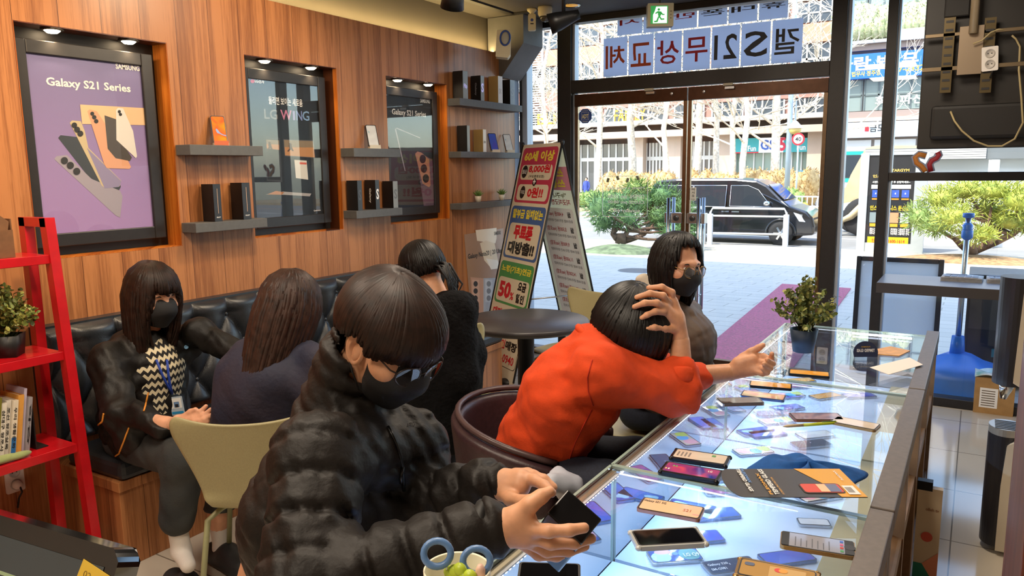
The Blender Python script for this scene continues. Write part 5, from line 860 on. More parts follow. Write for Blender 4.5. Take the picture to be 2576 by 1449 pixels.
# plant, cards and paper on the far case
def leafy(label, base, pot, foliage, seed, potm, square=False, group=None):
    t = T('potted_plant', label, 'plant', base, group); b = Vector(base); r0, r1, ph = pot; m = MB()
    if square: m.lathe([(r0*1.35, 0), (r1*1.35, ph), (r1*1.2, ph), (r1*1.2, ph-.012), (.0001, ph-.012)], potm, 4, b)
    else: m.lathe([(r0, 0), (r1, ph), (r1-.006, ph), (r1-.008, ph-.015), (.0001, ph-.015)], potm, 32, b)
    m.build('pot', t); rng = random.Random(seed); w, hh, cz = foliage; st_ = MB(); lf = [MB(), MB()]; LG = [M('leaf_green', '#5f6b2c', .5, noise=(14, .35)), M('leaf_olive', '#8b8a44', .5, noise=(14, .3))]
    for k in range(64):
        a = rng.uniform(0, 6.283); el = rng.uniform(-.25, 1.5); d = Vector((math.cos(a)*math.cos(el)*w, math.sin(a)*math.cos(el)*w, math.sin(el)*hh)); e = b+Vector((0, 0, ph+cz))+d*rng.uniform(.72, 1.05); p0 = b+Vector((rng.uniform(-.4, .4)*r1, rng.uniform(-.4, .4)*r1, ph-.01)); mid = p0.lerp(e, .5)+Vector((0, 0, .02)); pts = [p0, mid, e]; st_.tube(pts, [.0018, .0014, .0008], M('stem_green', '#5a6332', .6), 4)
        for q in range(15):
            f_ = .3+.72*q/14; c = (p0.lerp(mid, f_*2) if f_ < .5 else mid.lerp(e, min(1.02, f_*2-1))); n = Vector((rng.gauss(0, 1), rng.gauss(0, 1), rng.gauss(.5, .8))).normalized(); u = n.orthogonal().normalized(); v = n.cross(u); an = rng.uniform(0, 6.28); u, v = u*math.cos(an)+v*math.sin(an), v*math.cos(an)-u*math.sin(an); s = rng.uniform(.008, .0135)*(w/.15)**.5; c = c+u*s*.8; i = rng.random() < .45
            lf[int(i)].add([c-u*s*1.1, c-u*s*.35+v*s*.62+n*s*.12, c+u*s*.5+v*s*.6+n*s*.2, c+u*s*1.1+n*s*.05, c+u*s*.5-v*s*.6+n*s*.2, c-u*s*.35-v*s*.62+n*s*.12], [(0, 1, 2, 3), (0, 3, 4, 5)], LG[int(i)], True)
    st_.build('stems', t); lf[0].build('foliage', t); lf[1].build('young_leaves', t, label='yellowish young leaves'); return t
pp = at(2020, 884, 2, CZ); leafy('leafy green plant in a navy pot on the far display case', (pp[0], pp[1], CZ+.0005), (.045, .062, .105), (.155, .17, .07), 3, M('navy_pot', '#26384f', .55, noise=(20, .06)))
def cardthing(label, cat, pts, z, mt, th=.002, name='card', deco=None):
    m = MB(); m.prism([tuple(at(x, y, 2, z)[:2]) for x, y in pts], z, z+th, mt); o = m.build(name)
    if deco: deco(o)
    return tag(o, label, cat)
cardthing('orange screen film packet lying by the rear rail of the far case', 'packaging', [(2204, 880), (2240, 873), (2290, 884), (2262, 897), (2208, 893)], CZ+.001, M('packet_orange', '#d99b45', .45, noise=(30, .15)), .004, 'film_packet')
cardthing('blank white paper slip lying over the rear rail of the far case', 'paper', [(2188, 925), (2288, 900), (2322, 918), (2236, 943)], CZ+.034, M('paper_white', '#e9dfd2', .7), .0015, 'paper_slip')
tg = MB(); c = Vector(at(2178, 898, 2, CZ)); tg.X = frame(c, Vector((_r0[0], _r0[1], 0)), Vector((-.1, .15, 1))); tg.prism([(-.052, .0), (.052, 0)]+[(.055*math.cos(k*math.pi/12), .02+.05*math.sin(k*math.pi/12)) for k in range(13)], -.002, 0, M('navy_card', '#26304f', .4)); tg.text('TEMPERD GLASS', -.04, .022, .08, .014, WHITE, .001, .03, True); tg.text('PLEOMAX', -.02, .042, .04, .006, flat('c8a040'), .001, .02, True); tag(tg.build('header_card'), 'dark blue rounded header card standing on the far display case', 'packaging')
# ------------------------------------------------------------------ red ladder rack with its things
RDP = M('red_enamel', '#b8121c', .3, coat=.4, noise=(20, .08))
rk = T('ladder_rack', 'red metal ladder rack with four shelves at the left end of the bench', 'shelf rack', (-3.2, 1.2, 0)); y1 = 1.55; xb = at(64, 545, 1, y1)[0]
ftop, fbot = Vector(at(117, 545, 1, y1)), Vector(at(238, 1365, 1, y1)); fbot = fbot+(fbot-ftop)*(fbot.z/(ftop.z-fbot.z)); ftop.z = 1.44; fbot.z = 0; y0 = .72; kx = lambda z: fbot.x+(ftop.x-fbot.x)*z/1.44
for y in (y1, y0): 
    m = MB(); m.bar((kx(0), y, 0), (kx(1.44), y, 1.44), .042, .036, RDP, up=(0, 1, 0)); m.build('leg', rk); m = MB(); m.bar((xb, y, 0), (xb, y, 1.44), .042, .036, RDP, up=(0, 1, 0)); m.build('leg', rk); m = MB(); m.bar((xb-.018, y, 1.424), (kx(1.44)+.018, y, 1.424), .036, .034, RDP); m.build('top_bar', rk)
RZ = [at(140, 640, 1, y1)[2], at(165, 880, 1, y1)[2], at(205, 1112, 1, y1)[2]]
for z in RZ+[.12]: m = MB(); m.bb((xb-.01, y0, z-.010), (kx(z)+.012, y1-.018, z), RDP); m.bb((kx(z)+.004, y0, z-.034), (kx(z)+.014, y1-.018, z), RDP); m.bb((xb-.016, y0, z-.034), (xb-.008, y1-.018, z), RDP); m.build('shelf', rk, bev=.002)
Rx = lambda z, f: xb+(kx(z)-xb)*f
bxt = T('cardboard_box', 'brown cardboard box with torn edge and red flap on the top rack shelf', 'box', (Rx(1.25, .5), 1.4, RZ[0])); KR = M('kraft_card', '#6d4a2e', .8, noise=(25, .15)); m = MB(); X0, X1, Y0, Y1, z = xb+.03, kx(RZ[0])-.016, y0+.1, at(40, 600, 0, kx(1.3))[1], RZ[0]+.0005
m.bb((X0, Y0, z), (X1, Y1, z+.004), KR)
for a, b in (((X0, Y0, z+.004), (X0+.004, Y1, z+.16)), ((X1-.004, Y0, z+.004), (X1, Y1, z+.10)), ((X0+.004, Y1-.004, z+.004), (X1-.004, Y1, z+.14)), ((X0+.004, Y0, z+.004), (X1-.004, Y0+.004, z+.14))): m.bb(a, b, KR)
m.prism([(0, 0), (.11, 0), (.12, .05), (.05, .11), (0, .10)], -.004, 0, KR, X=frame((X1, Y1-.13, z+.08), (0, 1, 0), (0, 0, 1))); m.build('carton', bxt); m = MB(); m.bb((X0+.01, Y0+.03, z+.10), (X1-.012, Y1-.06, z+.135), M('red_flap', '#b3261e', .6)); m.build('flap', bxt)
p_ = Vector(at(20, 880, 1, 1.44)); leafy('bushy green plant in a black pot on the middle rack shelf', (Rx(RZ[1], .5), at(20, 870, 0, Rx(.9, .5))[1], RZ[1]+.0005), (.042, .05, .08), (.125, .13, .055), 8, M('black_pot', '#1a1b1c', .5), square=True)
bks = [(.030, .235, '6f6a1e', 'olive hardback book with gold lines, first of the leaning row', None, .0), (.018, .21, 'd6cfc2', 'white book with Korean title on its spine, beside the olive one', '삼대구 왕조사', .0), (.016, .215, 'c9c4bb', 'pale grey book with faint spine lettering, third of the leaning row', '조선 왕조실록', 0), (.018, .212, 'd3c8b4', 'cream book with a blue band at the foot of its spine', '우리 생활문화', .06), (.020, .225, 'c98f3e', 'mustard orange book standing beside the blue banded one', None, 0), (.010, .245, 'b7adc0', 'tall pale lilac edged book behind the mustard one', None, 0), (.014, .21, '8f8b90', 'grey book at the right end of the leaning row', '학습', 0)]
y = at(2, 1080, 0, kx(.5))[1]-.03; zs = RZ[2]+.0005
for i, (th, h, c, lb, s, band) in enumerate(bks):
    t = T('book', lb, 'book', (Rx(.46, .5), y, zs), 'books on the third rack shelf'); an = R_(9); cs = math.cos(an)
    X = Matrix.Translation((kx(.5)-.045-.13-.006*(i % 3), y, zs+th*math.sin(an)+.0005)) @ Matrix.Rotation(-an, 4, 'X'); m = MB(X); cv = M('book_'+c, '#'+c, .55, noise=(30, .06)); m.bb((0, 0, 0), (.13, .0025, h), cv); m.bb((0, th-.0025, 0), (.13, th, h), cv); m.bb((.1275, .0025, 0), (.13, th-.0025, h), cv)
    if band: m.bb((.1295, .001, 0), (.1305, th-.001, h*.35), flat('2a6aa8'))
    if s: m.X = X @ frame((.1307, th*.82, h*.9), (0, 0, -1), (0, -1, 0)); m.X = X @ frame((.1307, th*.2, h*.88), (0, 0, -1), (0, 1, 0)); m.text(s, 0, 0, h*.72, th*.6, BLACK, .0003, .02)
    m.build('cover', t); m = MB(X); m.bb((.004, .003, .003), (.127, th-.003, h-.004), M('book_pages', '#ddd2bc', .8)); m.build('pages', t); y += th/cs+.0015
m = MB(); m.bb((xb+.03, y+.030, zs), (kx(.5)-.06, y+.034, zs+.16), M('bookend_black', '#141517', .5)); m.bb((xb+.03, y+.034, zs), (kx(.5)-.06, y+.075, zs+.003), M('bookend_black')); tag(m.build('bookend'), 'black metal bookend at the right end of the leaning books', 'bookend')
gv = MB(); GV = M('sage_felt', '#8f9a62', .9, noise=(30, .1), sheen=.3)
gy = at(30, 1120, 0, kx(.5))[1]
for (cx, cy_, r) in ((kx(.5)-.018, gy-.03, (.018, .06, .016)), (kx(.5)-.014, gy+.02, (.015, .05, .014)), (kx(.5)-.016, gy-.07, (.017, .05, .018))): gv.ell((cx, cy_, zs+r[2]), r, GV, 10)
tag(gv.build('fabric_glove'), 'sage green padded glove lying in front of the books on the rack', 'glove')
def outlet(label, c, x, y, plug=False):
    t = T('wall_socket', label, 'socket', c); X = frame(c, x, y); m = MB(X); W_ = M('socket_white', '#ddd9d2', .35); m.prism(rrect(.072, .12, .006), 0, .009, W_); m.build('cover_plate', t, bev=.002)
    for s in (-.026, .026):
        m = MB(X); m.lathe([(.022, .0095), (.022, .012), (.019, .0125), (.018, .010), (.0001, .0095)], M('socket_grey', '#b5b0a8', .4), 24, (0, s, 0)); 
        for q in (-.008, .008): m.lathe([(.0028, .0105), (.0001, .0106)], BLACK, 8, (q, s, 0))
        m.build('receptacle', t)
    if plug: m = MB(X); m.lathe([(.019, .012), (.019, .03), (.012, .045), (.001, .046)], W_, 18, (0, -.026, 0)); m.tube([(0, -.026, .04), (.0, -.05, .055), (-.01, -.075, .045), (-.012, -.12, .03)], .004, BLACK, 6); m.build('plug', t)
outlet('white wall socket with a plugged in adaptor under the red rack', tuple(at(35, 1202, 0, WX+.0005)), (0, 1, 0), (0, 0, 1), True)
outlet('white socket plate on the black door post, seen through the far case', (-.877, FY0-.0005, at(2056, 893, 1, FY0)[2]), (1, 0, 0), (0, 0, 1))
# ------------------------------------------------------------------ photographer's desk edge: screen, pen cup
RH = Vector((.854, .52, 0)); FHh = Vector((-.52, .854, 0))
def rf(r, f_, z): q = RH*r+FHh*f_; return Vector((q.x, q.y, z))
dk = T('reception_desk', 'high white desk in front of the photographer, below the pen cup', 'desk', rf(-.35, .7, 0)); m = MB(frame((0, 0, 0), RH, FHh)); m.bb((-.95, .42, .965), (.17, .93, 1.0), M('desk_white', '#d8d5ce', .4)); m.build('top', dk, bev=.004)
for r in (-.92, .14): m = MB(frame((0, 0, 0), RH, FHh)); m.bb((r-.02, .44, 0), (r+.02, .5, .965), M('desk_white')); m.build('leg', dk)
mo = T('display_monitor', 'glossy black monitor with a yellow sticky note at the bottom left corner', 'monitor', rf(-.6, .7, 1.0)); A, Bq = Vector(px(0, 1290, .93)), Vector(px(306, 1392, .84)); Bq.z = A.z = (A.z+Bq.z)/2; d = (Bq-A).normalized(); A2 = A-d*.28; Lm = (Bq-A2).length; nrm = Vector((d.y, -d.x, 0)); upm = (Vector((0, 0, 1))-nrm*.25).normalized(); upm = Vector((0, 0, 1))*.94-nrm*(-.0)-nrm*.34*(-1)*(-1); GLB = M('gloss_black', '#0c0b0b', .08, coat=1.0)
Hm = .155; Xm = frame(A2, d, Vector((0, 0, 1))*.9-nrm*.42); m = MB(Xm); m.prism([(0, -Hm), (Lm-.012, -Hm), (Lm, -Hm+.012), (Lm, -.012), (Lm-.012, 0), (0, 0)], -.030, 0, GLB); m.build('casing', mo, bev=.006)
m = MB(Xm); m.rect(.02, -Hm+.02, Lm-.018, -.021, M('screen_dark', '#3b4348', .12, spec=.8), .0006); m.rect(.1, -.062, Lm-.05, -.058, flat('9ab08a'), .001); m.build('screen', mo)
m = MB(Xm); m.prism([(Lm-.052, -.019), (Lm-.004, -.028), (Lm-.01, -.075), (Lm-.058, -.066)], .0007, .0014, M('sticky_yellow', '#d8b23a', .7)); m.text('02-381', Lm-.046, -.036, .034, .007, flat('8a6f2a'), .0017, .0, rot=-.17); m.build('sticky_note', mo, label='yellow sticky note')
m = MB(Xm); m.bb((Lm*.45, -.35, -.05), (Lm*.52, -Hm*.6, -.03), GLB); m.build('stand', mo); m = MB(); q = Xm @ Vector((Lm*.48, -.35, -.04)); m.lathe([(.09, 1.0005), (.09, 1.01), (.03, 1.02), (.02, 1.03)], GLB, 24, (q.x, q.y, 0)); m.build('base', mo)
cp_ = Vector(px(1150, 1428, .9)); zt = cp_.z; cu = T('pen_cup', 'cream tumbler holding blue handled scissors at the bottom edge', 'cup', (cp_.x, cp_.y, 1.0005)); m = MB(); m.lathe([(.030, 1.0005), (.033, 1.003), (.040, zt-.002), (.039, zt), (.0375, zt-.002), (.031, 1.006), (.0001, 1.005)], M('cup_cream', '#e8e2c8', .35), 40, (cp_.x, cp_.y, 0)); m.build('vessel', cu)
sc = T('scissors', 'scissors with blue loop handles standing in the cream tumbler', 'scissors', (cp_.x, cp_.y, 1.01)); SB = M('scissor_blue', '#5a7fb0', .35)
for s, dz in ((-1, .012), (1, .002)):
    c = cp_+RH*s*.023+Vector((0, 0, dz+.006)); m = MB(); m.tube([c+RH*(.016*math.cos(a))+Vector((0, 0, .013*math.sin(a)))+FHh*.006*math.sin(a) for a in [k*6.283/20 for k in range(20)]], .0042, SB, 8, closed=True); m.build('handle', sc); m = MB(); m.bar(c-RH*s*.01-Vector((0, 0, .012)), (cp_.x+RH.x*s*-.006, cp_.y+RH.y*s*-.006, 1.012), .006, .002, ALU); m.build('blade', sc)
gp = MB(); 
for k in range(5): gp.ell(cp_+RH*(-.008+.006*k)+Vector((0, 0, -.006+.004*(k % 3)))-FHh*.004*k, (.009, .007, .008), M('lime_toy', '#b4c83a', .4), 6)
gp.tube([cp_-FHh*.008+Vector((0, 0, -.01)), Vector((cp_.x, cp_.y, 1.012))], .003, M('lime_toy'), 6); tag(gp.build('novelty_pen'), 'lime green novelty pen in the cream tumbler', 'pen')
ck = MB(); q = cp_+RH*.028-FHh*.012; ck.tube([Vector((q.x, q.y, 1.008))-RH*.008, q+Vector((0, 0, .004)), q+Vector((0, 0, .010))], [.0045, .006, .003], M('marker_pink', '#e0b8a4', .4), 8); tag(ck.build('marker_pen'), 'pale pink capped marker in the cream tumbler', 'pen')
pe = MB(frame((0, 0, 0), RH, FHh)); a = Vector(px(1210, 1444, 1.0)); z = 1.0005; rr = [px(x, 1449, 1.0) for x in (1215, 1480)]; f0 = (z-CAM_H); pe.bb((.035, .60, z), (.10, .925, z+.074), M('box_file_white', '#e6e1d8', .5)); tag(pe.build('box_file', bev=.003), 'white box file on the desk beside the cream tumbler, only its edge in view', 'file')
# ------------------------------------------------------------------ ceiling gear
sg = T('siren_speaker', 'cream wall alarm siren with a blue ring, high in the corner above the wood', 'alarm', (-3.2, 5.33, 2.5)); c = Vector(px(1266, 108, 5.62)); X = frame(c, (.80, .45, -.06), (-.13, .0, 1)); CRM_ = M('cream_plastic', '#ded2ad', .4); m = MB(X); m.prism([(-.052, -.10), (.040, -.105), (.056, -.08), (.050, .085), (.036, .10), (-.052, .09)], -.085, .0, CRM_); m.build('housing', sg, bev=.014)
m = MB(X); m.tube([(.012+.036*math.cos(a), .035+.052*math.sin(a), .004) for a in [k*6.283/28 for k in range(28)]], .006, M('siren_blue', '#2a4fa8', .35), 8, closed=True); m.build('ring', sg); m = MB(X); m.ell((.012, .035, .0), (.030, .046, .008), M('siren_grey', '#b9b8ad', .5), 10); m.build('grille', sg)
m = MB(); q = X @ Vector((-.02, 0, -.085)); m.tube([q, q+Vector((-.03, .06, 0))], .02, CRM_, 10); m.build('bracket', sg)
ds = T('dome_camera', 'cream dome security camera on the ceiling by the glass front', 'camera', tuple(at(1371, 17, 2, CEIL-.06))); c = Vector(at(1371, 17, 2, CEIL)); zc = CEIL; m = MB(); m.lathe([(.052, 0), (.055, -.012), (.053, -.055), (.045, -.07), (.0001, -.07)], CRM_, 28, (c.x, c.y, zc)); m.build('housing', ds); m = MB(); m.lathe([(.042, -.066), (.04, -.085), (.025, -.105), (.0001, -.112)], M('dome_smoked', '#4a4436', .08, spec=.8), 24, (c.x, c.y, zc)); m.build('dome', ds)
ms = T('motion_sensor', 'cream motion sensor hanging from the ceiling beside the dome camera', 'sensor', tuple(at(1338, 22, 2, CEIL-.08))); c = Vector(at(1338, 22, 2, CEIL)); m = MB(); m.lathe([(.038, 0), (.036, -.015), (.018, -.03), (.018, -.05)], CRM_, 20, (c.x, c.y, CEIL)); m.build('mount', ms); m = MB(frame((c.x, c.y, CEIL-.05), (.85, .5, 0), (0, 0, 1))); m.prism(rrect(.058, .12, .012, cy=-.05), -.03, .02, CRM_); m.poly([(a, b, .0206) for a, b in circ(.0, -.035, .011)], flat('3f4f9a')); m.rect(-.012, -.066, .012, -.058, flat('2c2c30'), .0206); m.build('housing', ms, bev=.004)
def spot(label, c, aim):
    t = T('track_spotlight', label, 'lamp', c, 'black track spotlights'); c = Vector(c); a = Vector(aim).normalized(); m = MB(); m.tube([(c.x, c.y, CEIL), (c.x, c.y, c.z)], .012, BLK, 10); m.lathe([(.045, 0), (.045, -.02), (.0001, -.021)], BLK, 18, (c.x, c.y, CEIL)); m.build('stem', t); m = MB(); m.lathe([(.0001, -.10), (.028, -.098), (.034, -.06), (.055, .03), (.062, .09), (.05, .088), (.03, .03), (.0001, .02)], BLK, 22, c, tuple(a)); m.build('lamp_head', t)
q = px(1418, 62, 4.6); spot('black spotlight hanging in front of the left door post', (q[0], q[1], q[2]+.03), (-.75, -.35, -.25)); q = px(1142, -14, 3.9); spot('black spotlight cut by the top edge, above the walnut wall', (q[0], q[1], q[2]+.02), (-.25, .2, -.6))
rc = T('recessed_downlight', 'unlit recessed ceiling downlight with a chrome ring beside the spotlight', 'lamp', tuple(at(1437, 13, 2, CEIL-.005))); q = at(1437, 13, 2, CEIL); m = MB(); m.lathe([(.052, -.002), (.068, -.006), (.070, -.001), (.052, 0)], CHR, 32, (q[0], q[1], CEIL)); m.build('ring', rc); m = MB(); m.lathe([(.052, -.003), (.0001, -.0032)], M('downlight_painted_amber', '#7a5a20', .3, emit=('#c89038', .6)), 24, (q[0], q[1], CEIL)); m.build('reflector', rc)  # reflector of the unlit downlight has an amber glow painted in
ex = T('exit_sign', 'green running figure emergency exit sign hanging over the doors', 'exit sign', tuple(px(1662, 36, 4.6))); c = Vector(px(1662, 37, 4.6)); X = frame(c, (.87, .49, 0), (0, 0, 1)); EW, EH = .135, .135; m = MB(X); m.prism(rrect(EW+.02, EH, .005), -.06, 0, M('exit_case', '#8a8266', .45)); m.tube([(0, EH/2, -.03), (0, EH/2+.25, -.03)], .008, BLK, 8); m.build('housing', ex, bev=.003)
EG = M('exit_green', '#1f9a4a', .4, emit=('#12843a', .45)); EWH = M('exit_white', '#dff5e2', .4, emit=('#dcf7e2', .7)); m = MB(X); m.rect(-.06, -.052, .044, .052, EG, .001); m.prism([(-.046, -.049), (.038, -.049), (.038, .047), (-.028, .047), (-.036, .02), (-.046, .0)], .0012, .0014, EWH); S_ = lambda pts: m.poly([(a, b, .0022) for a, b in pts], EG)
S_(circ(-.012, .030, .0075, n=16)); S_([(-.018, .021), (.004, .018), (.006, .006), (-.004, -.012), (-.016, -.006)]); S_([(-.018, .021), (-.034, .010), (-.03, .004), (-.014, .012)]); S_([(.0, .018), (.014, .004), (.024, .004), (.023, -.002), (.010, -.003), (-.002, .008)]); S_([(-.004, -.008), (.006, -.022), (.022, -.022), (.022, -.029), (.002, -.031), (-.012, -.012)]); S_([(-.006, -.006), (-.016, -.010), (-.026, -.034), (-.040, -.036), (-.038, -.044), (-.018, -.042)]); m.build('display_face', ex)
m = MB(X); 
for yy in (-.02, 0, .02): m.lathe([(.003, .0), (.002, .002), (.0001, .0022)], BLK, 8, (EW/2-.006, yy, 0))
m.build('indicator', ex)
# ------------------------------------------------------------------ sheets and stickers on the glass
SY = 5.738
SHEET = tmat('backlit_sheet', '#dde2ec', '#d3dcec'); INK = {'d': tmat('ink_brown', '#4a443c', '#3c3a30', .4), 'r': tmat('ink_red', '#c23a34', '#b0302a', .5), 'o': tmat('ink_orange', '#d0562c', '#c24e24', .5)}
def row(y_tl, xs, chars, yb, names):
    zt = at(xs[0], y_tl, 1, SY)[2]; zb = at(xs[0], yb, 1, SY)[2]
    for i, (ch, k) in enumerate(chars):
        x0, x1 = at(xs[i], y_tl, 1, SY)[0]+.006, at(xs[i+1], y_tl, 1, SY)[0]-.006; m = MB(frame((x0, SY, zb), (1, 0, 0), (0, 0, 1))); w, h = x1-x0, min(zt, CEIL-.06)-zb; hf = zt-zb
        m.bb((0, 0, -.0015), (w, h, 0), SHEET)
        if h >= hf-.001: m.text(ch, w*.09, hf*.2, w*.82, hf*.6, INK[k], .0012, .012, True)
        else: m.text(ch, w*.09, hf*.3, w*.82, min(hf*.62, h-hf*.3-.003), INK[k], .0012, .012, True)
        tag(m.build('lettered_sheet'), names[i], 'sign', 'one letter paper sheets on the fanlight')
row(98, [1517, 1580, 1646, 1717, 1789, 1863, 1940, 2021], [('체', 'o'), ('교', 'o'), ('상', 'r'), ('무', 'r'), ('21', 'd'), ('S', 'd'), ('갤', 'd')], 194, ['lower row sheet with orange Korean letter at the door post end', 'lower row sheet with orange letter, second from the left door post', 'lower row sheet with red letter and a circle at its foot', 'lower row sheet with red letter beside the number sheet', 'lower row sheet carrying the reversed number twenty one', 'lower row sheet carrying the reversed capital S', 'lower row sheet with a dark Korean letter at the right door post end'])
row(10, [1552, 1618, 1686, 1756, 1832, 1908, 1985], [('시', 'r'), ('가', 'r'), ('만', 'r'), ('폰', 'd'), ('대', 'd'), ('휴', 'd')], 90, ['upper row sheet with red letter left of the exit sign', 'upper row sheet hidden behind the exit sign', 'upper row sheet with red letter right of the exit sign', 'upper row sheet with dark letter, two right of the exit sign', 'upper row sheet with dark letter, second from its right end', 'upper row sheet with dark letter at its right end'])
def sticker(name, label, cat, fn, y=5.7345): m = MB(); fn(m, y); return tag(m.build(name), label, cat)
def adt(m, y):
    c = at(1472, 292, 1, y); r = .062; m.X = frame((c[0], y, c[2]), (1, 0, 0), (0, 0, 1)); oc = [(r*math.cos(R_(22.5+45*k)), r*math.sin(R_(22.5+45*k))) for k in range(8)]; NV = flat('2b4b98'); m.prism(oc, -.0012, 0, NV); q = .034
    for a, b in (((-q, -q*.9), (q, -q*.84)), ((-q, q*.84), (q, q*.9)), ((-q, -q*.84), (-q+.002, q*.84)), ((q-.002, -q*.84), (q, q*.84))): m.rect(*a, *b, WHITE, .0006)
    m.text('ADT', -.029, -.020, .058, .036, flat('e8dca8'), .001, .04); m.text('보안 경비구역', -.026, .038, .052, .008, WHITE, .001, .01); m.text('1588-6400', -.024, -.048, .048, .008, WHITE, .001, .01)
sticker('security_sticker', 'blue octagonal security sticker in the top corner of the left door', 'sticker', adt)
def hours(m, y):
    a = at(1516, 455, 1, y); b = at(1628, 545, 1, y); w = b[0]-a[0]; h = a[2]-b[2]; m.X = frame((a[0], y, b[2]), (1, 0, 0), (0, 0, 1)); W_ = M('white_vinyl', '#e9eeee', .5); q = rrect(w, h*1.15, .02, cx=w/2, cy=h*.56); m.tube([(p[0], p[1], -.001) for p in q], .0022, W_, 5, closed=True)
    for s, yy, hh, x0, x1 in (('Have a nice day', .74, .09, .1, .93), ('OPEN  am 10:00', .50, .10, .12, .93), ('CLOSE pm 08:00', .33, .10, .12, .93), ('sunday off', .08, .12, .24, .84)): m.text(s, w*x0, h*yy, w*(x1-x0), h*hh*1.15, W_, .0004, .015, True)
    for k in range(4): X = Matrix.Translation((w*(.12+.22*k), h*(1.02+.06*(k % 2)), 0)) @ Matrix.Rotation(R_(18 if k % 2 else -18), 4, 'Z'); m.prism(rrect(.022, .034, .004), -.0012, 0, flat('75745e'), X=m.X @ X)
sticker('opening_hours_sticker', 'white vinyl opening hours lettering on the left door, seen reversed from inside', 'sticker', hours)
def push(m, y): c = at(1744, 488, 1, y); m.X = frame((c[0], y, c[2]), (1, 0, 0), (0, 0, 1)); m.prism(rrect(.045, .10, .004), -.0012, 0, flat('dfe0dc')); [m.text(ch, -.012, .026-.024*k, .022, .018, BLACK, .0006, .02) for k, ch in enumerate('미시오')]; m.text('PUSH', -.014, -.044, .028, .008, BLACK, .0006, .01)
sticker('push_label', 'white upright push label beside the door stiles', 'sticker', push)
def wings(m, y):
    y = 5.740; f = lambda x, yy: at(x, yy, 1, y)
    def band(pts, c, r): m.tube([tuple(f(a, b)) for a, b in pts], r, c, 6, flat=1.0)
    pa = [(2330, 392), (2312, 388), (2302, 396), (2306, 410), (2318, 418), (2326, 428), (2328, 432)]; pb = [(2342, 432), (2338, 414), (2344, 404), (2356, 398), (2362, 390), (2358, 383)]
    band(pa, flat('aab6d4'), .028); band(pb, flat('aab6d4'), .028); m.v = [[v[0], y+(v[1]-y)*.03, v[2]] for v in m.v]
    n = len(m.v); band(pa, flat('d88a3a'), .017); band(pb, flat('b8323f'), .017); m.v[n:] = [[v[0], y-.0018+(v[1]-y)*.03, v[2]] for v in m.v[n:]]
sticker('ribbon_sticker', 'orange and red ribbon shaped sticker on the right window below the television', 'sticker', wings)
# ------------------------------------------------------------------ right side: window shelf, papers, television back, water purifier
sz = .872; a = at(2205, 711, 2, sz); ws = MB(); ws.bb((a[0], a[1], sz-.062), (1.5, FY0-.002, sz), M('window_shelf_dark', '#3c3632', .45)); ws.bb((a[0]+.002, a[1]+.002, sz), (1.5, FY0-.004, sz+.0015), M('window_shelf_top', '#8d93a0', .3)); tag(ws.build('window_shelf', bev=.002), 'dark shelf along the right window carrying newspapers', 'shelf')
def paper_stack(x0, x1, y, label, seed):
    p = at((x0+x1)/2, y, 2, sz+.002); w = abs(at(x1, y, 2, sz)[0]-at(x0, y, 2, sz)[0]); t = T('newspaper', label, 'newspaper', tuple(p), 'newspapers on the window shelf'); m = MB(rotz(R_(-3+seed*4), p)); NP = M('newsprint', '#cfd0d2', .8, noise=(60, .12))
    for k in range(6): m.grid(lambda u, v: ((u-.5)*w, (v-.5)*.19, .0005+k*.004+.004*math.sin(u*3.14)*(k/5)), 8, 4, NP)
    for k in range(5): m.rect(-w*.42+k*w*.17, -.07, -w*.42+k*w*.17+w*.13, .03, flat('8f97a8'), .0265)
    m.rect(-w*.42, .045, w*.1, .075, flat('5a6a8a'), .0265); m.build('printed_pages', t, solid=.0012)
paper_stack(2368, 2472, 704, 'folded newspapers on the window shelf nearer the window mullion', 0); paper_stack(2482, 2566, 709, 'folded newspapers on the window shelf behind the water purifier', 1)
tvY = 4.75; tv = T('wall_television', 'television seen from behind, hung from a ceiling pole in the right window', 'television', (.45, tvY, 2.3)); q = lambda x, y: at(x, y, 1, tvY); X0, Z0 = q(2300, 378)[0], q(2300, 376)[2]; X0 += .01; TVB = M('tv_back_black', '#17130f', .5, noise=(8, .15)); TVM = M('tv_bracket_steel', '#7d6d55', .35, .7)
m = MB(); m.bb((X0, tvY, Z0), (X0+1.08, tvY+.035, CEIL-.10), TVB); m.build('panel', tv, bev=.008); m = MB(); a, b = q(2345, 255), q(2576, 255); m.bb((a[0], tvY-.035, q(2345, 352)[2]), (X0+.98, tvY, q(2345, 268)[2]), M('tv_hump', '#0f0c0a', .6)); m.build('rear_hump', tv, bev=.02)
def tvbar(x0, y0, x1, y1, nm, mt=TVM, dy=.05, th=.012): m = MB(); a, b = q(x0, y0), q(x1, y1); zl = q(x0, y1)[2]; m.bb((a[0], tvY-dy-th, zl), (b[0], tvY-dy, a[2]), mt); return m.build(nm, tv, bev=.002)
tvbar(2330, 92, 2576, 101, 'bracket_bar'); tvbar(2322, 175, 2576, 185, 'bracket_bar'); tvbar(2416, 72, 2468, 192, 'pole_plate', M('plate_steel', '#8a7a66', .4, .6), .062, .006)
for x in (2384, 2484):
    m = MB(); a = q(x-6, 50); b = q(x+8, 235); m.bb((a[0], tvY-.062, b[2]), (b[0], tvY-.045, a[2]), M('bracket_dark', '#54482e', .4, .6))
    for k in range(9): zz = b[2]+(a[2]-b[2])*(k+.5)/9; m.bb((a[0]+.008, tvY-.0635, zz-.006), (b[0]-.008, tvY-.0622, zz+.006), BLACK)
    m.build('bracket_arm', tv)
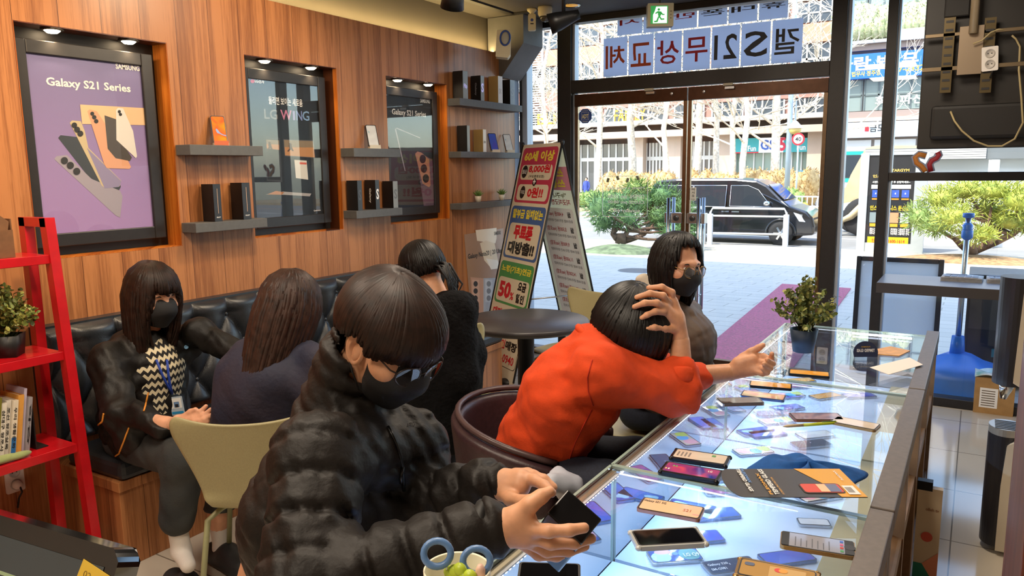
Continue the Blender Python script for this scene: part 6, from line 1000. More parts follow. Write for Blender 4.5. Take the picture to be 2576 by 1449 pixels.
m = MB(); c = q(2448, 90); m.tube([(c[0], tvY-.085, c[2]), (c[0], tvY-.085, CEIL)], .020, M('pole_cream', '#a8977a', .35, .3), 16); m.build('ceiling_pole', tv); m = MB(); a, b = q(2380, -20), q(2440, 42); m.bb((a[0], tvY-.03, b[2]), (b[0], tvY, CEIL-.14), M('tv_hump')); m.build('vent_box', tv, bev=.008)
outlet('white double socket strip fixed to the television bracket', (q(2490, 150)[0], tvY-.066, q(2490, 152)[2]), (1, 0, .06), (-.06, 0, 1))
cb = MB(); cb.tube([tuple(q(x, y)+np.array([0, -.05-.02*math.sin(k), 0])) for k, (x, y) in enumerate(((2392, 282), (2402, 306), (2420, 330), (2450, 355), (2485, 368), (2520, 368), (2552, 350), (2572, 310), (2568, 250), (2562, 180), (2565, 120), (2555, 100), (2545, 92)))], .005, M('cable_cream', '#a8986e', .6), 6); cb.tube([tuple(q(x, y)+np.array([0, -.09, 0])) for x, y in ((2448, 116), (2470, 108), (2492, 88), (2512, 80), (2524, 82))], .004, M('cable_cream'), 6); cb.tube([tuple(q(x, y)+np.array([0, -.07, 0])) for x, y in ((2490, 158), (2500, 168), (2498, 178), (2490, 200))], .004, BLACK, 6); cb.build('cable', tv)
wp_ = T('water_purifier', 'white and black floor standing water purifier at the right edge', 'water purifier', (0, 0, 0)); c = at(2462, 1388, 2, 0); xf, yf = c[0], c[1]; PW = M('purifier_white', '#d8cdb8', .35, coat=.3); PK = M('purifier_black', '#26252a', .35); D_ = .40; Wd = .18; wp_.location = (xf+.2, yf+.13, 0)
hp = 1.135; m = MB(frame((xf, yf+Wd, 0), (1, 0, 0), (0, 0, 1))); m.prism([(.055, .02), (D_, .02), (D_, hp), (.095, hp), (.075, hp-.03), (.065, hp-.40), (.13, hp-.44), (.13, hp-.62), (.065, hp-.66), (.055, .3)], 0, Wd, PW); m.build('body', wp_, bev=.012)
m = MB(frame((xf, yf+Wd/2, 0), (1, 0, 0), (0, 1, 0))); R1 = [(x*.5, y) for x, y in circ(.065, 0, .13, .08, 28)]; m.prism([(x, y) for x, y in circ(.06, 0, .065, .078, 28)], hp-.42, hp+.018, PK); m.build('dispenser_head', wp_, bev=.006); m = MB(frame((xf, yf+Wd/2, 0), (1, 0, 0), (0, 1, 0))); m.prism(circ(.058, 0, .06, .078, 28), .03, hp-.63, PK); m.build('front_column', wp_, bev=.005)
m = MB(frame((xf, yf+Wd/2, 0), (1, 0, 0), (0, 1, 0))); m.prism(circ(.06, 0, .062, .08, 28), hp-.63, hp-.60, M('tray_grey', '#a9a6a0', .3, .5)); [m.bb((.02, -.065+.022*k, hp-.60), (.10, -.058+.022*k, hp-.598), BLACK) for k in range(6)]; m.build('drip_tray', wp_); m = MB(); m.tube([(xf+.05, yf+Wd/2, hp-.42), (xf+.045, yf+Wd/2, hp-.455), (xf+.04, yf+Wd/2, hp-.49)], [.03, .022, .012], CHR, 14); m.build('tap', wp_)
wpn = MB(); q0 = px(2563, 1000, 1.75); wpn.bb((q0[0], q0[1], 0), (q0[0]+.5, q0[1]+.02, 1.36), WOODN); wpn.bb((q0[0], q0[1]-.5, 0), (q0[0]+.5, q0[1], 1.36), WOODN); tag(wpn.build('side_cabinet', bev=.003), 'dark brown cabinet side cut by the right edge of the view', 'cabinet')
cbx = T('carton', 'small brown carton with a teal wrapper on top, on the floor by the purifier', 'box', tuple(at(2488, 1040, 2, 0))); c = at(2447, 1036, 2, 0); m = MB(); KR2 = M('kraft_light', '#a9824f', .7, noise=(20, .08)); m.bb((c[0], c[1], .0005), (c[0]+.22, c[1]+.17, .235), KR2); m.X = frame((c[0]+.03, c[1]-.001, .04), (1, 0, 0), (0, 0, 1)); m.rect(0, 0, .1, .13, WHITE)
for k in range(7): m.rect(.01, .012+.016*k, .085, .018+.016*k, flat('6a5a48'), .0006)
m.build('case', cbx); m = MB(); m.grid(lambda u, v: (c[0]-.005+.23*u, c[1]-.005+.18*v, .237+.02*abs(math.sin(5*u+3*v))+.012*math.sin(9*v)**2), 24, 16, M('teal_wrapper', '#7fb8b4', .3, noise=(14, .5), col2='#e6ecec')); m.build('plastic_wrapper', cbx, solid=.002)
hb = T('hanging_package', 'tall printed package clipped to the rear of the counter, with TV lettering', 'packaging', (RX+.03, 1.6, .4)); X = RX-.004; f = lambda x, y: at(x, y, 0, X+.05); a, b = f(2316, 1272), f(2362, 1415); yb, yt2 = f(2340, 1415), f(2340, 1272); ya, yz = min(f(2316, 1340)[1], f(2362, 1340)[1]), max(f(2316, 1340)[1], f(2362, 1340)[1]); yc = f(2338, 1340)[1]; zt, zb = yt2[2], yb[2]
m = MB(); m.bb((X+.002, yc-.012, zb), (X+.085, yc+.02, zt), M('package_beige', '#c7b394', .5)); m.X = frame((X+.002, yc-.0125, zb), (1, 0, 0), (0, 0, 1)); hh = zt-zb; m.rect(0, 0, .083, hh*.45, M('package_green', '#1f7a66', .5), .0004); m.poly([(.03, hh*.45, .0004), (.083, hh*.3, .0008), (.083, hh*.55, .0008)], flat('d88a6a')); m.text('olleh tv', .03, hh*.84, .045, .012, flat('8a5a3a'), .001, .02); m.poly([(a, b, .001) for a, b in circ(.04, hh*.65, .02)], flat('c4503c')); m.poly([(a, b, .0012) for a, b in circ(.042, hh*.22, .022, .03)], flat('c8506a')); m.build('printed_box', hb)
m = MB(); m.bb((X-.002, yc-.014, zt-.01), (X+.05, yc+.022, zt+.025), BLK); m.build('clip', hb)
# ------------------------------------------------------------------ people: smooth-blended bodies and clothes as continuous surfaces
class SDF:
    def __init__(s, h=.01): s.h = h; s.p = []
    def cap(s, a, b, ra, rb=None, k=.03, flat=None, quilt=None, op='+'): s.p.append(('c', np.array(a, float)[:3], np.array(b, float)[:3], ra, ra if rb is None else rb, k, flat, quilt, op)); return s
    def chain(s, pts, k=.008, op='+', quilt=None, flat=None):
        for (p, q) in zip(pts, pts[1:]): s.cap(p[0], q[0], p[1], q[1], k, flat, quilt, op)
        return s
    def ell(s, c, r, k=.03, X=None, op='+'): s.p.append(('e', np.array(c, float)[:3], np.array(r, float), k, X, op)); return s
    def cut(s, p, n): s.p.append(('p', np.array(p, float)[:3], np.array(n, float)/np.linalg.norm(n))); return s
    def warp(s, fn): s.p.append(('w', fn)); return s
    def geo(s):
        h = s.h; lo = np.full(3, 1e9); hi = -lo
        for q in s.p:
            if q[0] == 'c' and q[8] == '+': r = max(q[3], q[4])*max(1, (q[6][1] if q[6] else 1))+.012; lo = np.minimum(lo, np.minimum(q[1], q[2])-r); hi = np.maximum(hi, np.maximum(q[1], q[2])+r)
            if q[0] == 'e' and q[5] == '+': r = q[2].max()+.012; lo = np.minimum(lo, q[1]-r); hi = np.maximum(hi, q[1]+r)
        lo -= 3*h; n = np.ceil((hi-lo)/h).astype(int)+4; ax = [lo[i]+h*np.arange(n[i]) for i in range(3)]; V = np.full(n, .25)
        def sl(c0, c1): return tuple(slice(max(0, int((c0[i]-lo[i])/h)-1), min(n[i], int((c1[i]-lo[i])/h)+3)) for i in range(3))
        def pts(S_): return np.stack(np.meshgrid(ax[0][S_[0]], ax[1][S_[1]], ax[2][S_[2]], indexing='ij'), -1)
        def comb(S_, d, k, op):
            A = V[S_]
            if op == '+': e = np.maximum(k-np.abs(A-d), 0)/k; V[S_] = np.minimum(A, d)-e*e*k*.25
            else: d = -d; e = np.maximum(k-np.abs(A-d), 0)/k; V[S_] = np.maximum(A, d)+e*e*k*.25
        for q in s.p:
            if q[0] == 'c':
                _, a, b, ra, rb, k, flat, quilt, op = q; f = flat[1] if flat else 1; m = max(ra, rb)*max(1, f)+k+2*h; S_ = sl(np.minimum(a, b)-m, np.maximum(a, b)+m); P = pts(S_)-a; ba = b-a; L2 = max(ba @ ba, 1e-9)
                if flat: w = np.array(flat[0], float); w /= np.linalg.norm(w); P = P+(P @ w)[..., None]*w*(1/f-1); ba = ba+(ba @ w)*w*(1/f-1); L2 = max(ba @ ba, 1e-9)
                t = np.clip((P @ ba)/L2, 0, 1); r = ra+(rb-ra)*t
                if quilt: r = r+QL((P @ ba)/L2*math.sqrt(L2)+quilt[2]*quilt[0], quilt[0], quilt[1], P)
                comb(S_, (np.linalg.norm(P-t[..., None]*ba, axis=-1)-r)*min(1, f), k, op)
            elif q[0] == 'e':
                _, c, r, k, X, op = q; m = r.max()+k+2*h; S_ = sl(c-m, c+m); P = pts(S_)-c
                if X is not None: P = P @ np.array(X)[:3, :3]
                k0 = np.linalg.norm(P/r, axis=-1); k1 = np.linalg.norm(P/(r*r), axis=-1)+1e-9; comb(S_, k0*(k0-1)/k1, k, op)
            elif q[0] == 'p': S_ = (slice(0, n[0]),)*1+(slice(0, n[1]), slice(0, n[2])); V = np.maximum(V, (pts(S_)-q[1]) @ q[2])
            else: S_ = (slice(0, n[0]), slice(0, n[1]), slice(0, n[2])); V = V+q[1](pts(S_))
        return surfnet(V, lo, h)
def QL(t, per, amp, P):   # stitched channels: soft puffs, a narrow pinched seam, small puckers beside it
    d = (t/per+.012*np.sin(37*P[..., 0]+23*P[..., 1]+31*P[..., 2])) % 1.0; d = np.minimum(d, 1-d)*per; pk = np.sin(95*P[..., 0]+140*P[..., 1]+70*P[..., 2])
    return amp*(.35-1.15*np.exp(-(d/.008)**2)+.4*pk*np.exp(-(d/.02)**2))
_CO = np.array([(i, j, k) for i in (0, 1) for j in (0, 1) for k in (0, 1)]); _ED = [(a, b) for a in range(8) for b in range(a+1, 8) if np.abs(_CO[a]-_CO[b]).sum() == 1]
def surfnet(V, lo, h):
    s = V < 0; n = V.shape; c = np.zeros(tuple(x-1 for x in n), int)
    for o in _CO: c += s[o[0]:n[0]-1+o[0], o[1]:n[1]-1+o[1], o[2]:n[2]-1+o[2]]
    I = np.argwhere((c > 0) & (c < 8)); vals = np.stack([V[I[:, 0]+o[0], I[:, 1]+o[1], I[:, 2]+o[2]] for o in _CO], 1); acc = np.zeros((len(I), 3)); cnt = np.zeros(len(I))
    for a, b in _ED:
        va, vb = vals[:, a], vals[:, b]; x = (va < 0) != (vb < 0); t = np.where(x, va/np.where(x, va-vb, 1), 0); acc += np.where(x[:, None], _CO[a]+(_CO[b]-_CO[a])*t[:, None], 0); cnt += x
    P = lo+h*(I+acc/cnt[:, None]); idx = np.full(c.shape, -1); idx[tuple(I.T)] = np.arange(len(I)); F = []
    for ax in range(3):
        u, v = (ax+1) % 3, (ax+2) % 3; sa = [slice(None)]*3; sb = [slice(None)]*3; sa[ax] = slice(0, n[ax]-1); sb[ax] = slice(1, n[ax]); A, B = s[tuple(sa)], s[tuple(sb)]; E = np.argwhere(A != B); E = E[(E[:, u] > 0) & (E[:, v] > 0) & (E[:, u] < n[u]-1) & (E[:, v] < n[v]-1)]
        du = np.zeros(3, int); du[u] = 1; dv = np.zeros(3, int); dv[v] = 1; q = [idx[tuple((E-d).T)] for d in (du+dv, dv, 0*du, du)]; Q = np.stack(q, 1); fl = ~A[tuple(E.T)]; Q[fl] = Q[fl][:, ::-1]; F.append(Q[(Q >= 0).all(1)])
    return P, np.concatenate(F)
def geo_obj(name, geos, parent, mat, **kw):
    vs = []; fs = []; mi = []; mats = []; o = 0
    for g in geos:
        P, F = g[0], g[1]; m = g[2] if len(g) > 2 else mat
        if m not in mats: mats.append(m)
        vs.append(np.asarray(P)); fs += [tuple(int(i)+o for i in f) for f in F]; mi += [mats.index(m)]*len(F); o += len(P)
    me = bpy.data.meshes.new(name); me.from_pydata(np.concatenate(vs).tolist(), [], fs)
    for m in mats: me.materials.append(m)
    me.polygons.foreach_set('material_index', mi); me.polygons.foreach_set('use_smooth', [True]*len(fs)); me.update(); return link(name, me, parent, **kw)
def xf(X, g): A = np.array(X); return (g[0] @ A[:3, :3].T+A[:3, 3],)+tuple(g[1:])
def wrinkle(amp, sc, seed=0., d=(1, 1, 1)):
    def f(P):
        x, y, z = P[..., 0]*sc*d[0]+seed, P[..., 1]*sc*d[1]+seed*1.7, P[..., 2]*sc*d[2]-seed
        return amp*(np.sin(x+1.9*np.sin(.7*y+.4*z))*np.sin(1.1*z+1.3*np.sin(.9*x))+.6*np.sin(1.9*y+1.7*np.sin(1.1*z+x))*.7)
    return f
SKIN = M('skin', '#d29a76', .5, noise=(60, .06), sss=.12); SKINP = M('skin_pale', '#d9a282', .5, noise=(60, .05), sss=.12); EYEW = M('eye_white', '#e4dcd4', .2); EYED = M('eye_dark', '#1c120d', .1)
HAIRK = M('hair_black', '#0b0909', .46, spec=.35, noise=(50, .4)); HAIRB = M('hair_brown', '#24140d', .5, spec=.3, noise=(40, .45)); HAIRM = M('hair_mid_brown', '#33211a', .5, spec=.3, noise=(40, .4)); MASKM = M('mask_black', '#141416', .75, bump=(300, .1))
def head_geo():
    s = SDF(.0045); s.ell((-.012, 0, .030), (.094, .074, .090), .02); s.ell((.028, 0, -.035), (.062, .060, .075), .03); s.cap((.060, -.012, -.093), (.060, .012, -.093), .020, .020, .03); s.cap((.083, 0, .018), (.103, 0, -.026), .009, .012, .018); s.ell((.094, .012, -.030), (.010, .008, .008), .01); s.ell((.094, -.012, -.030), (.010, .008, .008), .01)
    for q in (-1, 1): s.cap((.083, q*.012, .026), (.072, q*.048, .024), .010, .008, .016); s.ell((.096, q*.032, .006), (.018, .017, .010), .012, op='-'); s.ell((.060, q*.044, -.022), (.030, .024, .024), .03)
    s.cap((.083, -.014, -.058), (.083, .014, -.058), .010, .010, .010); s.cap((.081, -.012, -.068), (.081, .012, -.068), .009, .009, .008); s.cap((.098, -.02, -.0625), (.098, .02, -.0625), .004, .004, .006, op='-')
    for q in (-1, 1):
        s.ell((.006, q*.074, -.012), (.014, .008, .024), .006); s.cap((.006, q*.074, -.02), (.002, q*.073, -.03), .007, .007, .008)
    s.cap((-.022, 0, -.05), (-.050, 0, -.19), .056, .058, .03); return s.geo()
def rot_ear(q): return Matrix.Rotation(R_(-24*q), 3, 'Z') @ Matrix.Rotation(R_(-12), 3, 'Y')
_HG = head_geo()
def eyes(X, closed=False):
    m = MB(X)
    for q in (-1, 1):
        if closed: m.tube([(.080, q*.019, .001), (.0875, q*.030, .004), (.077, q*.046, .002)], .0022, EYED, 6)
        else: m.ell((.0745, q*.032, .005), (.0115, .0135, .0085), EYEW, 8); m.ell((.0835, q*.032, .005), (.004, .0062, .0065), EYED, 8)
        m.tube([(.088, q*.014, .021), (.0885, q*.030, .0255), (.075, q*.050, .020)], .0026, HAIRK, 5, flat=1.0)
    return (np.array(m.v), m.f, m.mats, m.mi)
def ear(X, q):
    """outer ear: rolled rim, inner ridge, hollow and lobe"""
    def f(u, v):
        a = 6.2832*u; r = v; lobe = max(0, -math.sin(a))**3; ex = (.0215+.002*math.sin(a))*(1-.25*lobe); z = -.012+(.036 if math.sin(a) > 0 else .034)*r*math.sin(a); x = .002+ex*r*math.cos(a)-.006*(z+.012)/.036
        y = .0755+(.010*(r/.8)**2 if r < .8 else .010-.004*((r-.8)/.2)**2)+(.007*math.exp(-((r-.52)/.10)**2)*max(0, math.cos(a-2.7))**.7)-(.003 if r < .3 else 0)-.004*lobe*(r > .5)+(-.006*max(0, math.cos(a))*r)+.004*max(0, -math.cos(a))*r
        return (x, q*y, z)
    m = MB(X); m.grid(f, 32, 14, SKIN, cu=True); m.grid(lambda u, v: tuple(np.array(f(u, 1.0))*np.array([1-.35*v, 1, 1-.25*v])+np.array([.0, -q*.016*v, -.003*v])), 32, 5, SKIN, cu=True); return (np.array(m.v), m.f)
def body(parent, X, skin, geos, closed=False):
    G = [xf(X, _HG)+(skin,)]+[ear(X, q)+(skin,) for q in (-1, 1)]+[g+(skin,) for g in geos]; e = eyes(X, closed)
    for k, mt in enumerate(e[2]):
        fs = [f for f, i in zip(e[1], e[3]) if i == k]; G.append((e[0], fs, mt))
    return geo_obj('body', G, parent, skin)
def head_m(c, f, up=(0, 0, 1)):
    f = Vector(f).normalized(); u = Vector(up); l = u.cross(f).normalized(); u = f.cross(l); M_ = Matrix((f, l, u)).transposed().to_4x4(); M_.translation = Vector(c); return M_
def face_mask(X, parent, mt=MASKM):
    def f(u, v):
        a = 2*u-1; z = .010-.122*v; hw_ = .060+.006*math.sin(v*3.1)-.020*max(0, v-.55)/.45; xf_ = .094+.030*math.sin(min(1, v/.38)*1.57)-.040*max(0, v-.45)/.55-.008*(1-min(1, v/.1)); xe = .030+.012*math.sin(v*3.14)-.004; c_ = (math.cos(a*1.35)-math.cos(1.35))/(1-math.cos(1.35)); return (xe+(xf_-xe)*c_**.8, hw_*math.sin(a*1.25)/math.sin(1.25)*1.06, z-.012*(1-c_)*(v-.5)*-1.0)
    m = MB(X); m.grid(f, 25, 18, mt); o = m.build('face_mask', parent, solid=.0035)
    for q in (-1, 1):
        m = MB(X)
        for zz, ze in ((.002, .022), (-.088, -.028)): m.tube([(.036, q*.064, zz), (.012, q*.076, (zz+ze)*.5), (-.010, q*.083, ze)], .0018, mt, 5)
        m.build('ear_loop', o)
    return o
def spectacles(X, parent, rim, rx=.026, rz=.021, dz=0., dx=0.):
    m = MB(X); L = []
    for q in (-1, 1):
        c = (.108+dx, q*.0335, .003+dz); ring = [(c[0]-.010*abs(math.cos(t))*(1 if q*math.cos(t) > 0 else -.1), c[1]+rx*math.cos(t), c[2]+rz*math.sin(t)) for t in [k*6.283/28 for k in range(28)]]; m.tube(ring, .0014, rim, 6, closed=True); L.append(ring)
        m.tube([(c[0]-.010, q*.060, c[2]+.008), (c[0]-.020, q*.070, c[2]+.010), (.02, q*.078, .014), (-.02, q*.081, .012), (-.036, q*.079, -.008)], .0016, rim, 6)
    m.tube([(.109+dx, .0085, .007+dz), (.112+dx, 0, .010+dz), (.109+dx, -.0085, .007+dz)], .0014, rim, 6); o = m.build('spectacles', parent); g = MB(X)
    for ring in L: g.add(ring, [tuple(range(len(ring)))], glass('spectacle_lens', (.86, .84, .9), .16))
    g.build('lens', o); return o
def hair(X, parent, mt, radii, c, end, seed=1, crown=(0, 0), locks=260, shell_r=1.0, lift=.006, wave=.008, lw=.006, down=None, vary=.02, th=2.0, nseg=16, name='hair'):
    """hair falling from the crown over an ellipsoid: end(az) gives how far below the centre each strand reaches"""
    rng = random.Random(seed); cz = Vector(c); Rx, Ry, Rz = radii; D = Vector(down) if down else Vector((0, 0, -1))
    def path(az, n, r, jit=0., ph=0., e=None):
        e = max(-.86*Rz, end(az) if e is None else e); pts = []; ca, sa = math.cos(az), math.sin(az)
        arc = []; K = 24
        for k in range(K+1):
            t = 1.5708*k/K; arc.append(Vector((Rx*r*(math.sin(t)*ca)+crown[0]*(1-math.sin(t)), Ry*r*(math.sin(t)*sa)+crown[1]*(1-math.sin(t)), Rz*r*math.cos(t))))
        full = [a for a in arc if a.z > -e+1e-4]
        last = arc[-1]
        if e > 0:
            m_ = 10
            for k in range(1, m_+1): f = k/m_; full.append(last+D*(e*f)+Vector((ca, sa, 0))*(wave*math.sin(f*3+ph)-.035*f*f*min(1, e/.2)))
        L_ = [0]
        for a, b in zip(full, full[1:]): L_.append(L_[-1]+(b-a).length)
        out = []
        for i in range(n):
            s = L_[-1]*i/(n-1); j = 0
            while j < len(L_)-2 and L_[j+1] < s: j += 1
            w = (s-L_[j])/max(1e-6, L_[j+1]-L_[j]); out.append(cz+full[j].lerp(full[j+1], min(1, w)))
        return out
    NA = 72; rows = []
    for i in range(NA): az = 2*math.pi*i/NA; rows.append(path(az, nseg, shell_r, e=end(az)-.008*abs(math.sin(i*2.3))))
    m = MB(X); m.grid(lambda u, v: tuple(rows[int(round(u*NA)) % NA][int(round(v*(nseg-1)))]), NA, nseg, mt, cu=True)
    for _ in range(locks):
        az = rng.uniform(0, 6.2832); e = end(az)+rng.uniform(-vary, vary*.6); pp = path(az+rng.gauss(0, .03), 12, shell_r*(1+rng.uniform(-.01, lift*8)), ph=rng.uniform(0, 6), e=e); tw = rng.gauss(0, .006); w = lw*rng.uniform(.6, 1.3)
        pp = [p+Vector((-math.sin(az), math.cos(az), 0))*tw*(k/11)**2 for k, p in enumerate(pp)]; m.tube(pp, [w*.4]+[w]*7+[w*.9, w*.75, w*.5, w*.08], mt, 5, flat=th)
    return m.build(name, parent, solid=.010)
def hand_geo(polys, h=.0035, k=.007):
    s = SDF(h)
    for kk, pl in polys:
        for a, b in zip(pl, pl[1:]): s.cap(px(*a[:3]), px(*b[:3]), a[3], b[3], kk)
    return s.geo()
def trace(objs, pts, off=.003, n=8):
    out = []
    for (a, b) in zip(pts, pts[1:]):
        for k in range(n): out.append((a[0]+(b[0]-a[0])*k/n, a[1]+(b[1]-a[1])*k/n))
    out.append(pts[-1]); r = []
    for x, y in out:
        p = onto(objs, x, y, off)
        if p is not None: r.append(p)
    return r
def onto(objs, x, y, off=.004):
    best = None
    for o in objs:
        p = hit(o, x, y, off)
        if p is not None and (best is None or (p-Vector((0, 0, CAM_H))).length < (best-Vector((0, 0, CAM_H))).length): best = p
    return best
def hit(o, x, y, off=.003):
    """the point where the sight line through a pixel meets a surface, lifted a little off it"""
    d = Vector(_f*FPX+_r*(x-1288)-_u*(y-724.5)).normalized(); w = o.matrix_world if False else None; ok, p, n, i = o.ray_cast(Vector((0, 0, CAM_H)), d)
    return (p+n*off) if ok else None
def arm_skin(a, b, ra=.045, rb=.032, h=.008): return SDF(h).cap(a, b, ra, rb).geo()
V3 = lambda *a: np.array(a, float)
# ---- man in the black padded jacket
JKB = M('black_down_jacket', '#16110e', .56, spec=.32, noise=(14, .12), bump=(38, .3)); JEAN = M('dark_jeans', '#232a3a', .8, noise=(120, .15)); BCUFF = M('black_cuff', '#100e0e', .6)
p1 = T('person', 'man in a black padded jacket and black mask turning a small box in his hands', 'person', (-1.3, 1.1, 0))
hc = px(976, 852, 1.52); X1 = head_m(hc, (.90, -.14, -.52), (.35, 0, .94)); neck = np.array(X1 @ Vector((-.045, 0, -.155))); hip = V3(-1.33, 1.12, .53); chest = V3(-1.12, 1.08, .90); shR, shL = px(800, 1150, 1.40), px(1030, 1135, 1.62); elR = px(775, 1490, 1.25); elL = px(1030, 1285, 1.60); wrR = px(1215, 1335, 1.28); wrL = px(1222, 1225, 1.49)
hR = hand_geo([(.012, [(1190, 1338, 1.29, .030), (1262, 1328, 1.27, .027)]), (.014, [(1262, 1318, 1.27, .024), (1318, 1305, 1.255, .021)]), (.014, [(1262, 1340, 1.275, .024), (1322, 1348, 1.262, .021)]), (.012, [(1300, 1315, 1.26, .024), (1335, 1335, 1.255, .017)]),
    (.008, [(1300, 1296, 1.255, .017), (1335, 1268, 1.245, .0135), (1360, 1250, 1.25, .0115), (1383, 1237, 1.262, .0092)]), (.006, [(1325, 1330, 1.25, .0135), (1380, 1336, 1.228, .0108), (1432, 1334, 1.225, .0098), (1470, 1328, 1.232, .0086)]), (.006, [(1325, 1345, 1.26, .0135), (1385, 1366, 1.245, .0108), (1445, 1366, 1.245, .0096), (1488, 1355, 1.26, .0084)]), (.006, [(1318, 1356, 1.272, .0125), (1375, 1386, 1.27, .0104), (1430, 1386, 1.27, .0092), (1472, 1374, 1.285, .008)]), (.006, [(1308, 1362, 1.285, .0115), (1355, 1396, 1.295, .0095), (1400, 1400, 1.30, .0085), (1432, 1390, 1.31, .0075)])])
hL = hand_geo([(.012, [(1200, 1228, 1.50, .028), (1262, 1218, 1.47, .026)]), (.014, [(1262, 1210, 1.47, .023), (1310, 1206, 1.45, .020)]), (.014, [(1265, 1228, 1.46, .021), (1308, 1226, 1.44, .019)]), (.006, [(1310, 1203, 1.45, .0125), (1345, 1208, 1.43, .0108), (1370, 1222, 1.41, .0098), (1388, 1240, 1.385, .0088)]), (.006, [(1308, 1196, 1.47, .0125), (1340, 1196, 1.46, .0108), (1368, 1206, 1.45, .0095), (1392, 1226, 1.44, .0085)]), (.006, [(1296, 1192, 1.485, .012), (1328, 1190, 1.48, .010), (1352, 1200, 1.475, .009)]), (.008, [(1268, 1240, 1.45, .0165), (1285, 1255, 1.42, .0130), (1312, 1262, 1.39, .0110), (1338, 1254, 1.375, .009)])])
core = SDF(.014).cap(hip, chest, .13, .14).cap(chest, neck, .11, .055).cap(shR, elR, .05, .045).cap(shL, elL, .05, .045).cap(elR, wrR, .045, .035).cap(elL, wrL, .045, .035).geo()
body(p1, X1, SKIN, [core, hR, hL]); nl = MB()
fw = X1.to_3x3() @ Vector((1, 0, 0)); s = SDF(.0072); q = (.060, .010, 0)
s.cap(hip+V3(.05, .05, -.02), chest, .135, .145, .05, ((0, 1, 0), 1.12)).cap(chest, neck+V3(-.02, 0, -.07), .155, .095, .05, ((0, 1, 0), 1.12)); s.cap(shR, shL, .075, .072, .05)
s.cap(shR, elR, .080, .078, .045, None, (.068, .011, .1)).cap(elR, wrR, .076, .052, .03, None, (.064, .010, .2)); s.cap(shL, elL, .078, .074, .04, None, (.068, .011, 0)).cap(elL, wrL, .074, .052, .03, None, (.064, .010, .2))
tax = (neck-hip)/np.linalg.norm(neck-hip)
def quilt1(P):
    t = (P-hip) @ tax; rad = np.linalg.norm(P-hip-t[..., None]*tax, axis=-1); wgt = np.exp(-(rad/.235)**6)*np.clip((t-.02)/.05, 0, 1); return -QL(t+.010*np.sin(14*P[..., 1]+9*P[..., 0]), .068, .011, P)*wgt
s.warp(quilt1)
nk2 = np.array(X1 @ Vector((-.034, 0, -.062))); s.cap(neck+V3(-.015, 0, -.05), nk2+V3(-.02, 0, -.012), .098, .086, .03, None, (.04, .006, 0)); s.cap(neck, nk2+(nk2-neck)*1.5, .070, .075, .01, op='-'); s.warp(wrinkle(.003, 24, 2.)); s.warp(wrinkle(.0015, 75, 6.)); jk = geo_obj('jacket', [s.geo()], p1, JKB)
for a, b, nm in ((wrR, px(1240, 1333, 1.275), 'cuff'), (wrL, px(1245, 1221, 1.478), 'cuff')): d = b-a; m = MB(); m.tube([a, a+d*.7, b], [.052, .050, .045], BCUFF, 20); m.build(nm, p1)
zp = [hit(jk, x, y, .002) for x, y in ((975, 1075), (985, 1095), (996, 1118), (1005, 1145), (1012, 1175), (1014, 1205), (1016, 1235))]; zp = [z for z in zp if z is not None]
if len(zp) > 2: m = MB(); m.tube(zp, .0035, M('zip_black', '#0b0a0a', .35, .3), 6); i = min(4, len(zp)-1); m.tube([zp[i], zp[i]+Vector((0, -.006, -.016)), zp[i]+Vector((0, -.006, -.032))], .004, M('zip_pull', '#3c3a3a', .25, .8), 8); m.build('zip', jk)
lg = [hit(jk, x, y, .002) for x, y in ((1018, 1072), (1042, 1066))]
if all(v is not None for v in lg): m = MB(frame(lg[0], lg[1]-lg[0], Vector((0, 0, 1)))); m.text('AERO', 0, -.006, .03, .010, flat('4a4644'), .003, .02); m.build('chest_lettering', jk)
m = MB(); a = np.array(X1 @ Vector((.0, 0, -.16))); m.tube([X1 @ Vector((.022+.040*math.cos(t)-.045, .062*math.sin(t), -.150-.012*math.cos(t))) for t in [k*6.283/24 for k in range(24)]], .010, M('red_collar', '#c8321f', .7), 8, closed=True); m.build('shirt_collar', p1)
tr1 = SDF(.012)
for sy, kn in ((-.10, V3(-.93, .98, .56)), (.10, V3(-.93, 1.24, .56))): tr1.cap(hip+V3(0, sy, -.02), kn, .085, .07, .03).cap(kn, kn+V3(-.02, 0, -.44), .068, .055, .03)
tr1.cap(hip+V3(0, -.1, 0), hip+V3(0, .1, 0), .10, .10, .04); geo_obj('trousers', [tr1.geo()], p1, JEAN)
[MB().ell((-1.0, y, .05), (.13, .05, .05), BLK, 10).build('shoe', p1) for y in (.98, 1.24)]
face_mask(X1, p1); spectacles(X1, p1, M('spectacle_rim_dark', '#2a1c18', .3), .027, .022, -.006, .004)
def bowl(az): a = abs((az+math.pi) % (2*math.pi)-math.pi); return .010 if a < .9 else (.010+.016*(a-.9)/.3 if a < 1.2 else (.026-.034*math.exp(-((a-1.45)/.30)**2) if a < 2.1 else .026+.055*(a-2.1)/1.04))
hair(X1, p1, HAIRB, (.114, .098, .095), (-.006, 0, .032), bowl, 3, (-.03, 0), 1500, 1.0, .005, .0, .0024, vary=.010, nseg=18)
# the small black box he holds
A, Bq, D_ = Vector(px(1429, 1230, 1.285)), Vector(px(1515, 1306, 1.265)), Vector(px(1410, 1277, 1.262)); bxh = MB(frame(A, Bq-A, D_-A)); e3 = Vector(px(1345, 1268, 1.40))-Vector(px(1410, 1277, 1.262)); w1 = (Bq-A).length; w2 = .058; KBX = M('held_box_black', '#0e0d0f', .3, spec=.5, noise=(30, .2)); bxh.bb((0, 0, 0), (w1, w2, .15 if (bxh.X.to_3x3() @ Vector((0, 0, 1))).dot(e3) > 0 else -.15), KBX); bo = tag(bxh.build('small_box', bev=.0025), 'small glossy black phone box held in both hands over the counter', 'box')
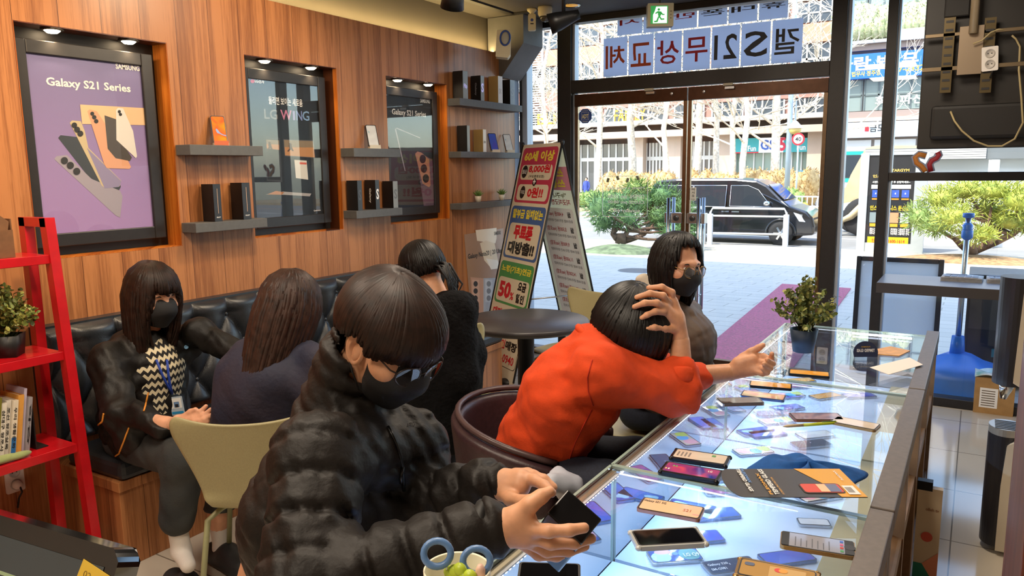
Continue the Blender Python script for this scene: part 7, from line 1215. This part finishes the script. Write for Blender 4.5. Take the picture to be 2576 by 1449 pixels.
# ---- woman in the orange sweatshirt, head bowed on her hand
ORG = M('orange_fleece', '#d6440f', .88, noise=(26, .07), bump=(160, .12)); p2 = T('person', 'woman in an orange sweatshirt bowing her head onto one hand over the counter', 'person', (-1.35, 2.4, 0))
DP = 2.62; hc2 = px(1592, 818, DP); X2 = head_m(hc2, (.62, -.10, -.78), (.75, 0, .66)); hip2 = V3(-1.33, 2.36, .54); nk = px(1512, 850, DP+.0); ch2 = px(1440, 985, DP+.02); shR2 = px(1508, 935, DP-.13); shL2 = px(1535, 880, DP+.16); elR2 = px(1712, 992, DP-.06); cuffR = px(1712, 935, DP-.06); wrR2 = px(1712, 858, DP-.05); elL2 = px(1700, 955, DP+.20); wrL2 = px(1842, 935, DP+.22)
hd = hand_geo([(.014, [(1712, 858, DP-.05, .029), (1700, 800, DP-.05, .030)]), (.014, [(1700, 812, DP-.06, .026), (1668, 775, DP-.08, .024)]), (.012, [(1700, 800, DP-.04, .027), (1690, 760, DP-.05, .022)]), (.007, [(1690, 758, DP-.05, .013), (1690, 736, DP-.07, .0115), (1665, 722, DP-.08, .0105), (1632, 724, DP-.07, .009)]), (.007, [(1682, 762, DP-.07, .013), (1668, 744, DP-.10, .0115), (1635, 738, DP-.11, .0105), (1602, 748, DP-.10, .009)]), (.007, [(1672, 772, DP-.09, .013), (1652, 762, DP-.12, .0112), (1622, 762, DP-.13, .0102), (1596, 772, DP-.12, .0088)]), (.007, [(1668, 785, DP-.10, .012), (1648, 784, DP-.125, .0102), (1628, 792, DP-.135, .0092), (1614, 800, DP-.13, .008)]), (.008, [(1694, 828, DP-.07, .016), (1668, 828, DP-.10, .013), (1645, 824, DP-.125, .011), (1628, 826, DP-.13, .0092)])], .004)
d2 = DP+.22
ho = hand_geo([(.014, [(1835, 938, d2, .031), (1862, 925, d2-.01, .031)]), (.014, [(1860, 915, d2-.01, .028), (1895, 905, d2-.03, .024)]), (.014, [(1862, 932, d2-.01, .027), (1900, 930, d2-.04, .022)]), (.008, [(1868, 900, d2, .018), (1890, 885, d2-.02, .014), (1908, 875, d2-.03, .0115), (1920, 868, d2-.03, .0092)]), (.006, [(1898, 898, d2-.02, .013), (1920, 896, d2-.04, .0115), (1940, 904, d2-.06, .0102), (1942, 890, d2-.08, .0088)]), (.006, [(1900, 908, d2-.03, .013), (1925, 912, d2-.06, .0115), (1944, 915, d2-.08, .0102), (1930, 905, d2-.10, .009)]), (.006, [(1900, 922, d2-.04, .0128), (1924, 928, d2-.07, .011), (1938, 926, d2-.09, .010), (1922, 916, d2-.11, .009)]), (.006, [(1898, 934, d2-.05, .0118), (1918, 940, d2-.07, .010), (1930, 938, d2-.09, .009), (1918, 928, d2-.10, .008)])], .004)
fa = SDF(.008).cap(elR2, wrR2, .046, .031, .02).cap(elL2, wrL2, .048, .031, .02).geo(); core = SDF(.014).cap(hip2, ch2, .12, .12).cap(ch2, nk, .11, .055).cap(nk, hc2, .055, .05).geo(); body(p2, X2, SKIN, [core, fa, hd, ho], True)
s = SDF(.0095); up2 = (ch2-hip2); s.cap(hip2+V3(0,0,.04), ch2, .160, .158, .06, ((0, 1, 0), 1.12)).cap(ch2, nk+(ch2-nk)*.22, .158, .095, .06, ((0, 1, 0), 1.2)); s.cap(shR2, shL2, .085, .08, .06); s.cap(shR2, elR2, .098, .072, .05); s.cap(elR2, cuffR, .068, .055, .03); s.cap(shL2, elL2, .09, .07, .04); s.cap(elL2, elL2+(wrL2-elL2)*.42, .066, .055, .03); s.cut(cuffR+V3(0, 0, .012), cuffR-elR2+V3(0, 0, .05)) if False else None
s.warp(wrinkle(.0055, 24, 5., (1, 1, .45))); s.warp(wrinkle(.003, 52, 2., (.5, 1, 1))); arm_ = np.array(shR2)*.6+np.array(ch2)*.4; s.warp(lambda P: .006*np.sin(70*((P-arm_) @ np.array([.3, .2, 1.]))+6*np.sin(8*P[..., 0]))*np.exp(-((np.linalg.norm(P-arm_, axis=-1))/.17)**2)); s.warp(lambda P: .009*np.sin(75*(P[..., 0]+.6*P[..., 2]))*np.exp(-((np.linalg.norm(P-elR2, axis=-1))/.13)**2)); sw = geo_obj('sweatshirt', [s.geo()], p2, ORG)
m = MB(); d = cuffR-elR2; m.tube([cuffR-d*.45, cuffR-d*.3, cuffR, cuffR+d*.25, cuffR+d*.30, cuffR+d*.28], [.050, .0615, .062, .0575, .052, .040], ORG, 26); m.build('cuff', sw); m = MB(); cc = Vector(nk)+(Vector(ch2)-Vector(nk))*.12; ax_ = Vector(hc2)-Vector(ch2); ax_.normalize(); xx = ax_.orthogonal().normalized(); yy = ax_.cross(xx); m.tube([cc+(xx*math.cos(t)+yy*math.sin(t))*.088 for t in [k*6.283/26 for k in range(26)]], .013, ORG, 8, closed=True); m.build('neckband', sw)
for nm, ps in (('armhole_seam', ((1490, 905), (1478, 950), (1480, 985), (1492, 1020))), ('side_seam', ((1488, 1030), (1470, 1065), (1448, 1110), (1430, 1160)))):
    pp = trace((sw,), ps, .0012)
    if len(pp) > 2: m = MB(); m.tube(pp, .0024, M('orange_seam', '#b82c0c', .9), 5); m.build(nm, sw)
m = MB(); s = SDF(.012)
for sy, kn in ((-.09, V3(-1.0, 2.24, .56)), (.09, V3(-1.0, 2.5, .56))): s.cap(hip2+V3(0, sy, -.02), kn, .085, .07, .03).cap(kn, kn+V3(-.02, 0, -.44), .066, .05, .03)
s.cap(hip2+V3(0, -.1, -.01), hip2+V3(0, .1, -.01), .10, .10, .04); geo_obj('trousers', [s.geo()], p2, JEAN)
s = SDF(.008); s.cap(px(1385, 1215, 2.36), px(1445, 1222, 2.4), .032, .03, .04).cap(px(1405, 1200, 2.42), px(1420, 1250, 2.40), .03, .02, .03); s.warp(wrinkle(.004, 50, 1.)); geo_obj('shirt_tail', [s.geo()], p2, M('white_shirt', '#c9cfdd', .8, noise=(30, .05)))
[MB().ell((-.98, y, .05), (.12, .045, .05), BLK, 10).build('shoe', p2) for y in (2.24, 2.5)]
Xh2 = head_m(hc2, (.80, -.42, -.42), (.35, -.15, .92))
def bob(az): a = (az+math.pi) % (2*math.pi)-math.pi; return .115+.04*math.cos(a-.2)+.012*math.sin(3*a)
hair(Xh2, p2, HAIRK, (.128, .128, .112), (0, 0, .01), bob, 9, (-.05, .01), 1500, 1.0, .010, .006, .0028, vary=.03, nseg=18)
# ---- woman with glasses turned towards the doors
PUF = M('taupe_padded_nylon', '#5c4d42', .6, spec=.25, noise=(12, .1), bump=(30, .2)); p3 = T('person', 'woman with long black hair, round glasses and black mask, in a taupe padded coat', 'person', (-1.15, 3.25, 0))
D3 = 3.2; hc3 = px(1704, 668, D3); X3 = head_m(hc3, (.88, -.46, -.12), (.1, 0, 1)); nk3 = np.array(X3 @ Vector((-.045, 0, -.17))); hip3 = V3(-1.22, nk3[1]+.05, .54); ch3 = V3(-1.07, nk3[1]+.0, .86); core = SDF(.014).cap(hip3, ch3, .11, .12).cap(ch3, nk3, .1, .05).geo(); body(p3, X3, SKINP, [core])
s = SDF(.0095); sr, sl = nk3+V3(.03, -.165, -.085), nk3+V3(.03, .165, -.085); er, el_ = sr+V3(.02, -.06, -.26), sl+V3(.07, .03, -.25); s.cap(hip3, ch3, .165, .16, .05, ((0, 1, 0), 1.15), (.085, .009, 0)).cap(ch3, nk3+V3(-.01, 0, -.06), .155, .09, .05, ((0, 1, 0), 1.2), (.085, .009, .2)); s.cap(sr, sl, .075, .075, .05); s.cap(sr, er, .075, .065, .03, None, (.08, .009, 0)).cap(er, er+V3(.06, .16, -.10), .064, .05, .03, None, (.08, .008, 0)).cap(sl, el_, .075, .065, .03, None, (.08, .009, 0)).cap(el_, el_+V3(.02, -.14, -.08), .064, .05, .03); s.cut((0, 0, .60), (0, 0, -1)); s.warp(wrinkle(.003, 40, 3.)); geo_obj('coat', [s.geo()], p3, PUF)
s = SDF(.008); s.cap(px(1618, 706, 3.26), px(1648, 736, 3.24), .034, .045, .03).cap(nk3+V3(-.10, -.06, .0), nk3+V3(-.10, .07, .0), .05, .05, .04).cap(nk3+V3(-.07, -.09, -.01), nk3+V3(.05, -.085, -.10), .04, .028, .04).cap(nk3+V3(-.07, .09, -.01), nk3+V3(.05, .085, -.10), .04, .028, .04); s.warp(wrinkle(.003, 50, 4.)); geo_obj('hood', [s.geo()], p3, M('cream_hood', '#c9bfae', .8, noise=(40, .05)))
s = SDF(.012); [s.cap(hip3+V3(0, y, 0), hip3+V3(.27, y*1.2, .02), .085, .07, .03).cap(hip3+V3(.27, y*1.2, .02), hip3+V3(.25, y*1.2, -.44), .066, .05, .03) for y in (-.09, .09)]; geo_obj('trousers', [s.geo()], p3, JEAN); [MB().ell((hip3[0]+.23, hip3[1]+y, .045), (.12, .045, .045), BLK, 10).build('shoe', p3) for y in (-.11, .11)]
face_mask(X3, p3); spectacles(X3, p3, M('spectacle_rim_gold', '#9a7a4a', .3, .7), .0245, .0245, -.006, .006)
def lng(az): a = abs((az+math.pi) % (2*math.pi)-math.pi); return -.080 if a < .75 else (-.080+.25*(a-.75)/.35 if a < 1.1 else (.17+.07*(a-1.1)/.3 if a < 1.4 else .245))
hair(X3, p3, HAIRK, (.106, .092, .104), (-.014, 0, .030), lng, 12, (.015, 0), 900, 1.0, .008, .010, .0028, down=(.10, 0, -1), vary=.03, nseg=20)
shell_chair('sage green shell chair under the woman in the taupe coat', (hip3[0]-.04, hip3[1], 0), 0)
# ---- girl on the bench
p4 = T('person', 'girl with long hair and fringe in a black jacket and lanyard on the bench', 'person', (-3.0, 1.95, 0)); D4 = 3.17; hc4 = px(385, 745, D4); X4 = head_m(hc4, (.93, -.02, -.18), (.12, 0, 1)); nk4 = np.array(X4 @ Vector((-.045, 0, -.17))); hip4 = V3(-3.02, nk4[1]-.02, .55); ch4 = V3(-3.01, nk4[1], .80); BKJ = M('black_nylon_jacket', '#0f0c0a', .55, spec=.35, noise=(12, .15), bump=(24, .4))
knR, anR = px(462, 1150, 2.86), px(448, 1335, 2.90); knL, anL = px(585, 1140, 3.08), px(552, 1330, 3.12); shR4, shL4 = nk4+V3(.0, -.165, -.085), nk4+V3(.02, .165, -.085); elR4 = px(300, 1035, 2.98); wrR4 = px(415, 1070, 2.87); elL4 = px(500, 835, 3.30); wrL4 = px(590, 885, 3.25)
hn = hand_geo([(.012, [(415, 1072, 2.87, .026), (450, 1062, 2.84, .025)]), (.012, [(450, 1060, 2.84, .024), (490, 1055, 2.82, .022)]), (.006, [(486, 1048, 2.82, .0115), (505, 1036, 2.81, .010), (518, 1022, 2.81, .008)]), (.006, [(490, 1052, 2.81, .0115), (512, 1046, 2.80, .010), (530, 1030, 2.80, .008)]), (.006, [(490, 1060, 2.80, .0115), (514, 1056, 2.79, .0098), (532, 1044, 2.79, .008)]), (.006, [(486, 1068, 2.80, .011), (508, 1068, 2.79, .009), (524, 1060, 2.79, .0075)]), (.007, [(462, 1050, 2.83, .014), (480, 1036, 2.82, .011), (492, 1030, 2.81, .0085)])], .004)
core = SDF(.011).cap(hip4, ch4, .10, .11).cap(ch4, nk4, .1, .05).cap(shR4, elR4, .045, .04).cap(elR4, wrR4, .04, .03).cap(wrR4, px(450, 1062, 2.84), .026, .022).cap(hip4+V3(.02, -.09, -.05), knR, .07, .055).cap(knR, anR+V3(0, 0, .05), .05, .036).cap(hip4+V3(.02, .09, -.05), knL, .07, .055).cap(knL, anL+V3(0, 0, .05), .05, .036).cap(anR+V3(0, 0, .06), anR+V3(.0, 0, -.03), .036, .034).cap(anL+V3(0, 0, .06), anL+V3(0, 0, -.03), .036, .034).geo(); body(p4, X4, SKINP, [core, hn], True)
s = SDF(.0095); s.cap(hip4+V3(.02, 0, .02), ch4, .165, .15, .05, ((0, 1, 0), 1.15)).cap(ch4, nk4+V3(-.01, 0, -.06), .15, .085, .05, ((0, 1, 0), 1.2)); s.cap(shR4, shL4, .07, .07, .05).cap(shR4, elR4, .068, .062, .04).cap(elR4, wrR4, .062, .046, .03).cap(shL4, elL4, .066, .058, .04).cap(elL4, wrL4, .06, .055, .03).cap(elR4+V3(.02, .05, -.1), hip4+V3(.10, -.12, -.06), .09, .07, .06); fx4 = V3(.93, -.37, 0); s.cap(px(430, 872, 3.0), px(424, 930, 2.96), .022, .040, .02, op='-').cap(px(424, 930, 2.96), px(410, 1040, 2.84), .040, .058, .02, op='-'); s.warp(wrinkle(.008, 26, 7.)); s.warp(wrinkle(.004, 55, 1.)); jk4 = geo_obj('jacket', [s.geo()], p4, BKJ)
s = SDF(.010); s.cap(hip4+V3(.03, 0, .05), ch4+V3(.035, 0, 0), .145, .135, .05, ((0, 1, 0), 1.05)).cap(ch4+V3(.03, 0, 0), nk4+V3(.0, 0, -.05), .13, .07, .05); KN = M('knit_cream', '#cfc2a6', .9, bump=(250, .2)); nt_ = KN.node_tree; N_ = nt_.nodes.new; L_ = nt_.links.new
tcn = N_('ShaderNodeTexCoord'); spn = N_('ShaderNodeSeparateXYZ'); L_(tcn.outputs['Object'], spn.inputs[0]); tri = N_('ShaderNodeMath'); tri.operation = 'PINGPONG'; L_(spn.outputs[1], tri.inputs[0]); tri.inputs[1].default_value = .011; ad_ = N_('ShaderNodeMath'); ad_.operation = 'MULTIPLY_ADD'; L_(tri.outputs[0], ad_.inputs[0]); ad_.inputs[1].default_value = 1.3; L_(spn.outputs[2], ad_.inputs[2]); md = N_('ShaderNodeMath'); md.operation = 'PINGPONG'; L_(ad_.outputs[0], md.inputs[0]); md.inputs[1].default_value = .017; gt = N_('ShaderNodeMath'); gt.operation = 'GREATER_THAN'; L_(md.outputs[0], gt.inputs[0]); gt.inputs[1].default_value = .0085; mxn = N_('ShaderNodeMix'); mxn.data_type = 'RGBA'; L_(gt.outputs[0], mxn.inputs[0]); mxn.inputs[6].default_value = lin('#d6c9a8'); mxn.inputs[7].default_value = lin('#1c1a1a'); L_(mxn.outputs[2], KN.node_tree.nodes['Principled BSDF'].inputs['Base Color']); kn = geo_obj('knit_sweater', [s.geo()], p4, KN)
ORP = M('orange_piping', '#d98a2e', .5)
for ps in (((394, 925), (380, 960), (370, 1000), (362, 1035)), ((325, 1075), (312, 1110), (300, 1140), (265, 1168)), ((262, 1040), (258, 1060), (242, 1075))):
    pp = trace((jk4,), ps, .002)
    if len(pp) > 1: m = MB(); m.tube(pp, .0035, ORP, 6); m.build('orange_piping', jk4)
LB = M('lanyard_blue', '#1d3d9a', .6); lp_ = [onto((jk4, kn), x, y, .006) for x, y in ((392, 905), (408, 945), (420, 970), (430, 990))]; lq = [onto((jk4, kn), x, y, .006) for x, y in ((418, 905), (422, 945), (426, 970), (431, 990))]; m = MB()
for L0 in (lp_, lq):
    L0 = [v for v in L0 if v is not None]
    if len(L0) > 1: m.tube(L0, .0055, LB, 6, flat=1.0)
m.build('lanyard', p4); c = onto((jk4, kn), 440, 1020, .012)
if c is None: c = Vector(px(440, 1020, 2.8))
m = MB(frame(c, (.80, .55, .10), (0, 0, 1))); m.prism(rrect(.056, .080, .005), -.002, 0, M('badge_holder', '#b9c6d2', .2)); m.rect(-.022, -.010, .022, .034, WHITE, .0006); m.rect(-.010, -.006, .012, .018, flat('6f8fb8'), .001); m.rect(-.006, -.006, .008, .008, flat('2a2c34'), .0013); m.rect(-.024, -.034, .024, -.024, flat('2f8fc0'), .001); m.build('identity_badge', p4)
m = MB(); bd = hit(jk4, 468, 873, .003)
if bd is not None: m.lathe([(.009, 0), (.009, .002), (.006, .003), (.006, .002)], flat('7fb0d8'), 14, bd, (.8, -.5, .2)); m.build('jacket_badge', jk4)
s = SDF(.010); s.cap(hip4+V3(.02, -.09, -.05), knR, .095, .078, .04).cap(knR, anR+V3(0, 0, .05), .078, .066, .03).cap(hip4+V3(.02, .09, -.05), knL, .095, .078, .04).cap(knL, anL+V3(0, 0, .05), .074, .062, .03); s.cut(anR+V3(0, 0, -.005), (0, 0, -1)); s.warp(wrinkle(.003, 40, 9.)); geo_obj('jeans', [s.geo()], p4, M('washed_black_jeans', '#3b3c3a', .85, noise=(5, .35), col2='#1f2326', bump=(150, .2)))
for an, lbl in ((anR, 0), (anL, 1)):
    ft = V3(.17, -.06, 0) if lbl == 0 else V3(.17, -.03, 0); s = SDF(.006); s.cap(an+V3(0, 0, .0), an+V3(.01, 0, -.075), .036, .036, .02).cap(an+V3(.01, 0, -.085), an+V3(0, 0, -.10)+ft*.55, .034, .028, .02); geo_obj('sock', [s.geo()], p4, M('white_sock', '#d8d2cc', .85, bump=(200, .15)))
    s = SDF(.006); zb = .045; f0 = V3(an[0], an[1], zb); s.cap(f0+V3(-.05, .0, 0), f0+ft, .045, .046, .03).cap(f0+ft*.35+V3(0, 0, .03), f0+ft*.9, .045, .036, .03); s.cut((0, 0, .004), (0, 0, -1)); geo_obj('shoe', [s.geo()], p4, M('charcoal_clog', '#26272a', .6, noise=(30, .1)))
def frg(az): a = abs((az+math.pi) % (2*math.pi)-math.pi); return -.020 if a < .62 else (-.020+.27*(a-.62)/.35 if a < .97 else (.25+.12*(a-.97)/.3 if a < 1.27 else .37))
face_mask(X4, p4); hair(X4, p4, HAIRB, (.108, .093, .104), (-.010, 0, .032), frg, 21, (-.01, 0), 1200, 1.0, .009, .012, .0028, down=(.08, 0, -1), vary=.035, nseg=22)
# ---- woman in navy seen from behind
p5 = T('person', 'woman with long brown hair in a navy jacket, seen from behind', 'person', (-2.2, 1.9, 0)); D5 = 2.72; hc5 = px(732, 778, D5); X5 = head_m(hc5, (-.20, .95, -.22), (0, .1, 1)); nk5 = np.array(X5 @ Vector((-.045, 0, -.17))); hip5 = px(668, 1120, D5+.12); hip5[2] = .55; ch5 = px(690, 965, D5+.02); NVY = M('navy_jacket', '#1c2036', .75, noise=(8, .2), col2='#2a2433', bump=(60, .25))
core = SDF(.014).cap(hip5, ch5, .11, .12).cap(ch5, nk5, .1, .05).geo(); body(p5, X5, SKIN, [core, hand_geo([(.012, [(795, 900, 2.62, .022), (803, 888, 2.61, .02)]), (.006, [(800, 888, 2.61, .010), (806, 880, 2.61, .0085), (806, 874, 2.62, .007)])], .005)])
s = SDF(.010); s5l, s5r = px(634, 925, D5+.03), px(765, 920, D5-.02); s.cap(hip5, ch5, .17, .165, .06, ((.85, .52, 0), 1.12)).cap(ch5, nk5+V3(0, 0, -.06), .155, .075, .06, ((.85, .52, 0), 1.15)); s.cap(s5l, s5r, .085, .08, .06).cap(s5l, px(598, 1040, D5+.02), .078, .078, .05).cap(px(598, 1040, D5+.02), px(630, 1090, D5+.2), .08, .06, .04).cap(s5r, px(790, 985, D5-.05), .082, .075, .05).cap(px(790, 985, D5-.05), px(800, 905, D5-.10), .07, .05, .04); s.warp(wrinkle(.006, 20, 11.)); geo_obj('jacket', [s.geo()], p5, NVY)
s = SDF(.012); [s.cap(hip5+V3(x*.85, x*.52, -.02), hip5+V3(-.22+x, .40+x*.5, .02), .085, .07, .03).cap(hip5+V3(-.22+x, .40+x*.5, .02), hip5+V3(-.2+x, .40+x*.5, -.47), .066, .05, .03) for x in (-.09, .09)]; geo_obj('trousers', [s.geo()], p5, JEAN); [MB().ell((hip5[0]-.24+x, hip5[1]+.46+x*.5, .045), (.05, .11, .045), BLK, 10).build('shoe', p5) for x in (-.09, .09)]
def str_(az): a = abs((az+math.pi) % (2*math.pi)-math.pi); return -.03 if a < .5 else (-.03+.3*(a-.5)/.4 if a < .9 else .26+.05*max(0, a-1.2))
hair(X5, p5, HAIRM, (.106, .094, .104), (-.010, 0, .030), str_, 31, (-.0, 0), 1500, 1.0, .009, .010, .0028, down=(-.10, .14, -1), vary=.05, nseg=22)
# ---- person in black fleece
p6 = T('person', 'person with a black ponytail in a black fleece coat facing the bench', 'person', (-2.15, 3.0, 0)); D6 = 3.5; hc6 = px(1062, 682, D6); X6 = head_m(hc6, (-.86, .10, -.30), (-.2, 0, 1)); nk6 = np.array(X6 @ Vector((-.045, 0, -.17))); hip6 = px(1100, 1050, D6+.0); hip6[2] = .55; ch6 = px(1112, 895, D6); FLC = M('black_fleece', '#08080a', .95, spec=.2, noise=(40, .3), bump=(70, .9))
kn6, an6 = px(1062, 1125, 3.38), px(1032, 1318, 3.33); core = SDF(.014).cap(hip6, ch6, .11, .12).cap(ch6, nk6, .1, .05).cap(hip6, kn6, .07, .055).cap(kn6, an6+V3(0, 0, .03), .05, .032).cap(an6+V3(0, 0, .03), an6+V3(0, 0, -.03), .03, .03).geo(); body(p6, X6, SKIN, [core])
s = SDF(.010); s.cap(hip6+V3(0, 0, -.06), ch6, .19, .185, .06, ((0, 1, 0), 1.1)).cap(ch6, nk6+V3(0, 0, -.05), .18, .10, .06, ((0, 1, 0), 1.15)); a6, b6 = px(1140, 790, D6-.12), px(1120, 790, D6+.18); s.cap(a6, b6, .095, .09, .06).cap(a6, px(1150, 950, D6-.14), .095, .09, .05).cap(px(1150, 950, D6-.14), px(1060, 1020, D6-.1), .085, .06, .04).cap(nk6+V3(.07, -.06, -.03), nk6+V3(.07, .09, -.03), .075, .075, .05); s.warp(wrinkle(.006, 22, 13.)); s.warp(wrinkle(.0025, 160, 3.)); geo_obj('fleece_coat', [s.geo()], p6, FLC)
s = SDF(.011); s.cap(hip6+V3(0, -.08, -.02), kn6, .09, .074, .03).cap(kn6, an6+V3(0, 0, .08), .072, .058, .03).cap(hip6+V3(0, .1, -.02), kn6+V3(-.02, .22, .02), .09, .074, .03).cap(kn6+V3(-.02, .22, .02), an6+V3(-.02, .22, .0), .072, .052, .03); s.cut(an6+V3(0, 0, .05), (0, 0, -1)); geo_obj('trousers', [s.geo()], p6, M('charcoal_trousers', '#202328', .85, noise=(40, .1)))
for q in (an6, an6+V3(-.02, .22, 0)): MB().ell((q[0]-.05, q[1]-.02, .045), (.125, .045, .045), BLK, 12).build('shoe', p6)
def shrt(az): a = abs((az+math.pi) % (2*math.pi)-math.pi); return -.035 if a < .6 else (-.035+.05*(a-.6)/.5 if a < 1.1 else (.015 if a < 1.9 else .05))
hair(X6, p6, HAIRK, (.106, .090, .104), (-.010, 0, .030), shrt, 41, (-.0, 0), 800, 1.0, .006, .004, .0028, vary=.012, nseg=18); m = MB(X6); rng = random.Random(4)
for k in range(60): a = Vector((-.11, rng.gauss(0, .012), -.01+rng.gauss(0, .012))); m.tube([a, a+Vector((-.04, rng.gauss(0, .006), -.015)), a+Vector((-.055, rng.gauss(0, .012), -.09)), a+Vector((-.04, rng.gauss(0, .016), -.16+rng.gauss(0, .02)))], [.005, .006, .005, .0008], HAIRK, 5)
m.tube([(-.112+.0, .022*math.cos(t), -.01+.022*math.sin(t)) for t in [k*6.283/14 for k in range(14)]], .006, M('pink_hair_tie', '#c86a7a', .6), 6, closed=True); m.build('ponytail', p6)
